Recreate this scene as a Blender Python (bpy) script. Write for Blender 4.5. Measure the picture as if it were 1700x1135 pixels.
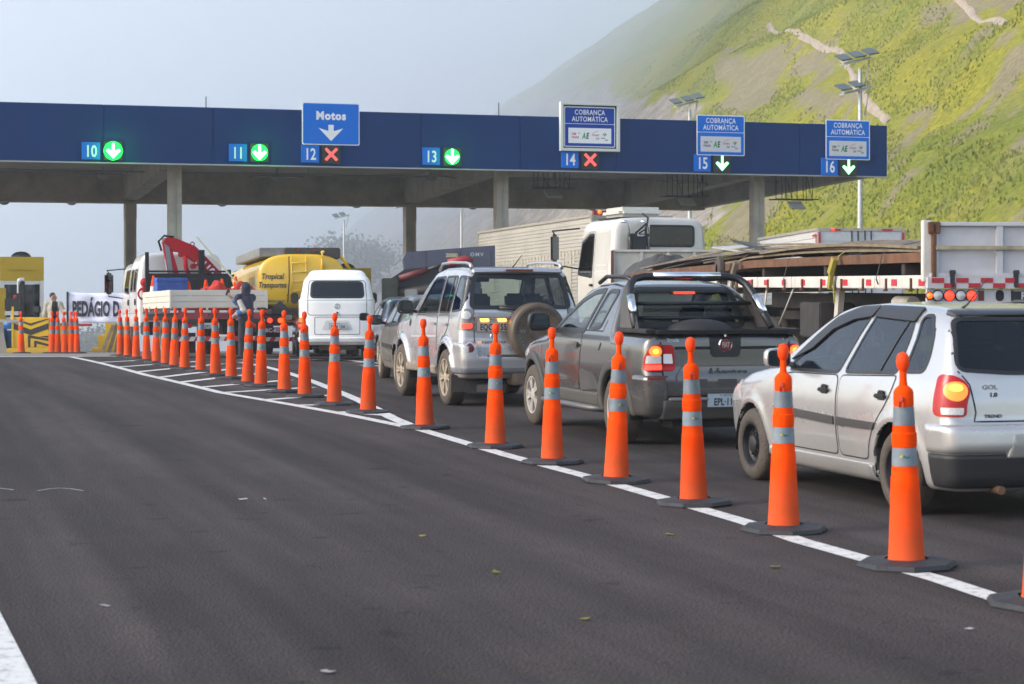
import bpy, bmesh, math, random
import numpy as np
from mathutils import Vector, Matrix, Euler
from mathutils.geometry import delaunay_2d_cdt
PI = math.pi; R = math.radians
for o in list(bpy.data.objects): bpy.data.objects.remove(o)
SC = bpy.context.scene; COL = SC.collection
rng = np.random.default_rng(7); random.seed(7)

# ------------------------------------------------------------------ camera, sky, sun, exposure
F, CXP, HY, CH = 3400.0, 850.0, 470.0, 1.57          # focal length (photo px), centre column, horizon row, eye height
cam_d = bpy.data.cameras.new('camera'); cam = bpy.data.objects.new('camera', cam_d); COL.objects.link(cam)
cam.location = (0, 0, CH); cam.rotation_euler = (PI/2, 0, 0)
cam_d.sensor_width = 36; cam_d.lens = 72; cam_d.shift_y = -(567.5-HY)/1700
cam_d.clip_start = .1; cam_d.clip_end = 6000
cam_d.dof.use_dof = True; cam_d.dof.focus_distance = 29; cam_d.dof.aperture_fstop = 5.6
SC.camera = cam
SUN_EL, SUN_AZ = 32.0, 254.0                          # sun azimuth clockwise from +Y (the view direction)
w = bpy.data.worlds.new('World'); SC.world = w; w.use_nodes = True
nt = w.node_tree; bg = nt.nodes['Background']
sky = nt.nodes.new('ShaderNodeTexSky'); sky.sky_type = 'NISHITA'; sky.sun_disc = False
sky.sun_elevation = R(SUN_EL); sky.sun_rotation = R(SUN_AZ); sky.air_density = 1.0; sky.dust_density = 2.2; sky.ozone_density = 1.0
hs = nt.nodes.new('ShaderNodeHueSaturation'); hs.inputs['Saturation'].default_value = .75; nt.links.new(sky.outputs[0], hs.inputs['Color']); nt.links.new(hs.outputs[0], bg.inputs[0]); bg.inputs[1].default_value = .15
sd = bpy.data.lights.new('sun', 'SUN'); so = bpy.data.objects.new('sun', sd); COL.objects.link(so)
sd.energy = .65; sd.angle = R(25); sd.color = (1, .95, .88)
dirv = Vector((math.sin(R(SUN_AZ))*math.cos(R(SUN_EL)), math.cos(R(SUN_AZ))*math.cos(R(SUN_EL)), math.sin(R(SUN_EL))))
so.rotation_euler = dirv.to_track_quat('Z', 'Y').to_euler(); so.location = dirv*50
SC.view_settings.view_transform = 'Standard'; SC.view_settings.look = 'None'
SC.view_settings.exposure = 1.24; SC.view_settings.gamma = 1
SC.render.engine = 'CYCLES'

# ------------------------------------------------------------------ ground shape and placing
GK = .00036
def gz(y):
    y = np.asarray(y, float)
    a = -GK*np.clip(y-24, 0, 81)**2
    return a - np.clip(y-105, 0, None)*.058
def gslope(y): return -2*GK*min(max(y-24, 0), 81)
_ys = np.linspace(4, 75, 3000); _py = HY+F*(CH-gz(_ys))/_ys
def G(x, y):                                           # ground point seen at photo pixel x, y
    k = int(np.argmax(_py <= y)) if (_py <= y).any() else len(_ys)-1
    Y = _ys[k]; return Vector(((x-CXP)/F*Y, Y, float(gz(Y))))
def P(x, y, Y): return Vector(((x-CXP)/F*Y, Y, CH-(y-HY)/F*Y))

# ------------------------------------------------------------------ materials
MATS = {}
def mat(name, col, rough=.5, metal=0, var=.0, vscale=8, bump=0, bscale=60, coat=0, emit=None, estr=0, orand=0, rvar=0, dirt=None, spec=None):
    if name in MATS: return MATS[name]
    m = bpy.data.materials.new(name); m.use_nodes = True; MATS[name] = m
    n = m.node_tree.nodes; l = m.node_tree.links; p = n['Principled BSDF']
    p.inputs['Base Color'].default_value = (*col, 1); p.inputs['Roughness'].default_value = rough; p.inputs['Metallic'].default_value = metal
    if coat: p.inputs['Coat Weight'].default_value = coat; p.inputs['Coat Roughness'].default_value = .06
    if spec is not None: p.inputs['Specular IOR Level'].default_value = spec
    if emit: p.inputs['Emission Color'].default_value = (*emit, 1); p.inputs['Emission Strength'].default_value = estr
    tc = None
    if var or bump or rvar or dirt:
        tc = n.new('ShaderNodeTexCoord')
    if orand:                                           # every copy gets its own pattern and shade
        oi = n.new('ShaderNodeObjectInfo'); vm = n.new('ShaderNodeVectorMath'); vm.operation = 'MULTIPLY_ADD'; vm.inputs[1].default_value = (1, 1, 1)
        sc_ = n.new('ShaderNodeVectorMath'); sc_.operation = 'SCALE'; sc_.inputs[0].default_value = (17, 31, 0); l.new(oi.outputs['Random'], sc_.inputs['Scale'])
        l.new(tc.outputs['Object'], vm.inputs[0]); l.new(sc_.outputs[0], vm.inputs[2])
        class _T: outputs = {'Object': vm.outputs[0]}
        tc = _T
    last = None
    if var:
        nz = n.new('ShaderNodeTexNoise'); nz.inputs['Scale'].default_value = vscale; nz.inputs['Detail'].default_value = 6; nz.inputs['Roughness'].default_value = .65
        l.new(tc.outputs['Object'], nz.inputs['Vector'])
        mx = n.new('ShaderNodeMix'); mx.data_type = 'RGBA'
        mr = n.new('ShaderNodeMapRange'); mr.inputs[1].default_value = .3; mr.inputs[2].default_value = .7
        l.new(nz.outputs[0], mr.inputs[0]); l.new(mr.outputs[0], mx.inputs[0])
        mx.inputs[6].default_value = (*[c*(1-var) for c in col], 1); mx.inputs[7].default_value = (*[min(1, c*(1+var)) for c in col], 1)
        last = mx.outputs[2]
    if dirt:                                            # (colour, amount, height below which dirt gathers)
        dc, amt, dz = dirt
        sx = n.new('ShaderNodeSeparateXYZ'); l.new(tc.outputs['Object'], sx.inputs[0])
        nz2 = n.new('ShaderNodeTexNoise'); nz2.inputs['Scale'].default_value = 5; nz2.inputs['Detail'].default_value = 5; nz2.inputs['Roughness'].default_value = .6
        l.new(tc.outputs['Object'], nz2.inputs['Vector'])
        mr = n.new('ShaderNodeMapRange'); mr.inputs[1].default_value = dz; mr.inputs[2].default_value = dz*.25; mr.inputs[3].default_value = 0; mr.inputs[4].default_value = 1
        l.new(sx.outputs[2], mr.inputs[0])
        a = n.new('ShaderNodeMath'); a.operation = 'ADD'; l.new(mr.outputs[0], a.inputs[0]); l.new(nz2.outputs[0], a.inputs[1])
        s = n.new('ShaderNodeMapRange'); s.inputs[1].default_value = .68; s.inputs[2].default_value = 1.5; s.inputs[4].default_value = amt
        l.new(a.outputs[0], s.inputs[0])
        mx = n.new('ShaderNodeMix'); mx.data_type = 'RGBA'; l.new(s.outputs[0], mx.inputs[0])
        if last: l.new(last, mx.inputs[6])
        else: mx.inputs[6].default_value = (*col, 1)
        mx.inputs[7].default_value = (*dc, 1); last = mx.outputs[2]
        mr2 = n.new('ShaderNodeMapRange'); mr2.inputs[3].default_value = rough; mr2.inputs[4].default_value = max(rough, .75); l.new(s.outputs[0], mr2.inputs[0]); l.new(mr2.outputs[0], p.inputs['Roughness'])
        if metal:
            mr3 = n.new('ShaderNodeMapRange'); mr3.inputs[3].default_value = metal; mr3.inputs[4].default_value = 0; l.new(s.outputs[0], mr3.inputs[0]); l.new(mr3.outputs[0], p.inputs['Metallic'])
    if orand and last:
        mr = n.new('ShaderNodeMapRange'); mr.inputs[3].default_value = 1-orand; mr.inputs[4].default_value = 1+orand*.3; l.new(oi.outputs['Random'], mr.inputs[0])
        mx = n.new('ShaderNodeMix'); mx.data_type = 'RGBA'; mx.blend_type = 'MULTIPLY'; mx.inputs[0].default_value = 1; l.new(last, mx.inputs[6]); l.new(mr.outputs[0], mx.inputs[7]); last = mx.outputs[2]
    if last: l.new(last, p.inputs['Base Color'])
    if rvar and not dirt:
        nz = n.new('ShaderNodeTexNoise'); nz.inputs['Scale'].default_value = vscale*1.7; nz.inputs['Detail'].default_value = 5
        l.new(tc.outputs['Object'], nz.inputs['Vector'])
        mr = n.new('ShaderNodeMapRange'); mr.inputs[3].default_value = max(0, rough-rvar); mr.inputs[4].default_value = min(1, rough+rvar)
        l.new(nz.outputs[0], mr.inputs[0]); l.new(mr.outputs[0], p.inputs['Roughness'])
    if bump:
        nz = n.new('ShaderNodeTexNoise'); nz.inputs['Scale'].default_value = bscale; nz.inputs['Detail'].default_value = 4
        l.new(tc.outputs['Object'], nz.inputs['Vector'])
        b = n.new('ShaderNodeBump'); b.inputs['Strength'].default_value = bump; b.inputs['Distance'].default_value = .02
        l.new(nz.outputs[0], b.inputs['Height']); l.new(b.outputs[0], p.inputs['Normal'])
    return m
def glass(name, tint, rough=.03, refl=1.0):
    if name in MATS: return MATS[name]
    m = bpy.data.materials.new(name); m.use_nodes = True; MATS[name] = m
    n = m.node_tree.nodes; l = m.node_tree.links; n.remove(n['Principled BSDF'])
    tr = n.new('ShaderNodeBsdfTransparent'); tr.inputs[0].default_value = (*tint, 1)
    gl = n.new('ShaderNodeBsdfGlossy'); gl.inputs[1].default_value = rough; gl.inputs[0].default_value = (.95, .97, 1, 1)
    fr = n.new('ShaderNodeFresnel'); ge = n.new('ShaderNodeNewGeometry'); ior = n.new('ShaderNodeMapRange'); ior.inputs[3].default_value = 1.5; ior.inputs[4].default_value = 1/1.5
    l.new(ge.outputs['Backfacing'], ior.inputs[0]); l.new(ior.outputs[0], fr.inputs[0])   # a thin pane reflects alike from both sides
    mu = n.new('ShaderNodeMath'); mu.operation = 'MULTIPLY'; mu.inputs[1].default_value = refl
    l.new(fr.outputs[0], mu.inputs[0])
    mx = n.new('ShaderNodeMixShader'); l.new(mu.outputs[0], mx.inputs[0]); l.new(tr.outputs[0], mx.inputs[1]); l.new(gl.outputs[0], mx.inputs[2])
    l.new(mx.outputs[0], n['Material Output'].inputs[0]); return m
def paint(name, col, metal=.0, rough=.35, dirt=None):
    return mat(name, col, rough, metal, coat=.8 if not dirt or dirt[1] < .6 else .35, var=.04, vscale=3, dirt=dirt)
ASPH = None
ORANGE = mat('cone orange', (.97, .066, .0), .55, spec=.05, var=.10, vscale=9, orand=.2, dirt=((.30, .11, .05), .5, .55))
ORANGE_D = mat('cone orange dark', (.50, .045, .008), .5)
REFL = mat('reflective band', (.165, .205, .235), .5, .0, var=.2, vscale=12, orand=.25, bump=.08, bscale=120)
RUBBER = mat('base rubber', (.018, .019, .022), .65, var=.35, vscale=14, bump=.3, bscale=40)
BLACKP = mat('black plastic', (.012, .012, .013), .42, rvar=.12, vscale=6)
BLACKM = mat('matt black', (.008, .008, .009), .75)
TYRE = mat('tyre rubber', (.022, .021, .02), .8, var=.4, vscale=12, bump=.5, bscale=50, dirt=((.11, .085, .062), .55, .8))
TYREB = mat('tyre rubber dusty', (.03, .027, .024), .85, var=.4, vscale=12, bump=.5, bscale=50, dirt=((.11, .085, .06), .55, 1.2))
ALLOY = mat('alloy silver', (.55, .56, .57), .32, .85, dirt=((.30, .23, .15), .55, 1.2))
STEEL = mat('dark steel', (.05, .05, .052), .45, .6, var=.3)
CHROME = mat('chrome', (.75, .77, .8), .15, 1)
WHITEP = mat('white road paint', (.74, .74, .71), .6, var=.14, vscale=5, rvar=.1, bump=.25, bscale=90)
CONC = mat('concrete', (.36, .335, .29), .85, var=.22, vscale=1.3, bump=.3, bscale=25)
CONCD = mat('concrete dark soffit', (.36, .33, .285), .85, var=.25, vscale=1.1, bump=.2, bscale=20)
FASCIA = mat('fascia blue', (.0002, .031, .135), .5, spec=.12, var=.10, vscale=.6, rvar=.08)
SIGNB = mat('sign blue', (.0, .15, .66), .6, var=.03, spec=.15)
SIGNB2 = mat('sign navy', (.004, .05, .34), .6, var=.03, spec=.15)
SIGNW = mat('sign white', (.80, .82, .84), .45, var=.03)
SIGNP = mat('sign pale panel', (.58, .60, .64), .5, var=.03)
INKR = mat('ink red', (.45, .02, .02), .5); INKG = mat('ink green', (.02, .30, .07), .5); INKD = mat('ink dark', (.03, .035, .04), .5)
INKDG = mat('ink dark green', (.01, .11, .06), .5); INKY = mat('ink yellow', (.75, .36, .01), .5); INKB = mat('ink blue', (.02, .06, .35), .5)
LEDG = mat('led green lit', (.3, 1, .5), .5, emit=(.28, 1, .45), estr=4.5)
LEDGL = mat('led green lit soft', (.3, 1, .5), .5, emit=(.30, 1, .45), estr=1.15)
LEDR = mat('led red lit', (.9, .1, .1), .5, emit=(1, .06, .055), estr=.8)
LEDB = mat('led housing', (.012, .02, .014), .5)
YELL = mat('toll yellow', (.74, .46, .004), .45, var=.06, vscale=2, dirt=((.25, .18, .05), .35, .8))
YELLD = mat('toll ochre', (.42, .285, .003), .5, var=.08, vscale=2)
GALV = mat('galvanised steel', (.48, .50, .52), .45, .6, var=.12, vscale=6)
GREYP = mat('grey paint', (.22, .23, .24), .5, var=.1)
SKIN = mat('skin', (.42, .23, .15), .55, var=.08, vscale=20)
GLASS_D = glass('dark glass', (.20, .21, .22), .04, 1.15)
GLASS_C = glass('clear glass', (.62, .70, .68), .03, 1.0)
GLASS_T = glass('truck glass', (.05, .05, .055), .04, 1.1)
GLASS_M = glass('tinted glass', (.36, .40, .42), .03, 1.0)
RED_LENS = mat('red lens', (.36, .004, .006), .2, coat=.25, spec=.3, var=.1, vscale=30)
RED_LENSD = mat('dark red lens', (.10, .004, .008), .12, coat=1)
CLEAR_LENS = mat('clear lens', (.52, .50, .50), .12, coat=1, var=.2, vscale=60)
SMOKE_LENS = mat('smoked lens', (.16, .15, .15), .1, coat=1, var=.3, vscale=30)
AMBER_LIT = mat('amber lamp lit', (1, .3, .04), .3, emit=(1, .065, .004), estr=1.0)
AMBER_HOT = mat('amber lamp hot', (1, .5, .1), .3, emit=(1, .27, .02), estr=1.7)
RED_LIT = mat('red lamp lit', (1, .05, .02), .3, emit=(1, .035, .015), estr=1.1)
AMBER = mat('amber lens', (.6, .22, .01), .2, coat=1)
SEATM = mat('seat cloth', (.035, .034, .036), .9, var=.3, vscale=30)
PLATE = mat('number plate grey', (.46, .48, .50), .45, var=.05)

# ------------------------------------------------------------------ object helpers
def finish(o, label=None, cat=None, group=None, kind=None):
    if label: o['label'] = label
    if cat: o['category'] = cat
    if group: o['group'] = group
    if kind: o['kind'] = kind
    return o
def thing(name, label, cat, loc=(0, 0, 0), rz=0, rx=0, group=None):
    o = bpy.data.objects.new(name, None); COL.objects.link(o); o.empty_display_size = .2
    o.location = loc; o.rotation_euler = (rx, 0, rz)
    return finish(o, label, cat, group)
def link(name, me, parent=None):
    o = bpy.data.objects.new(name, me); COL.objects.link(o)
    if parent is not None: o.parent = parent
    return o
def obj(name, bm, mats, parent=None, smooth=None, bevel=0):
    if bevel:
        es = [e for e in bm.edges if len(e.link_faces) == 2 and e.calc_face_angle(0) > .6]
        bmesh.ops.bevel(bm, geom=es, offset=bevel, segments=2, affect='EDGES', clamp_overlap=True)
    me = bpy.data.meshes.new(name); bm.to_mesh(me); bm.free()
    for m in (mats if isinstance(mats, (list, tuple)) else [mats]): me.materials.append(m)
    if smooth is not None:
        me.shade_smooth() if smooth >= 180 else me.set_sharp_from_angle(angle=R(smooth))
        if smooth < 180: me.polygons.foreach_set('use_smooth', np.ones(len(me.polygons), bool))
    return link(name, me, parent)
def meshnp(name, V, Fc, mats, parent=None, smooth=True, midx=None):
    me = bpy.data.meshes.new(name)
    me.from_pydata(np.asarray(V).tolist(), [], Fc if isinstance(Fc, list) else Fc.tolist())
    for m in (mats if isinstance(mats, (list, tuple)) else [mats]): me.materials.append(m)
    if midx is not None: me.polygons.foreach_set('material_index', np.asarray(midx, np.int32))
    if smooth: me.polygons.foreach_set('use_smooth', np.ones(len(me.polygons), bool))
    me.update(); return link(name, me, parent)
def copy_tree(o, parent=None):
    c = o.copy(); COL.objects.link(c); c.parent = parent
    for ch in list(o.children): copy_tree(ch, c)
    return c
def B(): return bmesh.new()
def box(bm, c, s, rot=None, mi=0):
    m = Matrix.Translation(c) @ (rot.to_matrix().to_4x4() if rot is not None else Matrix()) @ Matrix.Diagonal((*s, 1))
    r = bmesh.ops.create_cube(bm, size=1, matrix=m)
    for v in r['verts']:
        for f in v.link_faces: f.material_index = mi
    return bm
def cyl(bm, p0, p1, r0, r1=None, n=14, caps=True, mi=0):
    p0, p1 = Vector(p0), Vector(p1); d = p1-p0; r1 = r0 if r1 is None else r1
    q = d.to_track_quat('Z', 'Y').to_matrix().to_4x4()
    r = bmesh.ops.create_cone(bm, cap_ends=caps, segments=n, radius1=r0, radius2=r1, depth=d.length, matrix=Matrix.Translation((p0+p1)/2) @ q)
    for v in r['verts']:
        for f in v.link_faces: f.material_index = mi
    return bm
def ball(bm, c, r, s=(1, 1, 1), n=12, mi=0):
    q = bmesh.ops.create_uvsphere(bm, u_segments=n, v_segments=max(6, n//2+2), radius=r, matrix=Matrix.Translation(c) @ Matrix.Diagonal((*s, 1)))
    for v in q['verts']:
        for f in v.link_faces: f.material_index = mi
    return bm
def tube(bm, pts, r, n=8, mi=0, closed=False):
    pts = [Vector(p) for p in pts]; rings = []
    for i, p in enumerate(pts):
        if closed: t = pts[(i+1) % len(pts)]-pts[i-1]
        else: t = pts[min(i+1, len(pts)-1)]-pts[max(i-1, 0)]
        t.normalize(); a = Vector((0, 0, 1)) if abs(t.z) < .9 else Vector((0, 1, 0))
        u = t.cross(a).normalized(); v = u.cross(t)
        rr = r[i] if isinstance(r, (list, tuple)) else r
        rings.append([bm.verts.new(p+u*math.cos(2*PI*k/n)*rr+v*math.sin(2*PI*k/n)*rr) for k in range(n)])
    m = len(rings)
    for i in range(m if closed else m-1):
        a, b = rings[i], rings[(i+1) % m]
        for k in range(n):
            f = bm.faces.new((a[k], a[(k+1) % n], b[(k+1) % n], b[k])); f.material_index = mi; f.smooth = True
    if not closed:
        for rg in (rings[0][::-1], rings[-1]):
            f = bm.faces.new(rg); f.material_index = mi
    return bm
def lathe(bm, prof, n=24, M=None, mi=0, ang=2*PI):
    """prof: list of (radius, height) turned round local Z; M places it"""
    M = M or Matrix(); rings = []
    for r, z in prof:
        rings.append([bm.verts.new(M @ Vector((max(r, 1e-4)*math.cos(ang*k/n), max(r, 1e-4)*math.sin(ang*k/n), z))) for k in range(n)])
    for i in range(len(rings)-1):
        a, b = rings[i], rings[i+1]
        for k in range(n):
            f = bm.faces.new((a[k], a[(k+1) % n], b[(k+1) % n], b[k])); f.material_index = mi
    return bm
def prism(bm, poly, M, depth, mi=0):
    """2-D polygon (x, y) in the plane of M, pushed from 0 to depth along M's Z"""
    n = len(poly)
    a = [bm.verts.new(M @ Vector((x, y, 0))) for x, y in poly]; b = [bm.verts.new(M @ Vector((x, y, depth))) for x, y in poly]
    fs = [bm.faces.new(a[::-1]), bm.faces.new(b)]
    for i in range(n): fs.append(bm.faces.new((a[i], a[(i+1) % n], b[(i+1) % n], b[i])))
    for f in fs: f.material_index = mi
    return bm
def rpoly(w, h, r, n=4):
    out = []
    for cx, cy, a0 in ((w/2-r, h/2-r, 0), (-w/2+r, h/2-r, 90), (-w/2+r, -h/2+r, 180), (w/2-r, -h/2+r, 270)):
        for k in range(n+1):
            a = R(a0+90*k/n); out.append((cx+r*math.cos(a), cy+r*math.sin(a)))
    return out
def frame_m(origin, xdir, ydir):
    x = Vector(xdir).normalized(); y = Vector(ydir); y = (y-x*y.dot(x)).normalized(); z = x.cross(y)
    m = Matrix((x, y, z)).transposed().to_4x4(); m.translation = Vector(origin); return m
_tc = {}
def textbm(bm, s, size, M, align='CENTER', depth=.004, mi=0, sx=1, shear=0, spacing=1.0, weight=0):
    """built-in lettering as mesh, in the plane of M, standing depth proud of it; size = capital height"""
    key = (s, align, spacing, shear, weight)
    if key not in _tc:
        cu = bpy.data.curves.new('t', 'FONT'); cu.body = s; cu.size = 1; cu.align_x = align; cu.align_y = 'CENTER'; cu.resolution_u = 3; cu.space_character = spacing; cu.shear = shear; cu.offset = weight
        o = bpy.data.objects.new('t', cu); COL.objects.link(o)
        dg = bpy.context.evaluated_depsgraph_get(); me = o.evaluated_get(dg).to_mesh()
        V = [v.co.copy() for v in me.vertices]; Fc = [tuple(p.vertices) for p in me.polygons]
        _tc[key] = (V, Fc); o.evaluated_get(dg).to_mesh_clear(); bpy.data.objects.remove(o); bpy.data.curves.remove(cu)
    V, Fc = _tc[key]; k = size/.72
    vs = [bm.verts.new(M @ Vector((v.x*k*sx, (v.y-.06)*k, depth))) for v in V]
    for f in Fc:
        try: g = bm.faces.new([vs[i] for i in f]); g.material_index = mi
        except ValueError: pass
    return bm
def smooth01(a, b, x):
    t = np.clip((x-a)/(b-a), 0, 1); return t*t*(3-2*t)
def vnoise(x, y, seed=0):
    """cheap smooth value noise on arrays"""
    x = np.asarray(x, float); y = np.asarray(y, float)
    xi = np.floor(x).astype(np.int64); yi = np.floor(y).astype(np.int64); xf = x-xi; yf = y-yi
    def h(a, b):
        v = (a*374761393+b*668265263+seed*974711) & 0x7fffffff
        v = ((v ^ (v >> 13))*1274126177) & 0x7fffffff
        return ((v ^ (v >> 16)) & 0xffff)/65535.
    u = xf*xf*(3-2*xf); v = yf*yf*(3-2*yf)
    return (h(xi, yi)*(1-u)+h(xi+1, yi)*u)*(1-v)+(h(xi, yi+1)*(1-u)+h(xi+1, yi+1)*u)*v
def fbm(x, y, seed=0, o=4):
    s = 0; a = .5
    for i in range(o): s = s+a*vnoise(x*2**i, y*2**i, seed+i); a *= .5
    return s
# ------------------------------------------------------------------ ground
HD = R(17)                                             # the road runs 17 degrees to the left of the view
def asphalt_mat():
    m = bpy.data.materials.new('asphalt'); m.use_nodes = True
    n = m.node_tree.nodes; l = m.node_tree.links; p = n['Principled BSDF']
    tc = n.new('ShaderNodeTexCoord')
    mp = n.new('ShaderNodeMapping'); mp.inputs['Rotation'].default_value = (0, 0, -HD); l.new(tc.outputs['Object'], mp.inputs[0])
    st = n.new('ShaderNodeMapping'); st.inputs['Scale'].default_value = (1.1, .07, 1); l.new(mp.outputs[0], st.inputs[0])
    n1 = n.new('ShaderNodeTexNoise'); n1.inputs['Scale'].default_value = 1.0; n1.inputs['Detail'].default_value = 5; n1.inputs['Roughness'].default_value = .6; l.new(st.outputs[0], n1.inputs[0])
    n2 = n.new('ShaderNodeTexNoise'); n2.inputs['Scale'].default_value = .9; n2.inputs['Detail'].default_value = 7; n2.inputs['Roughness'].default_value = .7; l.new(tc.outputs['Object'], n2.inputs[0])
    n3 = n.new('ShaderNodeTexNoise'); n3.inputs['Scale'].default_value = 60; n3.inputs['Detail'].default_value = 3; l.new(tc.outputs['Object'], n3.inputs[0])
    vo = n.new('ShaderNodeTexVoronoi'); vo.inputs['Scale'].default_value = 70; l.new(tc.outputs['Object'], vo.inputs[0])
    def ramp(src, a, b, ca, cb):
        r = n.new('ShaderNodeValToRGB'); r.color_ramp.elements[0].position = a; r.color_ramp.elements[1].position = b
        r.color_ramp.elements[0].color = (*ca, 1); r.color_ramp.elements[1].color = (*cb, 1); l.new(src, r.inputs[0]); return r.outputs[0]
    def mul(a, b):
        x = n.new('ShaderNodeMix'); x.data_type = 'RGBA'; x.blend_type = 'MULTIPLY'; x.inputs[0].default_value = 1; l.new(a, x.inputs[6]); l.new(b, x.inputs[7]); return x.outputs[2]
    p.inputs['Specular IOR Level'].default_value = .2
    base = ramp(n1.outputs[0], .38, .64, (.042, .0355, .0345), (.080, .069, .067))
    c = mul(base, ramp(n2.outputs[0], .3, .7, (.74, .74, .75), (1.12, 1.10, 1.08)))
    c = mul(c, ramp(n3.outputs[0], .3, .75, (.48, .48, .49), (1.42, 1.39, 1.36)))
    c = mul(c, ramp(vo.outputs[0], .02, .5, (1.3, 1.28, 1.25), (.85, .85, .86)))
    n5 = n.new('ShaderNodeTexNoise'); n5.inputs['Scale'].default_value = 3.2; n5.inputs['Detail'].default_value = 3; l.new(tc.outputs['Object'], n5.inputs[0]); c = mul(c, ramp(n5.outputs[0], .28, .36, (.55, .54, .55), (1, 1, 1)))
    s2 = n.new('ShaderNodeMapping'); s2.inputs['Scale'].default_value = (3.2, .05, 1); l.new(mp.outputs[0], s2.inputs[0]); n6 = n.new('ShaderNodeTexNoise'); n6.inputs['Scale'].default_value = 1; n6.inputs['Detail'].default_value = 2; l.new(s2.outputs[0], n6.inputs[0]); c = mul(c, ramp(n6.outputs[0], .36, .6, (.84, .83, .84), (1.09, 1.08, 1.07)))
    l.new(c, p.inputs['Base Color'])
    rr = n.new('ShaderNodeMapRange'); rr.inputs[3].default_value = .8; rr.inputs[4].default_value = 1.0; l.new(n2.outputs[0], rr.inputs[0]); l.new(rr.outputs[0], p.inputs['Roughness'])
    b = n.new('ShaderNodeBump'); b.inputs['Strength'].default_value = .55; b.inputs['Distance'].default_value = .012
    l.new(vo.outputs[0], b.inputs['Height']); l.new(b.outputs[0], p.inputs['Normal'])
    return m
ASPH = asphalt_mat()
def sheet(name, xs, ys, zf, m, kind='structure'):
    X, Y = np.meshgrid(xs, ys); Z = zf(X, Y)
    V = np.stack([X, Y, Z], -1).reshape(-1, 3); nx = len(xs); ny = len(ys)
    i = np.arange(ny-1)[:, None]*nx+np.arange(nx-1)[None]; i = i.reshape(-1)
    Fc = np.stack([i, i+1, i+nx+1, i+nx], 1)
    o = meshnp(name, V, Fc, m); o['kind'] = kind; return o
sheet('asphalt_road', np.linspace(-45, 26, 20), np.concatenate([np.linspace(-4, 24, 8), np.linspace(25, 104, 80)]), lambda x, y: gz(y)+0*x, ASPH)
EARTH = mat('valley earth', (.10, .105, .06), .95, var=.4, vscale=.05)
tx = np.concatenate([np.linspace(-420, -46, 12), np.linspace(-45, 60, 30), np.linspace(70, 500, 20)])
ty = np.concatenate([np.linspace(-6, 104, 30), np.linspace(106, 400, 40), np.linspace(430, 1500, 20)])
sheet('valley_terrain', tx, ty, lambda x, y: np.maximum(gz(y)-.35-np.clip(np.abs(x+10)-34, 0, 60)*.12*(x < 0), -70), EARTH)

def ribbon(name, pts, wid, m, lift=.004, kind='structure', closed_poly=None):
    """a painted line: pts are ground points of its centre line"""
    pts = [Vector(p) for p in pts]; V = []; Fc = []; out = []
    for a, b in zip(pts[:-1], pts[1:]):
        k = max(1, int((b-a).length/.7))
        out += [a.lerp(b, t/k) for t in range(k)]
    out.append(pts[-1])
    for i, p in enumerate(out):
        d = out[min(i+1, len(out)-1)]-out[max(0, i-1)]; d.z = 0; d.normalize(); s = Vector((d.y, -d.x, 0))
        ww = wid(i/(len(out)-1)) if callable(wid) else wid
        for k in (-.5, .5):
            q = p+s*ww*k; V.append((q.x, q.y, float(gz(q.y))+lift))
    for i in range(len(out)-1): Fc.append((2*i, 2*i+1, 2*i+3, 2*i+2))
    o = meshnp(name, V, Fc, m, smooth=False); o['kind'] = kind; return o
def worn_paint():
    m = mat('worn line paint', (.70, .70, .66), .6); n = m.node_tree.nodes; l = m.node_tree.links; p = n['Principled BSDF']
    tc = n.new('ShaderNodeTexCoord'); nz = n.new('ShaderNodeTexNoise'); nz.inputs['Scale'].default_value = 11; nz.inputs['Detail'].default_value = 12; nz.inputs['Roughness'].default_value = .75
    l.new(tc.outputs['Object'], nz.inputs[0]); r = n.new('ShaderNodeValToRGB'); l.new(nz.outputs[0], r.inputs[0])
    e = r.color_ramp.elements; e[0].position = .36; e[0].color = (.24, .23, .22, 1); e[1].position = .50; e[1].color = (.62, .61, .58, 1)
    l.new(r.outputs[0], p.inputs['Base Color']); return m
WORN = worn_paint()
# the long line under the cones, its hatched gore, and the near line at the left
L1 = [G(x, y) for x, y in ((118, 592.5), (240, 622), (367, 652), (490, 673), (579, 689), (700, 714), (845, 757), (970, 790), (1100, 827), (1240, 868), (1330, 899), (1450, 933), (1560, 963), (1650, 992), (1760, 1030), (1900, 1082))]
ribbon('edge_line', L1, .15, WORN)
L2 = [G(x, y) for x, y in ((690, 711), (650, 694), (600, 667), (560, 650), (520, 634), (480, 620), (440, 609), (400, 602))]
ribbon('gore_line', L2, .16, WORN, lift=.0085)
def along(L, t):
    d = [0]
    for a, b in zip(L[:-1], L[1:]): d.append(d[-1]+(b-a).length)
    s = t*d[-1]
    for i in range(len(L)-1):
        if s <= d[i+1]: return L[i].lerp(L[i+1], (s-d[i])/(d[i+1]-d[i]))
    return L[-1]
for a, b in (((560, 684), (648, 690)), ((495, 673), (585, 672)), ((440, 664), (555, 656)), ((372, 652), (520, 643)), ((335, 643), (480, 631)), ((298, 635), (440, 619)), ((262, 627), (400, 611)), ((225, 618), (370, 604)), ((190, 610), (330, 600)), ((160, 602), (280, 596))):
    ribbon('gore_stripe', [G(*a), G(*b)], .2, WORN, lift=.006)
p0 = G(-20, 1010); p1 = G(40, 1135); dl = (p0-p1).normalized(); off = Vector((dl.y, -dl.x, 0))
e0 = G(0, 1010)-off*.11
ribbon('lane_line', [e0-dl*6, e0+dl*24, e0+dl*48], .2, WORN)
ribbon('cross_line', [G(-60, 592), G(135, 592.5)], .35, WORN, lift=.0075)
ribbon('cross_line', [G(395, 597), G(720, 598)], .25, WORN, lift=.0095)
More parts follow.
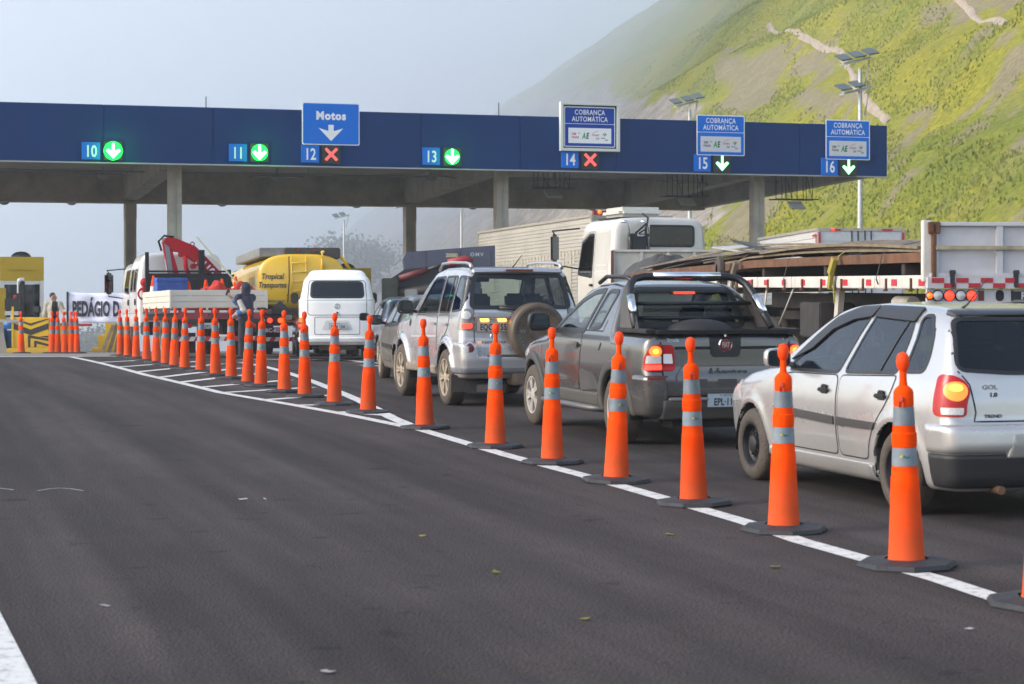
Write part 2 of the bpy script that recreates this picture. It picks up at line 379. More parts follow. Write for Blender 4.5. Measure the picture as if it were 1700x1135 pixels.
for a, b in (((560, 597), (760, 618)), ((600, 597), (690, 598)), ((590, 602), (690, 604)), ((600, 607), (720, 612))):
    ribbon('gore_stripe', [G(*a), G(*b)], .22, WORN, lift=.0125)
# concrete apron of the plaza, 4 mm over the asphalt
APRON = mat('plaza concrete', (.20, .19, .18), .85, var=.2, vscale=.7, bump=.1)
sheet('concrete_apron', np.linspace(-34, 22, 20), np.linspace(54, 103, 50), lambda x, y: gz(y+(x*.3))+.005+0*x, APRON)
_o = bpy.data.objects['concrete_apron']; _v = _o.data.vertices
for v in _v: v.co.y += v.co.x*.3

# litter: leaves and paper scraps, small marks chalked on the road
LEAF = mat('yellow leaf', (.35, .33, .03), .7, var=.3); PAPER = mat('paper scrap', (.55, .55, .54), .7)
def scrap(name, label, cat, px, py, r, m, group):
    bm = B(); n = 7; c = bm.verts.new((0, 0, .012)); rr = [r*random.uniform(.5, 1.2) for _ in range(n)]
    vs = [bm.verts.new((rr[k]*math.cos(2*PI*k/n), rr[k]*math.sin(2*PI*k/n), random.uniform(.004, .014))) for k in range(n)]
    for k in range(n): bm.faces.new((c, vs[k], vs[(k+1) % n]))
    bmesh.ops.solidify(bm, geom=bm.faces[:], thickness=.003)
    o = obj(name, bm, m); o.location = G(px, py); o.rotation_euler[2] = random.uniform(0, 6)
    finish(o, label, cat, group)
for px, py, lab in ((702, 891, 'small yellow-green leaf on the asphalt below the white line, left of the road middle'), (822, 951, 'small yellow leaf lying on the asphalt, middle one of the three near leaves'), (970, 1030, 'yellow leaf on the asphalt nearest the bottom edge of the road'), (1111, 889, 'dry yellow leaf beside the white line in front of a cone base'), (1287, 943, 'yellow leaf on the asphalt below the line, between two near cones')):
    scrap('fallen_leaf', lab, 'leaf', px, py, .035, LEAF, 'leaves fallen on the asphalt')
for px, py, r, lab in ((403, 830, .05, 'pale paper scrap alone on open asphalt, left of centre'), (173, 1008, .03, 'small white pebble of paper near the left white line'), (547, 1118, .035, 'pale paper crumb at the bottom edge of the road'), (1610, 1046, .03, 'white paper crumb right of the leaves, under the last cone line'), (440, 830, .018, 'tiny paper fleck right beside the larger pale scrap')):
    scrap('paper_scrap', lab, 'litter', px, py, r, PAPER, 'paper scraps on the asphalt')
CHALK = mat('chalk mark', (.24, .25, .25), .9)
def arc_mark(x0, x1, y, h):
    pts = [G(x0+(x1-x0)*t, y-h*math.sin(PI*t)) for t in np.linspace(0, 1, 12)]
    ribbon('chalk_mark', pts, .028, CHALK, lift=.003)
arc_mark(62, 138, 815, 4); arc_mark(-30, 22, 814, 3)

# ------------------------------------------------------------------ hill and cut rock
SL = .82
def foot(y): return np.where(y > 80, 25-.2*(y-80), 25+.12*(80-y))
def hill_h(X, Y):
    d = X-foot(Y); s = d*SL
    s = np.where(d > 0, s, 0)
    n = (fbm(X/26, Y/26, 3)-.5)*7*np.clip(d/20, 0, 1)+(fbm(X/6, Y/6, 11)-.5)*1.7*np.clip(d/8, 0, 1)
    bench = 1.6*np.sin((s+.05*Y)/14*2*PI)*np.clip(d/15, 0, 1)
    cap = np.where(Y < 425, 72+(425-Y)*.16, 72-(Y-425)*.14)+(fbm(X/40, Y/40, 21)-.5)*5
    a = s+n*.42+bench*.5; k = 8
    hh = np.clip(.5+.5*(cap-a)/k, 0, 1); z = a*hh+cap*(1-hh)-k*hh*(1-hh)
    return np.where(d > 0, z*(1-smooth01(505, 570, Y+.25*X)), 0)
def hill_z(X, Y): return np.maximum(gz(Y), -2.5)+hill_h(X, Y)-.3-np.clip(foot(Y)-X, 0, None)*1.2
def hray(x, y):                                        # first hill point on the ray through photo pixel x, y
    Ys = np.linspace(60, 640, 4000); Xs = (x-CXP)/F*Ys; Zs = CH-(y-HY)/F*Ys
    k = np.argmax((hill_z(Xs, Ys) > Zs) & (hill_h(Xs, Ys) > 0)); return (Xs[k], Ys[k])
def inside(poly, X, Y):
    r = np.zeros(X.shape, bool); n = len(poly)
    for i in range(n):
        (x1, y1), (x2, y2) = poly[i], poly[(i+1) % n]
        with np.errstate(divide='ignore', invalid='ignore'):
            c = ((y1 > Y) != (y2 > Y)) & (X < (x2-x1)*(Y-y1)/(y2-y1)+x1)
        r ^= c
    return r
hys = np.concatenate([np.arange(40, 260, 1.5), np.arange(260, 640, 3)])
hts = np.concatenate([np.arange(-30, -2, 4), np.arange(-2, 90, 1.3), np.arange(90, 200, 4)])
HY2, HT = np.meshgrid(hys, hts, indexing='ij'); HX = foot(HY2)+HT
HZ = hill_z(HX, HY2)
HV = np.stack([HX, HY2, HZ], -1).reshape(-1, 3); nx = len(hts)
i = (np.arange(len(hys)-1)[:, None]*nx+np.arange(nx-1)[None]).reshape(-1)
HF = np.stack([i, i+1, i+nx+1, i+nx], 1)
hill = meshnp('hill', HV, HF, None or [], smooth=True); hill['kind'] = 'structure'
ROCKP = [[(10, 150), (12, 172), (17.3, 178.6), (20.2, 202), (21.9, 261), (18.8, 337), (12.3, 381), (7.3, 449), (0, 482), (-10, 560), (-40, 620), (-150, 620), (-60, 330), (-20, 230), (-2, 165)]]
BROWNP = [[hray(x, y) for x, y in pl] for pl in (
    ((1135, 188), (1200, 210), (1245, 250), (1300, 330), (1235, 395), (1180, 390), (1190, 300)),
    ((1310, 62), (1340, 75), (1395, 95), (1420, 150), (1475, 205), (1440, 210), (1350, 185), (1330, 130)),
    ((1476, 196), (1560, 186), (1650, 172), (1720, 160), (1720, 180), (1600, 200), (1490, 222)),
    ((1650, 60), (1720, 30), (1720, 90), (1640, 178), (1590, 188), (1620, 130)),
    ((1180, 95), (1290, 65), (1310, 120), (1250, 190), (1200, 180)),
    ((1500, 210), (1545, 200), (1520, 250), (1495, 262)), ((1520, 255), (1560, 250), (1530, 300), (1505, 290)),
    ((1640, 335), (1700, 345), (1700, 375), (1630, 370)), ((1670, 225), (1720, 215), (1720, 245), (1665, 250)),
    ((1540, -30), (1640, 45), (1690, 30), (1660, -30)))]
vx, vy = HV[:, 0], HV[:, 1]
wx = vx+(vnoise(vx/5, vy/5, 5)-.5)*5; wy = vy+(vnoise(vx/5, vy/5, 9)-.5)*9
rock = inside(ROCKP[0], wx, wy).astype(float); brown = np.zeros_like(rock)
for pl in BROWNP: brown = np.maximum(brown, inside(pl, wx, wy).astype(float))
for nm, arr in (('rock', rock), ('brown', brown)):
    at = hill.data.attributes.new(nm, 'FLOAT', 'POINT'); at.data.foreach_set('value', arr.astype(np.float32))
def hill_mat():
    m = bpy.data.materials.new('hillside'); m.use_nodes = True
    n = m.node_tree.nodes; l = m.node_tree.links; p = n['Principled BSDF']; p.inputs['Roughness'].default_value = .95; p.inputs['Specular IOR Level'].default_value = .1
    tc = n.new('ShaderNodeTexCoord')
    def noise(s, d=6, r=.65):
        x = n.new('ShaderNodeTexNoise'); x.inputs['Scale'].default_value = s; x.inputs['Detail'].default_value = d; x.inputs['Roughness'].default_value = r; l.new(tc.outputs['Object'], x.inputs[0]); return x.outputs[0]
    def ramp(src, els):
        r = n.new('ShaderNodeValToRGB'); e = r.color_ramp.elements
        while len(e) < len(els): e.new(.5)
        for q, (ps, c) in zip(e, els): q.position = ps; q.color = (*c, 1)
        l.new(src, r.inputs[0]); return r.outputs[0]
    def mix(f, a, b, bt='MIX'):
        x = n.new('ShaderNodeMix'); x.data_type = 'RGBA'; x.blend_type = bt
        if isinstance(f, float): x.inputs[0].default_value = f
        else: l.new(f, x.inputs[0])
        l.new(a, x.inputs[6]); l.new(b, x.inputs[7]); return x.outputs[2]
    big = noise(.045, 5); mid = noise(.35, 6, .7); fine = noise(2.2, 5, .7)
    grass = ramp(big, ((.30, (.12, .16, .022)), (.45, (.20, .22, .022)), (.6, (.28, .26, .02)), (.72, (.17, .195, .028))))
    grass = mix(1.0, grass, ramp(fine, ((.3, (.45, .5, .45)), (.7, (1.3, 1.25, 1.1)))), 'MULTIPLY')
    soil = ramp(mid, ((.3, (.19, .165, .09)), (.6, (.25, .215, .125)), (.75, (.31, .255, .16))))
    soil = mix(1.0, soil, ramp(fine, ((.3, (.65, .65, .65)), (.7, (1.2, 1.2, 1.2)))), 'MULTIPLY')
    rk = ramp(mid, ((.3, (.22, .19, .16)), (.55, (.34, .30, .255)), (.7, (.44, .39, .33))))
    rk = mix(1.0, rk, ramp(noise(.9, 9, .8), ((.35, (.55, .55, .55)), (.65, (1.2, 1.2, 1.2)))), 'MULTIPLY')
    def mask(nm):
        a = n.new('ShaderNodeAttribute'); a.attribute_name = nm
        s = n.new('ShaderNodeMath'); s.operation = 'ADD'; l.new(a.outputs['Fac'], s.inputs[0]); l.new(mid, s.inputs[1])
        r = n.new('ShaderNodeMapRange'); r.inputs[1].default_value = .75; r.inputs[2].default_value = 1.45; l.new(s.outputs[0], r.inputs[0]); return r.outputs[0]
    patch = n.new('ShaderNodeMapRange'); patch.inputs[1].default_value = .53; patch.inputs[2].default_value = .80; l.new(noise(.11, 7, .7), patch.inputs[0])
    c = mix(patch.outputs[0], grass, soil); c = mix(mask('brown'), c, soil); c = mix(mask('rock'), c, rk)
    l.new(c, p.inputs['Base Color'])
    b = n.new('ShaderNodeBump'); b.inputs['Strength'].default_value = .6; b.inputs['Distance'].default_value = .6; l.new(noise(1.1, 9, .75), b.inputs['Height']); l.new(b.outputs[0], p.inputs['Normal'])
    return m
hill.data.materials.append(hill_mat())
TRACK = mat('dirt track', (.31, .25, .19), .95, var=.25, vscale=.8)
def track(name, pix, wid):
    pts = [hray(*q) for q in pix]; V = []; Fc = []; k = 0
    den = []
    for a, b in zip(pts[:-1], pts[1:]):
        for t in np.linspace(0, 1, 14)[:-1]: den.append((a[0]+(b[0]-a[0])*t, a[1]+(b[1]-a[1])*t))
    den.append(pts[-1])
    for j, (x, y) in enumerate(den):
        a, b = den[max(0, j-1)], den[min(len(den)-1, j+1)]; dx, dy = b[0]-a[0], b[1]-a[1]; L = math.hypot(dx, dy) or 1
        ww = wid*(.7+.6*vnoise(j*.6, 3.3, 2))
        for q in np.linspace(-.5, .5, 5):
            xx = x-dy/L*ww*q; yy = y+dx/L*ww*q; V.append((xx, yy, float(hill_z(np.array(xx), np.array(yy)))+.16-.3*abs(q)))
    for j in range(len(den)-1):
        for q in range(4): Fc.append((5*j+q, 5*j+q+1, 5*j+q+6, 5*j+q+5))
    o = meshnp(name, V, Fc, TRACK); o['kind'] = 'structure'
track('hill_path', ((1275, 40), (1330, 60), (1396, 86), (1404, 104), (1420, 140), (1445, 178), (1474, 203)), .55)
track('hill_path', ((1588, -6), (1610, 18), (1640, 34), (1668, 40)), .5)
# grass tufts over the green parts of the slope: nobody could count them
def tufts():
    N = 150000; t = rng.random(N)**1.3*80+1; y = 90+rng.random(N)**1.4*250
    x = foot(y)+t; ok = ~inside(ROCKP[0], x, y)
    for pl in BROWNP: ok &= ~inside(pl, x, y)
    ok &= fbm(x/9, y/9, 33) > .40
    x, y = x[ok], y[ok]; n = len(x); z = hill_z(x, y)
    s = .08+.17*rng.random(n); V = []; 
    a = rng.random((n, 3))*2*PI
    blades = []
    for k in range(3):
        dx, dy = np.cos(a[:, k])*s*.35, np.sin(a[:, k])*s*.35; lx, ly = np.cos(a[:, k]+1.3)*s*.4, np.sin(a[:, k]+1.3)*s*.4
        b = np.stack([np.stack([x-dx, y-dy, z-.05], 1), np.stack([x+dx, y+dy, z-.05], 1), np.stack([x+lx, y+ly, z+s], 1)], 1)
        blades.append(b)
    V = np.concatenate(blades).reshape(-1, 3); Fc = np.arange(len(V)).reshape(-1, 3)
    m = mat('tuft grass', (.21, .235, .024), .9, var=.3, vscale=.12, spec=.1)
    o = meshnp('grass', V, Fc, m, smooth=False); finish(o, 'yellow-green grass covering the steep hillside', 'grass', kind='stuff')
tufts()
# ------------------------------------------------------------------ toll canopy
GA = R(18.3); U = Vector((math.cos(GA), math.sin(GA), 0)); VV = Vector((-math.sin(GA), math.cos(GA), 0))
PR = Vector((13.72, 74.9, 0))                         # right end of the blue fascia
FZ0, FZ1, SOF, BBZ = 5.48, 7.33, 6.0, 4.87
def onplane(px, off=0.0):
    """distance left of the fascia's right end of the point seen in column px on the plane off metres behind it"""
    o = PR+VV*off; k = (px-CXP)/F                      # X = k*Y ; o - U*u
    return (o.x-k*o.y)/(U.x-k*U.y)
def at(u, off, z): 
    p = PR-U*u+VV*off; return Vector((p.x, p.y, z))
def zrow(py, px, off=0.0):
    p = at(onplane(px, off), off, 0); return CH-(py-HY)/F*p.y
cano = thing('toll_canopy', 'long dark blue toll plaza canopy on concrete columns spanning all lanes', 'toll canopy', at(20, 9, 0), GA)
ci = Matrix.Translation(at(20, 9, 0)) @ Matrix.Rotation(GA, 4, 'Z'); ci = ci.inverted()
def cl(u, off, z): return ci @ at(u, off, z)
def cbox(bm, u0, u1, o0, o1, z0, z1, mi=0):
    a, b = cl(u0, o0, z0), cl(u1, o1, z1); return box(bm, (a+b)/2, (abs(a.x-b.x), abs(a.y-b.y), abs(z1-z0)), mi=mi)
UL = 46.0
bm = B()
for k in range(13): cbox(bm, k*UL/13+.009, (k+1)*UL/13-.009, 0, .12, FZ0, FZ1)
cbox(bm, 0, UL, .121, .16, FZ0+.02, FZ1-.02)
fas = obj('fascia', bm, FASCIA, cano, bevel=.004)
bm = B(); cbox(bm, 0, UL, .0, .14, FZ0-.045, FZ0-.004); obj('trim_strip', bm, mat('fascia trim', (.36, .37, .38), .5), cano)
bm = B(); cbox(bm, .2, UL, .2, 19, SOF+.004, SOF+.5)
for k in range(20): cbox(bm, .2, UL, .35+k*.16, .43+k*.16, SOF-.06, SOF)
obj('roof_deck', bm, CONCD, cano)
FC = [onplane(x, 1.2) for x in (293, 838, 1265)]; FC.append(2*FC[0]-FC[1])
BO = 16.0
BC = [onplane(x, BO) for x in (216, 680)]; BC += [FC[2]+(BC[1]-FC[1]), 2*BC[0]-BC[1]]
for f, b in zip(FC, BC):                              # tapered cross beams, front column to back column
    bm = B(); w = .3
    pts = [(0.5, SOF), (.5, FZ0+.02), (2.2, FZ0-.02), (BO, BBZ+.02), (BO+1.5, BBZ+.3), (BO+1.5, SOF)]
    vs = []
    for s in (-1, 1):
        vs.append([bm.verts.new(cl(f+(b-f)*((o-1.2)/(BO-1.2))+s*w, o, z)) for o, z in pts])
    bm.faces.new(vs[0]); bm.faces.new(vs[1][::-1])
    for i in range(len(pts)): bm.faces.new((vs[0][i], vs[1][i], vs[1][(i+1) % len(pts)], vs[0][(i+1) % len(pts)]))
    bmesh.ops.recalc_face_normals(bm, faces=bm.faces[:]); obj('cross_beam', bm, CONC, cano)
bm = B(); pts = [(0.2, SOF), (.2, FZ0+.02), (2, FZ0-.02), (18, BBZ-.05), (19.3, BBZ+.0), (19.3, SOF)]; vs = []
for u in (.02, .4): vs.append([bm.verts.new(cl(u, o, z)) for o, z in pts])
bm.faces.new(vs[0]); bm.faces.new(vs[1][::-1])
for i in range(6): bm.faces.new((vs[0][i], vs[1][i], vs[1][(i+1) % 6], vs[0][(i+1) % 6]))
bmesh.ops.recalc_face_normals(bm, faces=bm.faces[:]); obj('end_beam', bm, CONC, cano)
bm = B(); cbox(bm, .42, UL, BO-.25, BO+.25, BBZ, SOF-.003); cbox(bm, .42, UL, BO-.45, BO+.45, BBZ-.1, BBZ-.003); obj('rear_beam', bm, CONCD, cano)
bm = B(); cbox(bm, .42, UL, 1.0, 1.4, SOF-.28, SOF-.064); obj('front_beam', bm, CONC, cano)
for k, u in enumerate(FC):
    gzl = float(gz(at(u, 1.2, 0).y)); bm = B(); cbox(bm, u-.215, u+.215, 1.42, 1.85, gzl-.2, SOF-.07); cbox(bm, u-.03, u+.03, 1.395, 1.42, gzl-.2, FZ0)
    obj('column', bm, CONC, cano, bevel=.02)
for u in BC:
    gzl = float(gz(at(u, BO, 0).y)); bm = B()
    for s in (-1, 1): cbox(bm, u+s*.16-.06, u+s*.16+.06, BO-.24, BO+.24, gzl-.2, BBZ-.105)
    cbox(bm, u-.1, u+.1, BO-.16, BO+.16, gzl-.2, BBZ-.105); cbox(bm, u-.23, u+.23, BO-.26, BO+.26, BBZ-.75, BBZ-.107)
    obj('column', bm, CONC, cano, bevel=.01)
bm = B(); tube(bm, [cl(u, 8, SOF-.38) for u in np.linspace(.5, UL, 20)], .03); 
for k in range(8): tube(bm, [cl(3+k*5.6, 8, SOF-.38), cl(3+k*5.6, 8, SOF)], .012)
obj('conduit', bm, GREYP, cano)
bm = B()
for px in (342, 828): cyl(bm, cl(onplane(px, 6), 6, SOF+.45), cl(onplane(px, 6), 6, zrow(160 if px < 400 else 170, px, 6)), .018)
obj('lightning_rod', bm, STEEL, cano)

def on_fascia(px, py, off):                            # frame on the fascia: x to the right, y up, z towards the traffic
    u = onplane(px, off); p = at(u, off, zrow(py, px, off)); return frame_m(p, U, (0, 0, 1))
def hang(name, label, cat, px, py, off, group):
    M = on_fascia(px, py, off); o = bpy.data.objects.new(name, None); COL.objects.link(o); o.empty_display_size = .2
    o.matrix_world = M; return finish(o, label, cat, group), M.translation.y
I4 = Matrix()
def T(x, y, z=0): return Matrix.Translation((x, y, z))
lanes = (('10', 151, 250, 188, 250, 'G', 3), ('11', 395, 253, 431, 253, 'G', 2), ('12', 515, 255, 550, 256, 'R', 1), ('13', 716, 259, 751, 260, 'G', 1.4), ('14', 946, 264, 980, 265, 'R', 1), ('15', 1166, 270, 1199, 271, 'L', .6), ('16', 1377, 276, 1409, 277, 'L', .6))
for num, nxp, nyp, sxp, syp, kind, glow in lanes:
    t, Y = hang('lane_number_sign', 'small blue lane number sign reading %s on the canopy fascia' % num, 'lane number', nxp, nyp, -.06, 'lane number signs on the fascia')
    s = 28/F*Y/.955
    bm = B(); prism(bm, rpoly(s*1.02, s*.98, .01), T(0, 0, -.04), .05); obj('panel', bm, SIGNB, t)
    bm = B(); textbm(bm, num, s*.66, I4, depth=.014, sx=.74, weight=.018); obj('numeral', bm, SIGNW, t)
    lab = {'G': 'glaring green down-arrow lane signal beside number %s', 'R': 'red cross lane signal beside number %s', 'L': 'clear green down-arrow lane signal beside number %s'}[kind] % num
    t, Y = hang('lane_signal', lab, 'lane signal', sxp, syp, -.10, 'lane signals on the fascia')
    s = 29/F*Y/.955
    bm = B(); prism(bm, rpoly(s, s, .02), T(0, 0, -.09), .09); obj('housing', bm, LEDB, t, bevel=.008)
    if kind == 'G':                                     # added glowing disc, standing in for the bloom round the glaring arrows
        bm = B(); lathe(bm, [(s*(.36+.055*glow), -.004), (s*(.34+.055*glow), .002), (.001, .0025)], 32); obj('glow_disc', bm, mat('green glow disc', (.02, .4, .06), .5, emit=(.0, .8, .06), estr=.9), t)
    bm = B()
    if kind == 'R':
        for a in (45, -45):
            for sg in (-1, 1):
                d = Vector((math.cos(R(a)), math.sin(R(a)), 0))*sg
                for q in range(5):
                    c = d*(s*(.06+.085*q)); box(bm, (c.x, c.y, .006), (s*.09, s*.14, .008), Euler((0, 0, R(a))))
        obj('red_cross', bm, LEDR, t)
    else:
        k = s*.46
        ar = [(-.14*k, .9*k), (.14*k, .9*k), (.14*k, -.1*k), (.62*k, .22*k), (.85*k, .02*k), (0, -.9*k), (-.85*k, .02*k), (-.62*k, .22*k), (-.14*k, -.1*k)]
        prism(bm, ar, T(0, 0, .002), .012)
        obj('green_arrow', bm, LEDG if kind == 'G' else LEDGL, t)
        if kind == 'L': continue
        ld = bpy.data.lights.new('signal_glow', 'POINT'); ld.color = (.0, 1, .10); ld.energy = 6.5*glow; ld.shadow_soft_size = .12
        lo = link('signal_glow', ld, t); lo.location = (0, .0, .26)
# the direction signs above the numbers
t, Y = hang('overhead_sign', 'blue sign reading Motos with a white down arrow above lane 12', 'overhead sign', 549.5, 205.5, -.10, 'overhead signs on the canopy')
sw, sh = 93/F*Y/.955, 70/F*Y
bm = B(); prism(bm, rpoly(sw, sh, .05), T(0, 0, -.05), .05); obj('panel', bm, SIGNW, t)
bm = B(); prism(bm, rpoly(sw-.06, sh-.06, .05), T(0, 0, .001), .006); obj('face', bm, SIGNB, t)
bm = B(); textbm(bm, 'Motos', .265, T(0, sh*.20), depth=.012, spacing=1.15, weight=.05, sx=.95); obj('lettering', bm, SIGNW, t)
bm = B(); k = .36; prism(bm, [(-.09, .27), (.09, .27), (.09, .06), (.42, .16), (0, -.27), (-.42, .16), (-.09, .06)], T(0, -.30, .008), .005); obj('arrow', bm, SIGNW, t)
def logos(t, w, h, yc, grey):
    z = .016; s = h*.20
    bm = B(); textbm(bm, 'SEM', s*.8, T(-w*.37, yc+s*.55), depth=z, sx=.8, weight=.02); textbm(bm, 'PARAR', s*.8, T(-w*.34, yc-s*.55), depth=z, sx=.75, weight=.02)
    for k in range(2): lathe(bm, [(s*.32, z), (s*.44, z)], 12, T(-w*.25, yc+s*.55), ang=PI)
    obj('gate_tag_logo', bm, INKD if grey else [INKR], t)
    bm = B(); textbm(bm, 'A', s*1.9, T(-w*.14, yc), depth=z, sx=.62, shear=.2, weight=.05); obj('letter_logo', bm, INKG, t)
    bm = B(); textbm(bm, 'E', s*1.9, T(-w*.06, yc), depth=z, sx=.62, shear=.2, weight=.05); obj('letter_logo', bm, INKDG, t)
    bm = B(); textbm(bm, 'Conect', s*.8, T(w*.13, yc+s*.35), depth=z, sx=.75, weight=.02)
    for k in range(5): box(bm, (w*(.09+.025*k), yc+s*(1.05+.13*k), z), (.022, .022, .004))
    obj('word_logo', bm, INKR, t)
    bm = B(); textbm(bm, 'Car', s*.8, T(w*.18, yc-s*.75), depth=z, sx=.75, weight=.02); obj('word_logo', bm, INKD, t)
    q = s*.5
    for m, x, y in ((INKY, 0, 1), (INKG, -1, 0), (INKB, 0, -1), (INKD, 1, 0)):
        bm = B(); prism(bm, rpoly(q*.95, q*.95, q*.3), T(w*.345+x*q*.8, yc+s*.55+y*q*.8, z-.004), .005); obj('cross_petal', bm, m, t)
    bm = B(); textbm(bm, 'move', s*.6, T(w*.31, yc-s*.65), depth=z, sx=.75, weight=.02); textbm(bm, 'mais', s*.6, T(w*.39, yc-s*1.2), depth=z, sx=.75, weight=.02); obj('word_logo', bm, INKD, t)
for px, py, wpx, hpx, framed, lab in ((979, 210.5, 100, 81, True, 'navy electronic toll sign in a thick white frame above lane 14'), (1196.5, 224.5, 83, 67, False, 'bright blue automatic toll sign with pale logo panel above lane 15'), (1407.5, 232, 78, 66, False, 'bright blue automatic toll sign at the right end of the canopy above lane 16')):
    t, Y = hang('overhead_sign', lab, 'overhead sign', px, py, -.12, 'overhead signs on the canopy')
    w0, h0 = wpx/F*Y/.955, hpx/F*Y
    if framed:
        bm = B(); fw = .1
        for x, y, a, b in ((0, h0/2-fw/2, w0, fw), (0, -h0/2+fw/2, w0, fw), (-w0/2+fw/2, 0, fw, h0-2*fw-.002), (w0/2-fw/2, 0, fw, h0-2*fw-.002)): box(bm, (x, y, .0), (a, b, .2))
        obj('frame', bm, mat('frame grey white', (.60, .64, .62), .5), t, bevel=.008)
        bm = B(); box(bm, (0, 0, -.04), (w0-2*fw, h0-2*fw, .06)); obj('back_panel', bm, BLACKM, t)
        w1, h1 = w0-2*fw-.1, h0-2*fw-.1; mf = SIGNB2
    else:
        w1, h1 = w0, h0; mf = SIGNB
    bm = B(); prism(bm, rpoly(w1, h1, .05), T(0, 0, -.008), .012); obj('panel', bm, SIGNW, t)
    bm = B(); e = .035
    prism(bm, rpoly(w1-2*e, h1*.42-e, .03), T(0, h1*.29-e*.5, .005), .005); prism(bm, rpoly(w1-2*e, h1*.58-e*1.3, .03), T(0, -h1*.21+e*.1, .005), .005); obj('face', bm, mf, t)
    bm = B(); hh = h1*.125
    textbm(bm, 'COBRANÇA', hh, T(0, h1*.365), depth=.014, sx=.80, weight=.012, spacing=1.08); textbm(bm, 'AUTOMÁTICA', hh, T(0, h1*.195), depth=.014, sx=.80, weight=.012, spacing=1.08); obj('lettering', bm, SIGNW, t)
    bm = B(); box(bm, (0, -h1*.22, .0125), (w1*.84, h1*.38, .005)); obj('logo_panel', bm, SIGNP if not framed else SIGNW, t)
    logos(t, w1*.84, h1*.38, -h1*.22, not framed)
# lamps under the roof
def lamp(px, py, off, label, group):
    u = onplane(px, off); p = at(u, off, zrow(py, px, off)); t = thing('canopy_lamp', label, 'lamp', p, GA+.12, group=group)
    bm = B(); ball(bm, (0, 0, 0), .2, (1, 1, .62), 14); cyl(bm, (0, 0, .05), (0, 0, .34), .05); obj('hub', bm, GREYP, t, smooth=50)
    for s in (-1, 1):
        bm = B(); box(bm, (s*.58, 0, .05), (.78, .3, .045), Euler((0, s*.05, 0))); obj('wing', bm, mat('lamp wing', (.16, .16, .16), .4), t, bevel=.012)
    return t
for k, (px, py) in enumerate(((171, 292), (460, 295), (716, 296), (920, 302), (1165, 306))):
    lamp(px, py, 6.0, 'two-winged grey lamp under the canopy, %s of the front row' % ('first from the left', 'second from the left', 'third from the left', 'fourth from the left', 'farthest right')[k], 'lamps under the canopy')
for k, (px, py) in enumerate(((7, 335), (119, 335.5), (369, 338), (592, 340.5), (785, 343), (984, 345))):
    lamp(px, py, 17.5, 'dark winged lamp at the canopy rear edge, %s' % ('cut by the left side of the photo', 'above the yellow booth lane', 'right of the left front column', 'between van and rear column', 'above the dark blue crane body', 'above the white truck cab')[k], 'lamps under the canopy')
for px, py, off, lab in ((915, 312, 4, 'antenna frame hanging under the canopy below the framed sign'), (1137, 326, 4, 'antenna frame hanging under the canopy below lane 15'), (1318, 331, 1.0, 'antenna frame hanging clear under the canopy corner near lane 16')):
    u = onplane(px, off); p = at(u, off, zrow(py, px, off)); t = thing('antenna_frame', lab, 'antenna', p, GA, group='antenna frames under the canopy')
    hgt = SOF-p.z; bm = B()
    for x in (-.6, -.2, .25, .62): 
        for y in (-.25, .25): tube(bm, [(x, y, 0), (x, y, hgt)], .016, 6)
    for y in (-.3, .3): tube(bm, [(-.85, y, 0), (.85, y, 0)], .025, 6)
    for x in (-.8, -.4, 0, .4, .8): tube(bm, [(x, -.3, 0), (x, .3, 0)], .02, 6)
    tube(bm, [(-.6, -.25, hgt), (-.2, -.25, 0)], .012, 6); tube(bm, [(.25, -.25, hgt), (.62, -.25, 0)], .012, 6); obj('rack', bm, STEEL, t)
    bm = B(); box(bm, (.05, -.1, -.22), (.62, .42, .07), Euler((R(38), 0, R(8)))); tube(bm, [(.05, 0, 0), (.05, -.05, -.2)], .02, 6); obj('antenna_panel', bm, mat('antenna grey', (.33, .33, .33), .5), t, bevel=.01)

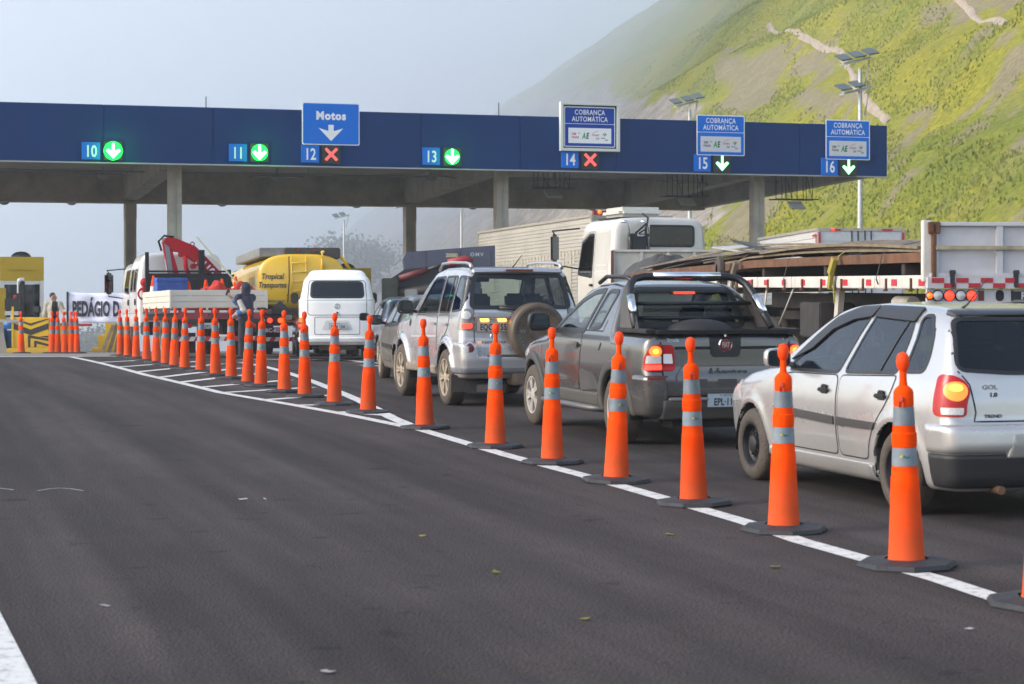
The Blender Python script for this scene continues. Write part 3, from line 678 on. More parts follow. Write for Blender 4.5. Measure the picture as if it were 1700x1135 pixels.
# ------------------------------------------------------------------ traffic cones
def make_cone():
    t = thing('traffic_cone', None, 'traffic cone')
    bm = B(); n = 8; pr = [(.275, 0), (.28, .012), (.262, .034), (.135, .047), (.125, .05)]
    lathe(bm, pr, n, Matrix.Rotation(R(22.5), 4, 'Z')); obj('base', bm, RUBBER, t)
    bm = B()
    body = [(.104, .045), (.099, .055), (.094, .15), (.0865, .30), (.079, .45), (.077, .50), (.0735, .505), (.071, .56), (.0665, .56), (.0625, .665), (.067, .667), (.0695, .70), (.0695, .742), (.064, .748), (.0615, .785), (.0575, .785), (.0525, .892)]
    body += [(.055, .894), (.056, .905), (.0555, .965), (.050, .982), (.036, .996), (.024, 1.006), (.0205, 1.03), (.0195, 1.09)]
    b2 = []
    lathe(bm, body, 28)
    for a in (PI*1.5, PI*.5): cyl(bm, (.045*math.cos(a), .045*math.sin(a), .935), (.071*math.cos(a), .071*math.sin(a), .935), .017, .015, 12, mi=1)
    for s in (-1, 1): box(bm, (s*.012, -.060, .905), (.008, .012, .03), mi=1)
    obj('body', bm, [ORANGE, ORANGE_D], t, smooth=35)
    bm = B(); prof = [(.018, 1.083), (.026, 1.092), (.034, 1.112), (.037, 1.137), (.034, 1.163), (.024, 1.182), (.001, 1.19)]
    lathe(bm, prof, 18); obj('knob', bm, mat('knob orange', (.90, .06, .004), .5, var=.1, spec=.15), t, smooth=60)
    for z0, z1, r0, r1 in ((.562, .663, .0712, .0668), (.787, .890, .0618, .0560)):
        bm = B(); lathe(bm, [(r0, z0), (r1, z1)], 28); o = obj('reflective_band', bm, REFL, t, smooth=60)
    bm = B()                                            # the small maker's swoosh on the lower band
    for k in range(7):
        a = -PI/2-.05+.11*k*.9; r = .0704; z = .615+.004*math.sin(k)
        q = Euler((0, 0, a+PI/2)); box(bm, (r*math.cos(a), r*math.sin(a), z), (.011, .002, .011 if k < 5 else .007), q, mi=0 if k > 1 else 1)
    obj('band_mark', bm, [mat('mark teal', (.01, .16, .14), .5), mat('mark yellow', (.55, .40, .02), .5)], t)
    return t
row = [(1505, 948, 'nearest whole orange cone, standing before the silver hatchback rear wheel'),
 (1301, 888, 'orange cone second nearest, overlapping the silver hatchback front wheel'), (1152, 843, 'orange cone in front of the grey pickup number plate'),
 (1023, 805, 'orange cone covering the grey pickup rear wheel'), (917, 774, 'orange cone beside the grey pickup front wheel'),
 (822, 747, 'orange cone in front of the silver off-road car number plate'), (705, 715, 'orange cone between the two left wheels of the silver off-road car'),
 (611, 689, 'orange cone at the right edge of the white van'), (555, 675, 'orange cone in front of the white van number plate'),
 (506, 662, 'orange cone at the left edge of the white van'), (472, 653.5, 'orange cone below the orange hazard plate of the yellow tanker'),
 (433, 644, 'orange cone just right of the hooded worker'), (411, 640, 'orange cone overlapping the hooded worker right side'),
 (384, 631, 'orange cone whose top the hooded worker leans his hand on'), (358, 626, 'orange cone left of the hooded worker under the white tailboard'),
 (333, 619.5, 'orange cone under the right half of the crane truck plate'), (306.5, 615, 'orange cone whose top shines white under the tailboard corner'),
 (289, 611, 'orange cone at the crane truck left rear corner'), (275, 607.5, 'orange cone in front of the crane truck left rear wheel'),
 (259.5, 604, 'orange cone below the side board of the crane truck'), (243.5, 600.5, 'orange cone fourth from the far end of the row'),
 (226, 596.5, 'orange cone third from the far end, under the crane truck cab step'), (212, 594, 'orange cone second from the far end of the row, under the cab'), (200, 592.5, 'farthest orange cone of the long row, below the cab front')]
cone0 = make_cone(); first = True
def place_cone(p, label, group, tilt=0, rz=None):
    global first
    c = cone0 if first else copy_tree(cone0); first = False
    c.location = p; c.rotation_euler = (random.uniform(-.022, .022), random.uniform(-.022, .022), random.uniform(-.45, .45) if rz is None else rz)
    finish(c, label, 'traffic cone', group); return c
for x, y, lab in row:
    g = G(x, HY+(y-HY)*.985); place_cone(g, lab, 'cones in the long row')
place_cone(G(1731, 1006), 'orange cone cut off by the right edge of the photo', 'cones in the long row')
for x, lab in ((35.5, 'lone orange cone in front of the black and yellow chevron barrier'), (86, 'orange cone at the right end of the chevron barrier, leftmost of the cluster'), (95.5, 'orange cone second from the left in the cluster under the man in beige'), (107, 'orange cone in the middle of the cluster below the banner edge'), (118.5, 'front orange cone of the close trio under the banner'), (123, 'middle orange cone of the close trio under the banner'), (127.5, 'rightmost orange cone of the close trio under the banner')):
    Y = 57.5+(1.2 if lab.startswith('middle') else 0); place_cone(Vector(((x-CXP)/F*Y, Y, float(gz(Y)))), lab, 'cones at the far left lane')

# ------------------------------------------------------------------ booths, barriers, banner, lane furniture
def booth(p, label, group=None):
    t = thing('toll_booth', label, 'toll booth', p, HD, group=group)
    w, d, h = 1.35, 2.6, 2.85; z0 = .25
    bm = B(); box(bm, (0, 0, z0/2), (w+.3, d+1.2, z0)); obj('island', bm, CONC, t, bevel=.02)
    bm = B(); box(bm, (0, 0, z0+.42), (w, d, .84)); box(bm, (0, 0, z0+h-.38), (w, d, .76)); box(bm, (0, -d/2-.01, z0+h-.42), (w*.62, .02, .02), mi=1)
    obj('shell', bm, [YELLD, SIGNW], t, bevel=.02)
    bm = B()
    for x in (-1, 1):
        for y in (-1, 0, 1): box(bm, (x*(w/2-.06), y*(d/2-.06), z0+1.46), (.12, .12, 1.27))
    for y in (-1, 1):
        for z in (.9, 2.04): box(bm, (0, y*(d/2-.04), z0+z), (w-.26, .06, .1))
    obj('window_frame', bm, mat('booth frame', (.55, .56, .55), .5), t)
    bm = B(); box(bm, (0, -d/2+.05, z0+1.46), (w-.26, .02, 1.04)); box(bm, (-w/2+.05, 0, z0+1.46), (.02, d-.26, 1.04)); box(bm, (w/2-.05, 0, z0+1.46), (.02, d-.26, 1.04)); obj('window', bm, GLASS_D, t)
    bm = B(); box(bm, (0, 0, z0+.95), (w-.3, .7, .06)); box(bm, (.2, .2, z0+1.2), (.3, .1, .32)); ball(bm, (-.15, .5, z0+1.3), .16); cyl(bm, (-.15, .5, z0+.84), (-.15, .5, z0+1.2), .2, .12); obj('counter', bm, GREYP, t)
    bm = B(); ball(bm, (.05, 0, z0+h), .32, (1, 1, .6), 14); obj('roof_vent', bm, STEEL, t, smooth=50)
    return t
Yb = 66.0; pb = Vector(((40-CXP)/F*Yb, Yb, float(gz(Yb))))
bo = booth(pb+Vector((-.15, 0, -.06)), 'yellow toll booth with a big dark window behind the chevron barrier')
bo2 = booth(P(577, 0, 73)*1 if False else Vector(((572-CXP)/F*76, 76, float(gz(76)))), 'yellow toll booth roof showing between tanker and rock face behind the white van'); bo2.scale = (1.05, 1, 1.0)
# chevron crash cushion
Yc = 60.0; pc = Vector(((50-CXP)/F*Yc, Yc, float(gz(Yc))))
t = thing('crash_cushion', 'yellow and black chevron crash barrier in front of the toll booth', 'crash barrier', pc, R(4))
W1 = 61/F*Yc; H1 = 1.02
bm = B(); box(bm, (0, .35, .07), (W1*1.15, 1.5, .14)); obj('footing', bm, YELL, t, bevel=.02)
bm = B(); box(bm, (0, .6, .14+(H1-.14)/2), (W1, 1.0, H1-.14)); obj('block', bm, YELL, t, bevel=.02)
bm = B(); Mf = frame_m((0, .098, 0), (1, 0, 0), (0, 0, 1))
for z in (.94, .66):
    th = .07 if z > .9 else .17
    prism(bm, [(-W1/2+.02, z+.04), (0, z-.15), (W1/2-.02, z+.04), (W1/2-.02, min(z+.04+th, H1-.01)), (0, z-.15+th), (-W1/2+.02, min(H1-.01, z+.04+th))], Mf, .006)
for x0, zt in ((-.08, .46), (.10, .30)):
    prism(bm, [(x0, .16), (x0+.07, .16), (x0+.07, zt-.03), (W1/2-.02, zt-.12), (W1/2-.02, zt-.05), (x0+.07, zt+.05), (x0, zt+.05)], Mf, .006)
prism(bm, [(.22, .47), (W1/2-.02, .44), (W1/2-.02, .50)], Mf, .006); obj('chevron', bm, mat('chevron black', (.03, .03, .028), .55), t)
bm = B(); box(bm, (-W1/2+.02, .1, .75), (.06, .06, 1.2)); obj('post', bm, YELL, t)
# camera pole, monitor, horn light, bin, kerb block, second yellow block, red arm
pp = P(37, 0, 62.5); gy = float(gz(62.5)); t = thing('camera_post', 'black post with a white camera on top in front of the booth window', 'camera post', (pp.x, 62.5, gy), 0)
bm = B(); box(bm, (0, 0, 1.08), (.13, .13, 2.16)); obj('post', bm, BLACKM, t)
bm = B(); box(bm, (-.02, -.05, 2.2), (.13, .26, .09), Euler((R(-14), 0, R(25)))); ball(bm, (-.05, -.16, 2.19), .065); cyl(bm, (-.13, 0, 1.8), (-.13, 0, 2.16), .03); obj('camera_head', bm, mat('camera white', (.62, .64, .66), .4), t, smooth=40)
pp = P(20, 0, 61.8); t = thing('driver_monitor', 'black box display on a bracket left of the camera post', 'display', (pp.x, 61.8, gy), .1)
bm = B(); box(bm, (0, 0, 1.47), (.42, .16, .36)); obj('casing', bm, BLACKP, t, bevel=.02)
bm = B(); cyl(bm, (0, .05, 0), (0, .05, 1.3), .05); box(bm, (0, 0, 1.2), (.4, .2, .12)); obj('bracket', bm, GALV, t)
bm = B(); ball(bm, (.09, 0, 1.70), .055, n=10); cyl(bm, (.09, 0, 1.65), (.09, 0, 1.70), .05); obj('beacon', bm, RED_LENS, t)
pp = P(61, 0, 61.5); t = thing('lane_speaker', 'small black round signal on a stem above the chevron barrier', 'signal', (pp.x, 61.5, gy), 0)
bm = B(); box(bm, (0, 0, 1.31), (.22, .16, .22)); cyl(bm, (0, 0, 0), (0, 0, 1.2), .035); obj('casing', bm, BLACKM, t, bevel=.02)
bm = B(); cyl(bm, (0, -.085, 1.31), (0, -.1, 1.31), .08); obj('lens', bm, STEEL, t)
pp = P(17, 0, 61.2); t = thing('waste_bin', 'blue plastic bin beside the left end of the chevron barrier', 'bin', (pp.x, 61.2, gy), .1)
bm = B(); lathe(bm, [(.001, .08), (.15, .08), (.20, .86), (.215, .86), (.215, .9), (.17, .98), (.001, 1.0)], 20); obj('tub', bm, mat('bin blue', (.01, .12, .42), .4, var=.1), t, smooth=40)
bm = B(); box(bm, (.02, -.19, .72), (.16, .02, .04)); obj('sticker', bm, SIGNW, t)
pp = P(-4, 0, 60.5); t = thing('concrete_barrier', 'grey concrete barrier block with a pale rail cut by the left edge', 'barrier', (pp.x, 60.5, gy), HD)
bm = B(); prism(bm, [(-.3, 0), (.3, 0), (.22, .25), (.12, .85), (-.12, .85), (-.22, .25)], frame_m((0, -.6, 0), (1, 0, 0), (0, 0, 1)), -2.0); bmesh.ops.recalc_face_normals(bm, faces=bm.faces[:]); obj('block', bm, CONC, t, bevel=.015)
bm = B(); box(bm, (.2, -.62, 1.0), (1.0, .08, .09)); box(bm, (-.05, -.62, .93), (.08, .07, .2)); obj('rail', bm, mat('pale rail', (.48, .46, .42), .6, var=.15), t)
pp = P(1, 0, 64); t = thing('ochre_panel', 'ochre sheet panel standing at the far left beside the booth', 'panel', (pp.x, 64, float(gz(64))), HD)
bm = B(); box(bm, (-.1, 0, 1.0), (.5, .5, 2.0)); obj('casing', bm, YELLD, t, bevel=.02)
pp = P(183, 0, 63); gy3 = float(gz(63)); t = thing('kerb_block', 'stepped yellow concrete island nose left of the crane truck cab', 'island nose', (pp.x, 63, gy3), .05)
bm = B(); box(bm, (.1, .9, .5), (.55, 1.6, 1.0)); box(bm, (-.28, .9, .26), (.24, 1.55, .52)); box(bm, (-.33, .9, .06), (.5, 1.7, .12)); obj('block', bm, YELL, t, bevel=.02)
pp = P(186, 0, 60.5); t = thing('timber_planks', 'weathered planks leaning on the stepped yellow island nose', 'planks', (pp.x, 60.5, float(gz(60.5))), 0)
for k in range(3):
    bm = B(); box(bm, (-.12+.13*k, .1*k, .42), (.1, .03, .9), Euler((R(12), R(24-6*k), 0))); obj('plank', bm, mat('weathered wood', (.27, .22, .16), .85, var=.35, vscale=6), t)
Yr = 62; t = thing('barrier_arm', 'red and white boom barrier arm under the banner', 'barrier arm', (P(101, 0, Yr).x, Yr, float(gz(Yr))), 0)
bm = B(); box(bm, (.08, .1, .45), (.22, .25, .9)); obj('housing', bm, YELL, t, bevel=.02)
bm = B(); za = .83
for k in range(6): box(bm, (.0+.16*k+.08, -.06, za), (.158, .05, .08), mi=k % 2)
obj('arm', bm, [mat('arm red', (.5, .02, .02), .45), mat('arm dusty red', (.42, .05, .05), .5)], t)
# the banner
Yn = 59.5; x0, x1 = (113-CXP)/F*Yn, (262-CXP)/F*Yn; zt, zb = CH-(485-HY)/F*Yn, CH-(535-HY)/F*Yn
t = thing('fabric_banner', 'white fabric banner with black capitals PEDÁGIO held beside the man', 'banner', (x0, Yn, float(gz(Yn))), 0)
bw = x1-x0; zg = float(gz(Yn)); nb = 50
def bwave(x): return .05*math.sin(x*3.1)+.02*math.sin(x*9+1)
V = []; Fc = []
for i in range(nb+1):
    x = bw*i/nb; sag = .03*math.sin(PI*i/nb)
    for j in range(13):
        V.append((x, bwave(x)+.012*math.sin(j*1.3+x*4), (zt-zg-sag)+(zb-zt+sag*.3)*j/12))
for i in range(nb):
    for j in range(12): a = i*13+j; Fc.append((a, a+1, a+14, a+13))
ban = meshnp('cloth', V, Fc, mat('banner cloth', (.70, .72, .86), .8, var=.04, vscale=3), t)
sm = ban.modifiers.new('thick', 'SOLIDIFY'); sm.thickness = .004; sm.offset = 1
bm = B(); textbm(bm, 'PEDÁGIO D', .42, Matrix(), align='LEFT', depth=0, sx=.44, weight=.045, spacing=1.03)
bmesh.ops.subdivide_edges(bm, edges=bm.edges[:], cuts=2)
zc = (zt+zb)/2-zg-.03
for v in bm.verts: x = v.co.x+.12; v.co = Vector((x, bwave(x)-.035, zc+v.co.y))
obj('lettering', bm, mat('banner ink', (.02, .022, .035), .7), t)
bm = B(); cyl(bm, (-.02, 0, zb-zg-.02), (-.02, 0, zt-zg+.02), .028); obj('pole', bm, BLACKP, t)

# ------------------------------------------------------------------ light masts
def mast(px, ptop, Y, label, heads, zbase=None):
    z0 = float(np.maximum(gz(Y), -12-.02*Y)) if zbase is None else zbase; top = CH-(ptop-HY)/F*Y; h = top-z0
    t = thing('light_mast', label, 'light mast', ((px-CXP)/F*Y, Y, z0), R(20), group='light masts behind the canopy')
    bm = B(); cyl(bm, (0, 0, 0), (0, 0, h-.5), .16, .095, 14); obj('pole', bm, GALV, t, smooth=60)
    for zz, n in heads:
        bm = B(); tube(bm, [(-.95, 0, h-zz), (.55, 0, h-zz+.35)], .05, 6); tube(bm, [(.25, 0, h-zz-1.0), (.5, 0, h-zz+.3)], .035, 6); box(bm, (-.2, 0, h-zz+.12), (1.6, .5, .06), Euler((0, -.23, 0))); obj('bracket', bm, GALV, t)
        for k in range(n):
            bm = B(); x = -.95+.72*k; box(bm, (x, -.1, h-zz+.28+.17*k), (.58, .75, .08), Euler((R(24), -.18, 0))); obj('floodlight', bm, mat('floodlight grey', (.10, .13, .13), .35, .3), t, bevel=.02)
    return t
mast(1428, 96, 97, 'tall pale light mast with two tiers of floodlights behind the canopy right end', ((.3, 3), (1.7, 2)))
mast(1145, 168, 122, 'light mast with one floodlight tier behind the lane 15 sign', ((.3, 3),))
mast(766, 338, 175, 'hazy light mast seen beneath the canopy against the pale rock', ((.3, 3),), -12)
mast(676, 338, 150, 'thin hazy light mast close left of the rear concrete column', ((.3, 3),), -12)
mast(571, 357, 215, 'faint distant light mast in fog among bare trees', ((.3, 2),), -14)

# ------------------------------------------------------------------ trees in the fog
BARK = mat('bark', (.09, .075, .06), .9); LEAVES = mat('leaf green', (.055, .075, .04), .8, var=.4, vscale=.5)
def tree(p, h, cr, label, cat='tree', group='trees fading into the fog', dens=1.0, bare=False, seed=0):
    rr = random.Random(seed); t = thing('tree', label, cat, p, 0, group=group)
    bm = B(); tips = []
    def branch(a, d, L, r, lev):
        b = a+d*L; mid = (a+b)/2+Vector((rr.uniform(-.1, .1), rr.uniform(-.1, .1), 0))*L*.5
        tube(bm, [a, mid, b], [r, r*.8, r*.55], 6)
        if lev == 0: tips.append(b); return
        for k in range(rr.choice((2, 3, 3))):
            nd = (d+Vector((rr.uniform(-1, 1), rr.uniform(-1, 1), rr.uniform(-.1, .7)))*.75).normalized(); branch(b, nd, L*rr.uniform(.6, .85), r*.55, lev-1)
        if lev < 3: tips.append(b)
    branch(Vector((0, 0, 0)), Vector((rr.uniform(-.1, .1), 0, 1)).normalized(), h*.33, h*.022, 3)
    obj('trunk', bm, BARK, t)
    if not bare:
        n = int(5200*dens); r2 = np.random.default_rng(seed); tp = np.array([tuple(x) for x in tips])
        c = tp[r2.integers(0, len(tp), n)]+r2.normal(0, cr*.2, (n, 3))*np.array([1, 1, .75]); s = r2.uniform(.10, .26, n)*cr*.22
        a = r2.normal(0, 1, (n, 3)); a /= np.linalg.norm(a, axis=1)[:, None]; b = np.cross(a, r2.normal(0, 1, (n, 3))); b /= np.linalg.norm(b, axis=1)[:, None]
        V = np.stack([c-a*s[:, None], c+b*s[:, None]*.7, c+a*s[:, None], c-b*s[:, None]*.7], 1).reshape(-1, 3)
        meshnp('crown', V, np.arange(len(V)).reshape(-1, 4), LEAVES, t, smooth=False)
    return t
for k, (px, ptop, Y, h, cr, lab, bare) in enumerate(((148, 544, 300, 17, 7, 'grey-green tree in the fog seen under the banner, fuller one', False), (172, 556, 320, 16, 6, 'low foggy tree right under the banner beside the yellow island nose', False), (128, 562, 310, 14, 5.5, 'low foggy tree behind the cone cluster', False),
        (560, 425, 330, 17, 7, 'foggy tree with thin bare crown left of the distant mast', False), (588, 405, 335, 19, 7.5, 'foggy tree with thin branches on the shoulder of the rock face', False), (545, 455, 320, 15, 7, 'low foggy bush tree above the yellow booth roof', False), (602, 362, 333, 17, 6, 'bare leafless tree rising on the foggy rock shoulder', True), (578, 372, 325, 17, 4, 'bare leafless tree beside the distant mast in fog', True))):
    ztop = CH-(ptop-HY)/F*Y; tree(Vector(((px-CXP)/F*Y, Y, ztop-h)), h, cr, lab, seed=k+3, bare=bare)
# ------------------------------------------------------------------ bodies of vehicles and people: smooth solids from distance fields
def smax(a, b, k):
    h = np.clip(1-np.abs(a-b)/k, 0, 1); return np.maximum(a, b)+h*h*k*.25
def smin(a, b, k): return -smax(-a, -b, k)
def tab(pts, sg=.05):
    xs = np.array([p[0] for p in pts], float); ys = np.array([p[1] for p in pts], float)
    if xs[0] > xs[-1]: xs, ys = xs[::-1], ys[::-1]
    g = np.linspace(xs[0]-.3, xs[-1]+.3, 900); v = np.interp(g, xs, ys); st = g[1]-g[0]; m = max(1, int(3*sg/st))
    kx = np.arange(-m, m+1)*st; kk = np.exp(-.5*(kx/sg)**2); kk /= kk.sum()
    v = np.convolve(np.pad(v, m, 'edge'), kk, 'valid')
    return lambda q: np.interp(q, g, v)
def polysd(poly, X, Y):
    P_ = np.asarray(poly, float); n = len(P_); d = np.full(X.shape, 1e9); s = np.zeros(X.shape, bool)
    for i in range(n):
        a, b = P_[i], P_[(i+1) % n]; e = b-a; L = e@e
        if L < 1e-12: continue
        t = np.clip(((X-a[0])*e[0]+(Y-a[1])*e[1])/L, 0, 1)
        d = np.minimum(d, np.hypot(X-a[0]-t*e[0], Y-a[1]-t*e[1]))
        if abs(e[1]) > 1e-12: s ^= ((a[1] > Y) != (b[1] > Y)) & (X < e[0]*(Y-a[1])/e[1]+a[0])
    return np.where(s, -d, d)
def roundp(poly, r=.05, n=4):
    out = []; m = len(poly)
    for i in range(m):
        p = Vector(poly[i]).to_2d(); a = Vector(poly[i-1]).to_2d()-p; b = Vector(poly[(i+1) % m]).to_2d()-p
        k = min(r, a.length*.45, b.length*.45); p0 = p+a.normalized()*k; p1 = p+b.normalized()*k
        for j in range(n+1):
            t = j/n; q = p0*(1-t)**2+p*2*t*(1-t)+p1*t*t; out.append((q.x, q.y))
    return out
def growp(poly, d):
    m = len(poly); A = sum(poly[i][0]*poly[(i+1) % m][1]-poly[(i+1) % m][0]*poly[i][1] for i in range(m)); sg = 1 if A > 0 else -1; out = []
    for i in range(m):
        a, p, b = Vector(poly[i-1]).to_2d(), Vector(poly[i]).to_2d(), Vector(poly[(i+1) % m]).to_2d()
        u, v = (p-a), (b-p)
        if u.length < 1e-7 or v.length < 1e-7: out.append((p.x, p.y)); continue
        u.normalize(); v.normalize(); n1 = Vector((u.y, -u.x)); n2 = Vector((v.y, -v.x)); nn = n1+n2
        if nn.length < 1e-6: nn = n1
        nn.normalize(); k = d*sg/max(.4, nn.dot(n1)); out.append((p.x+nn.x*k, p.y+nn.y*k))
    return out
EDG = [((0, 0, 0), (1, 0, 0)), ((0, 1, 0), (1, 1, 0)), ((0, 0, 1), (1, 0, 1)), ((0, 1, 1), (1, 1, 1)), ((0, 0, 0), (0, 1, 0)), ((1, 0, 0), (1, 1, 0)), ((0, 0, 1), (0, 1, 1)), ((1, 0, 1), (1, 1, 1)), ((0, 0, 0), (0, 0, 1)), ((1, 0, 0), (1, 0, 1)), ((0, 1, 0), (0, 1, 1)), ((1, 1, 0), (1, 1, 1))]
def snets(Vv, lo, h):
    S = Vv < 0; a, b, c = S.shape; cnt = np.zeros((a-1, b-1, c-1), np.int8)
    for i in (0, 1):
        for j in (0, 1):
            for k in (0, 1): cnt += S[i:a-1+i, j:b-1+j, k:c-1+k]
    act = (cnt > 0) & (cnt < 8); I, J, K = np.nonzero(act); idx = np.full(act.shape, -1, np.int64); idx[act] = np.arange(len(I))
    Pp = np.zeros((len(I), 3)); W = np.zeros(len(I))
    for p, q in EDG:
        va = Vv[I+p[0], J+p[1], K+p[2]]; vb = Vv[I+q[0], J+q[1], K+q[2]]; m = (va < 0) != (vb < 0)
        t = (va/np.where(m, va-vb, 1))[m]; Pp[m] += np.array(p)+t[:, None]*(np.array(q)-np.array(p)); W[m] += 1
    V = np.asarray(lo)+(Pp/W[:, None]+np.stack([I, J, K], 1))*h
    F_ = []
    def add(m, lowin, quad):
        q = np.stack(quad, 1); f = ~lowin; q[f] = q[f][:, ::-1]; F_.append(q)
    m = S[:-1, 1:-1, 1:-1] != S[1:, 1:-1, 1:-1]; i, j, k = np.nonzero(m); j += 1; k += 1
    add(m, S[i, j, k], [idx[i, j-1, k-1], idx[i, j, k-1], idx[i, j, k], idx[i, j-1, k]])
    m = S[1:-1, :-1, 1:-1] != S[1:-1, 1:, 1:-1]; i, j, k = np.nonzero(m); i += 1; k += 1
    add(m, S[i, j, k], [idx[i-1, j, k-1], idx[i-1, j, k], idx[i, j, k], idx[i, j, k-1]])
    m = S[1:-1, 1:-1, :-1] != S[1:-1, 1:-1, 1:]; i, j, k = np.nonzero(m); i += 1; j += 1
    add(m, S[i, j, k], [idx[i-1, j-1, k], idx[i, j-1, k], idx[i, j, k], idx[i-1, j, k]])
    return V, np.concatenate(F_)
def grad(f, p, e=.004):
    g = np.empty_like(p)
    for a in range(3):
        d = np.zeros(3); d[a] = e; q = p+d; r = p-d; g[:, a] = (f(q[:, 0], q[:, 1], q[:, 2])-f(r[:, 0], r[:, 1], r[:, 2]))/(2*e)
    return g
def snap(f, p, it=2):
    for _ in range(it):
        g = grad(f, p); v = f(p[:, 0], p[:, 1], p[:, 2]); p = p-(v/np.maximum((g*g).sum(1), .25))[:, None]*g
    return p
def sdf_obj(name, f, lo, hi, h, mats, parent, skin=None, midx=None):
    lo = np.asarray(lo, float); hi = np.asarray(hi, float); n = np.ceil((hi-lo)/h).astype(int)+1
    ax = [lo[i]+np.arange(n[i])*h for i in range(3)]
    Vv = f(ax[0][:, None, None], ax[1][None, :, None], ax[2][None, None, :]); Vv = np.broadcast_to(Vv, tuple(n)).astype(np.float64)
    V, Q = snets(Vv, lo, h)
    sk = skin or f; near = np.abs(sk(V[:, 0], V[:, 1], V[:, 2])) < h*.6
    if skin is None: V = snap(f, V, 1)
    elif near.any(): V[near] = snap(sk, V[near], 2)
    mi = None
    if midx is not None: mi = midx(V[Q].mean(1))
    o = meshnp(name, V, Q, mats, parent, midx=mi)
    if skin is not None:
        N = np.empty((len(V), 3), np.float32); o.data.vertices.foreach_get('normal', N.reshape(-1)) if False else None
        N = np.array([v.normal for v in o.data.vertices]); g = grad(sk, V[near]); N[near] = g/np.linalg.norm(g, axis=1)[:, None]
        o.data.normals_split_custom_set_from_vertices(N.tolist())
    return o
PROJ = {'L': ((-2.2, 0, 0), (0, 1, 0), (0, 0, 1), (1, 0, 0)), 'R': ((2.2, 0, 0), (0, 1, 0), (0, 0, 1), (-1, 0, 0)), 'B': ((0, -1.6, 0), (1, 0, 0), (0, 0, 1), (0, 1, 0)), 'T': ((0, 0, 3.2), (1, 0, 0), (0, 1, 0), (0, 0, -1))}
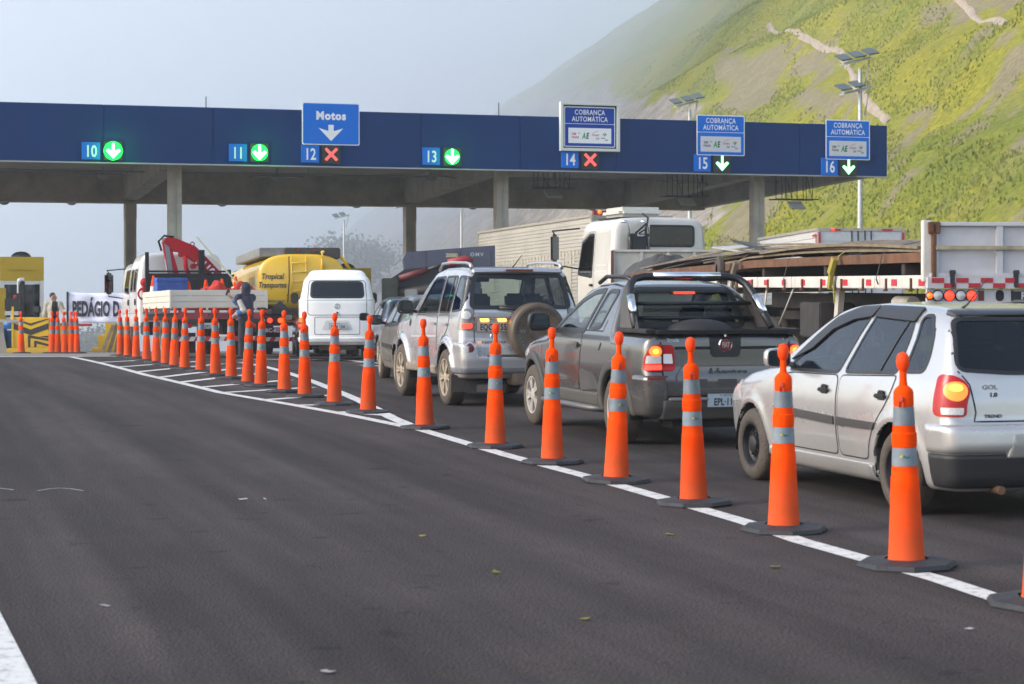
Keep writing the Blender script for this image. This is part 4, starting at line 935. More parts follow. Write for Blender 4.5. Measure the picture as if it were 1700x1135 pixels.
class Body:
    """f: solid outer skin; cut: list of (projection, polygon) window holes"""
    def __init__(s, t, f, lo, hi, h): s.t, s.f, s.lo, s.hi, s.h = t, f, lo, hi, h; s.cuts = []; s.L = hi[1]
    def proj(s, pr):
        if isinstance(pr, str):
            if pr == 'B': return ((0, s.lo[1]-1.2, 0), (1, 0, 0), (0, 0, 1), (0, 1, 0))
            if pr == 'F': return ((0, s.L+1.2, 0), (1, 0, 0), (0, 0, 1), (0, -1, 0))
            return PROJ[pr]
        return pr
    def cast(s, pts2, pr, far=4.2):
        o, u, v, d = [np.array(q, float) for q in s.proj(pr)]; p = np.asarray(pts2, float)
        base = o+p[:, :1]*u+p[:, 1:]*v; n = 150; ts = np.linspace(0, far, n)
        q = base[:, None, :]+ts[None, :, None]*d; val = s.f(q[..., 0], q[..., 1], q[..., 2])
        hit = val < 0; k = np.argmax(hit, 1); miss = ~hit.any(1); k = np.maximum(k, 1)
        a, b = ts[k-1], ts[k]
        for _ in range(22):
            m = (a+b)/2; w_ = base+m[:, None]*d; iv = s.f(w_[:, 0], w_[:, 1], w_[:, 2]) < 0; b = np.where(iv, m, b); a = np.where(iv, a, m)
        t = (a+b)/2
        if miss.any(): t[miss] = np.median(t[~miss]) if (~miss).any() else 1
        r = base+t[:, None]*d; g = grad(s.f, r); g /= np.maximum(np.linalg.norm(g, axis=1), 1e-6)[:, None]
        return r, g
    def patch(s, name, poly, pr, off, m, parent=None, skirt=.02, step=.06, inner=None, far=4.2):
        """a thin shell lying on the body inside a 2-D outline; inner: hole outline"""
        def dens(pl):
            out = []
            for a, b in zip(pl, pl[1:]+pl[:1]):
                k = max(1, int(math.hypot(b[0]-a[0], b[1]-a[1])/step)); out += [(a[0]+(b[0]-a[0])*j/k, a[1]+(b[1]-a[1])*j/k) for j in range(k)]
            return out
        def area(pl): return sum(pl[i][0]*pl[(i+1) % len(pl)][1]-pl[(i+1) % len(pl)][0]*pl[i][1] for i in range(len(pl)))
        poly = list(poly) if area(poly) > 0 else list(poly)[::-1]
        o = dens(poly); loops = [o]; edges = [(i, (i+1) % len(o)) for i in range(len(o))]; pts = list(o); faces = [list(range(len(o)))]
        if inner:
            q = list(inner) if area(inner) > 0 else list(inner)[::-1]
            if len(q) == len(poly):                     # ring with matching corners
                q2 = []
                for i in range(len(poly)):
                    a, b = poly[i], poly[(i+1) % len(poly)]; c, d = q[i], q[(i+1) % len(q)]; k = max(1, int(math.hypot(b[0]-a[0], b[1]-a[1])/step))
                    q2 += [(c[0]+(d[0]-c[0])*j/k, c[1]+(d[1]-c[1])*j/k) for j in range(k)]
                pts2 = o+q2; n = len(o); tri = [(i, (i+1) % n, n+(i+1) % n, n+i) for i in range(n)]
                P3, N3 = s.cast(pts2, pr, far); loops_i = [list(range(n)), list(range(n, 2*n))[::-1]]
        else:
            P2 = np.array(o); xs = np.arange(P2[:, 0].min()+step/2, P2[:, 0].max(), step); ys = np.arange(P2[:, 1].min()+step/2, P2[:, 1].max(), step)
            if len(xs) and len(ys):
                gx, gy = np.meshgrid(xs, ys); gx, gy = gx.ravel(), gy.ravel(); ok = polysd(o, gx, gy) < -step*.35; pts += list(zip(gx[ok], gy[ok]))
            vs, es, fs, *_ = delaunay_2d_cdt([Vector(p) for p in pts], edges, faces, 1, 1e-5)
            pts2 = [(v.x, v.y) for v in vs]; tri = [tuple(f) for f in fs]
            P3, N3 = s.cast(pts2, pr, far)
            be = {}
            for f in tri:
                for a, b in zip(f, f[1:]+f[:1]): be[(a, b)] = 1
            nxt = {a: b for (a, b) in be if (b, a) not in be}; loops_i = []
            while nxt:
                st = next(iter(nxt)); lp = [st]; c = nxt.pop(st)
                while c != st and c in nxt: lp.append(c); c = nxt.pop(c)
                loops_i.append(lp)
        Vv = P3+N3*off; n = len(Vv); U_, V_, D_ = [np.array(q, float) for q in s.proj(pr)[1:]]
        flip = np.dot(np.cross(U_, V_), D_) > 0
        Fc = [tuple(t[::-1]) if flip else tuple(t) for t in tri]; Vl = [tuple(v) for v in Vv]; nrm = [tuple(q) for q in N3]
        for lp in loops_i:
            b0 = len(Vl); 
            for i in lp: Vl.append(tuple(Vv[i])); nrm.append(None)
            for i in lp: Vl.append(tuple(P3[i]+N3[i]*(off-skirt))); nrm.append(None)
            m_ = len(lp)
            for j in range(m_):
                q = (b0+j, b0+m_+j, b0+m_+(j+1) % m_, b0+(j+1) % m_); Fc.append(q if flip is False else q[::-1])
        ob = meshnp(name, Vl, Fc, m, parent if parent is not None else s.t)
        nn = [nrm[i] if nrm[i] is not None else tuple(ob.data.vertices[i].normal) for i in range(len(Vl))]
        ob.data.normals_split_custom_set_from_vertices(nn); return ob
    def window(s, name, poly, pr, m, rad=.05, trim=.022, tm=None, parent=None, cut=True):
        pl = roundp(poly, rad)
        if cut: s.cuts.append((pr, pl))
        g = s.patch(name, growp(pl, .010), pr, .0015, m, parent, skirt=.006)
        s.patch('window_seal', growp(pl, trim*.6), pr, .005, tm or BLACKP, g, skirt=.01, inner=growp(pl, -trim*.5))
        return g
    def gap(s, name, path, pr, m=None, wid=.008, off=.0025, closed=False, parent=None):
        pth = [Vector(p).to_2d() for p in path]; out = []
        segs = list(zip(pth, pth[1:]+pth[:1])) if closed else list(zip(pth[:-1], pth[1:]))
        for a, b in segs:
            k = max(1, int((b-a).length/.05)); out += [a.lerp(b, j/k) for j in range(k)]
        if not closed: out.append(pth[-1])
        n = len(out); L_ = []; R_ = []
        for i, p in enumerate(out):
            d = (out[(i+1) % n]-out[i-1]) if closed else out[min(i+1, n-1)]-out[max(i-1, 0)]; d.normalize(); q = Vector((-d.y, d.x))*wid/2; L_.append(p+q); R_.append(p-q)
        P3, N3 = s.cast([tuple(p) for p in L_+R_], pr); Vv = P3+N3*off
        U_, V_, D_ = [np.array(q, float) for q in s.proj(pr)[1:]]; flip = np.dot(np.cross(U_, V_), D_) > 0
        Fc = []
        for i in range(n if closed else n-1):
            j = (i+1) % n; q = (i, n+i, n+j, j); Fc.append(q[::-1] if flip else q)
        o = meshnp(name, Vv, Fc, m or BLACKM, parent if parent is not None else s.t); return o
    def point(s, u, v, pr):
        p, n = s.cast([(u, v)], pr); return Vector(p[0]), Vector(n[0])
    def text(s, name, txt, u, v, pr, size, m, parent=None, sx=1, off=.005, shear=0, weight=0, spacing=1, align='CENTER'):
        p, n = s.point(u, v, pr); U_, V_, D_ = s.proj(pr)[1:]
        x = Vector(U_) if pr != 'L' else -Vector(U_)
        M = frame_m(p+n*off, x-n*x.dot(n), V_); bm = B(); textbm(bm, txt, size, M, align=align, depth=0, sx=sx, shear=shear, weight=weight, spacing=spacing)
        return obj(name, bm, m, parent if parent is not None else s.t)
    def part(s, name, region, t, m, k=.01, parent=None, h=None, lo=None, hi=None):
        """a skin piece standing t proud of the body where region(x, y, z) < 0"""
        f = lambda x, y, z: smax(smax(s.f(x, y, z)-t, region(x, y, z), k), -(s.f(x, y, z)+.03), .004)
        return sdf_obj(name, f, lo or s.lo, hi or s.hi, h or s.h, m, parent if parent is not None else s.t, skin=lambda x, y, z: smax(s.f(x, y, z)-t, region(x, y, z), k))
    def shell(s, name, m, minner, cabin, extra=None, parent=None):
        """the painted body: solid minus cabin hollow minus windows minus extra"""
        cuts = [(c, pr, pl) for pr, pl in s.cuts for c in [0]]
        lat = {}
        def f(x, y, z):
            d = s.f(x, y, z)
            if cabin is not None: d = np.maximum(d, -np.maximum(s.f(x, y, z)+.035, cabin(x, y, z)))
            for _, pr, pl in cuts:
                if pr in ('L', 'R'):
                    d = np.maximum(d, -np.maximum(polysd(pl, *np.broadcast_arrays(y, z)), (x+.35) if pr == 'L' else (.35-x)))
                elif pr == 'B': d = np.maximum(d, -np.maximum(polysd(pl, *np.broadcast_arrays(x, z)), y-s.bcut))
                elif pr == 'F': d = np.maximum(d, -np.maximum(polysd(pl, *np.broadcast_arrays(x, z)), s.fcut-y))
            if extra is not None: d = np.maximum(d, extra(x, y, z))
            return d
        def mi(c): return (s.f(c[:, 0], c[:, 1], c[:, 2]) < -.012).astype(int)
        return sdf_obj(name, f, s.lo, s.hi, s.h, [m, minner], parent if parent is not None else s.t, skin=s.f, midx=mi)
def car_field(wz, plan, top, rear, front, zb, W0, wheels, rc=.07, fc=.16, crown=.035, flare=.012, ks=.1, ke=.07):
    def f(x, y, z):
        ax = np.abs(x); w = wz(z)-plan(y)
        for yw, zw, ra in wheels:
            rho = np.sqrt((y-yw)**2+(z-zw)**2); w = w+flare*np.exp(-((rho-ra-.025)/.055)**2)
        q = (ax/W0)**2
        d = smax(ax-w, (z-top(y)+crown*q)*.85, ks)
        d = smax(d, (rear(z)+rc*q*q-y)*.9, ke); d = smax(d, (y-front(z)+fc*q*q)*.9, ke)
        return smax(d, zb-z, .05)
    return f
def arch_cut(wheels, W0):
    def f(x, y, z):
        r = np.full(np.broadcast(x, y, z).shape, -9.)
        for yw, zw, ra in wheels:
            c = np.sqrt((y-yw)**2+(z-zw)**2)-ra; r = np.maximum(r, -np.maximum(c, (W0-.30)-np.abs(x)))
        return r
    return f
def arch_liner(t, wheels, W0):
    for yw, zw, ra in wheels:
        for sd in (-1, 1):
            M = Matrix.Translation((sd*(W0-.035), yw, zw)) @ Matrix.Rotation(R(90), 4, 'Y')
            bm = B(); prof = [(ra+.004, 0), (ra+.004, -.27*sd), (.02, -.27*sd)]
            n = 22; rings = []
            for r, d in prof: rings.append([bm.verts.new((sd*(W0-.035)+d, yw+r*math.cos(R(-12+204*k/n)), zw+r*math.sin(R(-12+204*k/n)))) for k in range(n+1)])
            for a, b in zip(rings[:-1], rings[1:]):
                for k in range(n): bm.faces.new((a[k], a[k+1], b[k+1], b[k]))
            obj('wheel_arch', bm, BLACKM, t)
def wheel_set(t, pos, r, wd, W0, tm, style, rimr, rm):
    """pos: list of (y, z); one wheel is built, the others are copies"""
    bm = B(); hw = wd/2; Mx = Matrix.Rotation(R(-90), 4, 'Y')   # local axis towards -x (outer side of the left wheels)
    lathe(bm, [(rimr, hw-.012), (rimr+.012, hw), (r-.055, hw+.004), (r-.02, hw-.012), (r-.004, hw-.03), (r, hw-.05), (r, -hw+.05), (r-.004, -hw+.03), (r-.02, -hw+.012), (rimr, -hw), (rimr-.02, -hw+.02)], 40, Mx)
    ty = obj('wheel', bm, tm, t, smooth=40)
    bm = B(); z0 = hw-.02
    lathe(bm, [(rimr+.004, hw-.004), (rimr-.012, hw-.006), (rimr-.022, hw-.03), (rimr-.035, -.03), (rimr-.04, -hw+.03)], 36, Mx)
    if style == 'steel':
        lathe(bm, [(rimr-.03, hw-.05), (rimr-.06, hw-.075), (rimr-.11, hw-.045), (.075, hw-.05), (.068, hw-.02), (.055, hw-.012), (.001, hw-.012)], 36, Mx)
        for k in range(12):
            a = 2*PI*k/12; rr = rimr-.075; c = Mx @ Vector((rr*math.cos(a), rr*math.sin(a), hw-.066)); cyl(bm, c, c+Vector((-.012, 0, 0)), .017, .015, 8, mi=1)
        for k in range(4):
            a = 2*PI*k/4+.4; c = Mx @ Vector((.09*math.cos(a), .09*math.sin(a), hw-.05)); cyl(bm, c, c+Vector((-.02, 0, 0)), .013, .011, 8)
    else:
        ns = {'six': 6, 'five': 5, 'seven': 7}[style]
        for k in range(ns):
            a = 2*PI*k/ns
            for da, wq in ((-.13, .026), (.13, .026)) if style != 'five' else ((-.16, .034), (.16, .034)):
                p0 = Vector((.05*math.cos(a), .05*math.sin(a), hw-.03)); a1 = a+da*1.15; p1 = Vector(((rimr-.016)*math.cos(a1), (rimr-.016)*math.sin(a1), hw-.022))
                q = (p1-p0); mm = Mx @ Matrix.Translation((p0+p1)/2) @ Matrix.Rotation(math.atan2(q.y, q.x), 4, 'Z') @ Matrix.Diagonal((q.length, wq*1.25, .03, 1)); bmesh.ops.create_cube(bm, size=1, matrix=mm)
        lathe(bm, [(.075, hw-.06), (.072, hw-.016), (.055, hw-.008), (.03, hw-.006), (.001, hw-.006)], 24, Mx)
        lathe(bm, [(rimr-.03, hw-.10), (.001, hw-.10)], 24, Mx, mi=1)
    ri = obj('rim', bm, [rm, BLACKM], ty, smooth=35)
    out = []
    for i, (y, z) in enumerate(pos):
        for sd in (-1, 1):
            o = ty if (i == 0 and sd < 0) else copy_tree(ty, t); o.parent = t
            o.location = (sd*(W0-hw), y, z); o.rotation_euler = (random.uniform(0, 1), 0, 0 if sd < 0 else PI) if sd < 0 else (0, 0, PI); out.append(o)
    return out
def plate(t, c, rx, txt, w=.40, h=.13, top='', m=None, rz=0):
    M = Matrix.Translation(c) @ Euler((rx, 0, rz)).to_matrix().to_4x4() @ frame_m((0, 0, 0), (1, 0, 0), (0, 0, 1))
    bm = B(); prism(bm, rpoly(w, h, .012), M @ T(0, 0, -.004), .008); p = obj('number_plate', bm, m or PLATE, t)
    bm = B(); textbm(bm, txt, h*.52, M @ T(0, -h*.10), depth=.0055, sx=.72, weight=.035, spacing=1.05)
    if top: textbm(bm, top, h*.14, M @ T(0, h*.36), depth=.0055, sx=.8)
    obj('lettering', bm, INKD, p)
    bm = B(); q = [(w/2, h/2), (-w/2, h/2), (-w/2, -h/2), (w/2, -h/2)]
    for (x, y), (a, b) in (((0, h/2), (w, .006)), ((0, -h/2), (w, .006)), ((w/2, 0), (.006, h)), ((-w/2, 0), (.006, h))): box(bm, tuple(M @ Vector((x, y, .004))), (a, .004, b), Euler((rx, 0, rz)))
    obj('plate_rim', bm, mat('plate rim', (.10, .10, .11), .5), p); return p
def seats(t, rows, z0, W):
    for y, xs in rows:
        for x in xs:
            w = .46 if len(xs) > 1 else W
            bm = B(); box(bm, (x, y+.22, z0+.08), (w, .48, .16)); box(bm, (x, y-.04, z0+.40), (w, .14, .56), Euler((R(-12), 0, 0)))
            for dx in ([0] if len(xs) > 1 else (-.35, .35)): box(bm, (x+dx, y-.13, z0+.78), (.27, .10, .19), Euler((R(-8), 0, 0)))
            obj('seat', bm, SEATM, t, bevel=.035, smooth=60)
def lamp_patch(b, name, poly, pr, off, m, parent=None, skirt=.02, **k): return b.patch(name, roundp(poly, k.pop('rad', .02)), pr, off, m, parent, skirt=skirt, step=.03)
def mirror_arm(t, p, s, size, m, mg=None, rim=True):
    """door mirror: rounded housing with its glass facing back"""
    w_, h_, d_ = size; bm = B(); bmesh.ops.create_uvsphere(bm, u_segments=20, v_segments=12, radius=.5)
    for v in bm.verts:
        c = v.co; c.x = math.copysign(abs(c.x*2)**.6/2, c.x); c.z = math.copysign(abs(c.z*2)**.6/2, c.z)
        if c.y < -.18: c.y = -.18
        v.co = Vector((c.x*w_, c.y*d_*1.3, c.z*h_))+Vector(p)
    tube(bm, [Vector(p)+Vector((-s*w_*.35, .02, -h_*.25)), Vector(p)+Vector((-s*(w_*.5+.06), .05, -h_*.35))], .022, 8)
    o = obj('door_mirror', bm, m, t, smooth=60)
    bm = B(); prism(bm, rpoly(w_*.84, h_*.78, h_*.2), Matrix.Translation(Vector(p)+Vector((0, -.18*d_*1.3-.004, 0))) @ frame_m((0, 0, 0), (1, 0, 0), (0, 0, 1)), .003); obj('mirror_glass', bm, mg or mat('mirror dark glass', (.10, .11, .12), .05, 1), o)
    return o
# ------------------------------------------------------------------ the silver hatchback in front
DUST = (.20, .165, .13)
INNER = mat('cabin lining', (.05, .05, .052), .9)
def hatchback():
    t = thing('hatchback', 'silver five-door hatchback nearest the camera at the right edge, brake lamp lit', 'car', (3.61, 13.575, 0), R(17))
    W0 = .83; WH = ((.70, .285, .335), (3.17, .285, .335))
    wz = tab([(.15, .72), (.24, .78), (.42, .815), (.6, .83), (.75, .826), (.9, .80), (.96, .775), (1.2, .67), (1.36, .585), (1.45, .54)], .035)
    plan = tab([(-.1, .10), (.0, .075), (.25, .025), (.7, 0), (2.9, 0), (3.4, .035), (3.8, .12), (4, .2)], .08)
    top = tab([(0, 1.36), (.35, 1.385), (.8, 1.425), (1.4, 1.44), (1.9, 1.415), (2.1, 1.375), (2.4, 1.20), (2.78, .97), (2.86, .945), (3.3, .885), (3.65, .80), (3.85, .70), (3.95, .6)], .045)
    rear = tab([(.15, .10), (.28, .03), (.5, 0), (.62, .01), (.66, .035), (.80, .045), (.95, .075), (1.0, .10), (1.2, .24), (1.34, .345), (1.38, .39), (1.5, .6)], .018)
    front = tab([(.15, 3.8), (.4, 3.92), (.6, 3.90), (.75, 3.84), (.9, 3.7), (1.5, 3.7)], .04)
    f = car_field(wz, plan, top, rear, front, .19, W0, WH, flare=.014)
    b = Body(t, f, (-.95, -.1, .1), (.95, 4.02, 1.52), .021); b.bcut = .62; b.fcut = 2.0
    SIL = paint('silver paint warm', (.51, .505, .495), .58, .25, dirt=((.24, .20, .16), .26, .8))
    for s in 'LR':
        b.window('side_window', [(2.44, .915), (2.44, .955), (2.18, 1.13), (1.98, 1.28), (1.72, 1.355), (1.46, 1.375), (1.63, .925)], s, GLASS_D, .05)
        b.window('side_window', [(1.53, .93), (1.38, 1.375), (.83, 1.365), (.76, 1.2), (.76, .955)], s, GLASS_D, .05)
        b.window('side_window', [(.66, .965), (.66, 1.2), (.72, 1.345), (.60, 1.345), (.47, 1.22), (.42, 1.08), (.42, .975)], s, GLASS_D, .05)
        b.gap('window_divider', [(1.02, .94), (.86, 1.36)], s, BLACKP, .035, .007)
        # rain deflectors over the two door windows
        DEF = mat('smoked deflector', (.022, .022, .025), .35, spec=.3)
        b.patch('rain_deflector', roundp([(2.47, .98), (2.2, 1.17), (1.98, 1.315), (1.72, 1.388), (1.42, 1.40), (1.44, 1.325), (1.70, 1.30), (1.96, 1.225), (2.18, 1.08)], .02), s, .018, DEF, skirt=.016)
        b.patch('rain_deflector', roundp([(1.41, 1.40), (.78, 1.392), (.77, 1.30), (1.40, 1.325)], .02), s, .018, DEF, skirt=.016)
        # doors
        for y0, y1, rear_ in ((2.62, 1.60, False), (1.575, .70, True)):
            if not rear_: pl = [(2.60, .33), (2.63, .62), (2.58, .87), (2.40, .893), (1.61, .905), (1.605, .33)]
            else: pl = [(1.575, .33), (1.58, .905), (.74, .935), (.76, .86), (.83, .74), (.98, .60), (1.08, .47), (1.13, .33)]
            pl = roundp(pl, .06); b.gap('door_gap', pl, s, BLACKM, .009, .002, closed=True)
            d = b.patch('door', growp(pl, -.006), s, .0035, SIL, skirt=.004, step=.08)
            yh = 1.80 if not rear_ else .90; zz = .785; p, nn = b.point(yh, zz, s); sx = -1 if s == 'L' else 1
            bm = B(); box(bm, p+nn*.018, (.022, .155, .032)); box(bm, p+nn*.006+Vector((0, 0, .005)), (.016, .10, .075)); obj('door_handle', bm, BLACKP, d, bevel=.008)
            b.patch('rub_strip', roundp([(2.66, .575), (2.66, .635), (1.625, .605), (1.625, .545)] if not rear_ else [(1.585, .545), (1.585, .605), (.965, .60), (1.0, .548)], .015), s, .016, mat('rub strip', (.045, .044, .043), .5), d, skirt=.015)
        b.part('sill', lambda x, y, z, s=s: np.maximum(np.maximum(np.abs(z-.235)-.07, np.abs(y-1.93)-.88), (x if s == 'L' else -x)+.3), .02, SIL, lo=(-.95, .95, .1) if s == 'L' else (.3, .95, .1), hi=(-.3, 2.9, .4) if s == 'L' else (.95, 2.9, .4))
        # tail lamp wraps the corner: cast from diagonally behind
        sx = -1 if s == 'L' else 1; e = Vector((-sx*.45, .89, 0)); u = Vector((.89, sx*.45, 0))
        pr = (tuple(Vector((0, 0, 0))-e*2.0), tuple(u), (0, 0, 1), tuple(e)); m = sx
        ly = [(-.76, .965), (-.665, .955), (-.60, .915), (-.575, .855), (-.60, .77), (-.60, .69), (-.80, .69), (-.795, .80)]
        ly = [(q*-m, z) if m > 0 else (q, z) for q, z in ly]
        lp = lamp_patch(b, 'tail_light', ly, pr, .022, RED_LENS, rad=.05)
        cy = [(-.665+.068*math.cos(a), .855+.062*math.sin(a)) for a in np.linspace(0, 2*PI, 20)[:-1]]; cy = [(q*-m, z) if m > 0 else (q, z) for q, z in cy]
        b.patch('brake_lamp', cy, pr, .030, AMBER_LIT, lp, skirt=.01, step=.03)
        b.patch('lamp_hot_spot', [(q*.55+(-.665 if m < 0 else .665)*.45, (z-.875)*.4+.885) for q, z in cy], pr, .034, AMBER_HOT, lp, skirt=.006, step=.03)
        cl_ = [(-.745, .705), (-.625, .705), (-.62, .75), (-.75, .75)]; b.patch('reversing_lamp', roundp([(q*-m, z) if m > 0 else (q, z) for q, z in cl_], .01), pr, .028, CLEAR_LENS, lp, skirt=.01, step=.03)
        # head lamp seen edge on
        b.patch('head_light', roundp([(3.42, .62), (3.50, .79), (3.70, .76), (3.86, .66), (3.86, .60)], .03), s, .008, CLEAR_LENS, skirt=.02, step=.04)
        mirror_arm(t, (sx*.93, 2.40, 1.0), sx, (.21, .155, .13), SIL)
    b.window('rear_window', [(-.665, 1.00), (-.565, 1.325), (.565, 1.325), (.665, 1.00), (.3, .975), (-.3, .975)], 'B', GLASS_D, .06)
    b.window('windscreen', [(-.70, 1.0), (-.57, 1.335), (.57, 1.335), (.70, 1.0)], 'F', GLASS_M, .05)
    b.part('rear_spoiler', lambda x, y, z: np.maximum(np.maximum(np.abs(z-1.372)-.028, np.abs(x)-.55), y-.50), .022, mat('spoiler dark', (.025, .024, .026), .35, coat=.5), lo=(-.7, .2, 1.3), hi=(.7, .6, 1.45), k=.02)
    # rear bumper: silver upper half, black lower half
    b.part('bumper', lambda x, y, z: np.maximum(np.abs(z-.545)-.10, y-.30-.0*z), .030, SIL, k=.05, lo=(-.95, -.12, .35), hi=(.95, .42, .75))
    b.part('lower_bumper', lambda x, y, z: np.maximum(np.abs(z-.33)-.115, y-.28), .024, mat('bumper black', (.018, .018, .02), .55), k=.03, lo=(-.95, -.12, .15), hi=(.95, .4, .5))
    b.part('plate_recess', lambda x, y, z: np.maximum(np.maximum(np.abs(z-.50)-.085, np.abs(x)-(.34+.25*(.58-z))), y-.1), .034, mat('recess silver', (.34, .33, .31), .35, .4), k=.02, lo=(-.6, -.12, .38), hi=(.6, .2, .65))
    plate(t, (0, -.045, .478), R(6), 'EPD·3071', top='SP - SAO PAULO')
    b.gap('tailgate_gap', [(-.665, .99), (-.60, .90), (-.57, .72), (-.585, .66), (.585, .66), (.57, .72), (.60, .90), (.665, .99)], 'B', BLACKM, .010, .002)
    for s_ in (1,):
        b.text('badge', 'GOL', -.46, .885, 'B', .03, CHROME, weight=.03, sx=1.3); b.text('badge', '1.0', -.44, .835, 'B', .028, BLACKP, weight=.04, sx=1.2); b.text('badge', 'TREND', -.45, .695, 'B', .022, INKD, weight=.03, sx=1.3)
    bm = B(); p, nn = b.point(0, .87, 'B'); lathe(bm, [(.040, 0), (.048, .006), (.056, 0)], 24, frame_m(p+nn*.006, (1, 0, 0), (0, nn.y*-.0, 1))); M = frame_m(p+nn*.009, (1, 0, 0), (0, 0, 1))
    textbm(bm, 'V', .034, M @ T(0, .016), depth=0, weight=.03); textbm(bm, 'W', .034, M @ T(0, -.016), depth=0, weight=.03); obj('round_emblem', bm, CHROME, t)
    bm = B(); tube(bm, [(-.35, .62, 1.40), (-.34, .58, 1.42), (-.30, .38, 1.60)], [.012, .007, .003], 8); obj('aerial', bm, BLACKP, t)
    bm = B(); tube(bm, [(.03, .0, 0)], .01) if False else cyl(bm, (-.42, -.02, .21), (-.42, .5, .21), .028); obj('exhaust_pipe', bm, mat('rusty pipe', (.18, .10, .06), .6, .4), t)
    bm = B(); box(bm, (0, 2.0, .24), (1.2, 3.3, .12)); obj('underbody', bm, BLACKM, t)
    ar = arch_cut(WH, W0); b.shell('body', SIL, INNER, lambda x, y, z: np.maximum(np.maximum(.42-z, y-2.75), .16-y), ar)
    arch_liner(t, WH, W0)
    wheel_set(t, [(w_[0], w_[1]) for w_ in WH], .287, .18, .815, TYRE, 'steel', .175, mat('black steel rim', (.02, .02, .021), .45, .2))
    seats(t, ((1.75, (-.36, .36)), (.85, (0,))), .42, 1.15)
    bm = B(); box(bm, (0, 2.55, .86), (1.3, .35, .2)); tube(bm, [(-.36+.18*math.cos(a), 2.28+.05*math.sin(a), .98+.17*math.sin(a)) for a in np.linspace(0, 2*PI, 17)[:-1]], .014, 6, closed=True); obj('dashboard', bm, BLACKM, t)
    return t
hatchback()

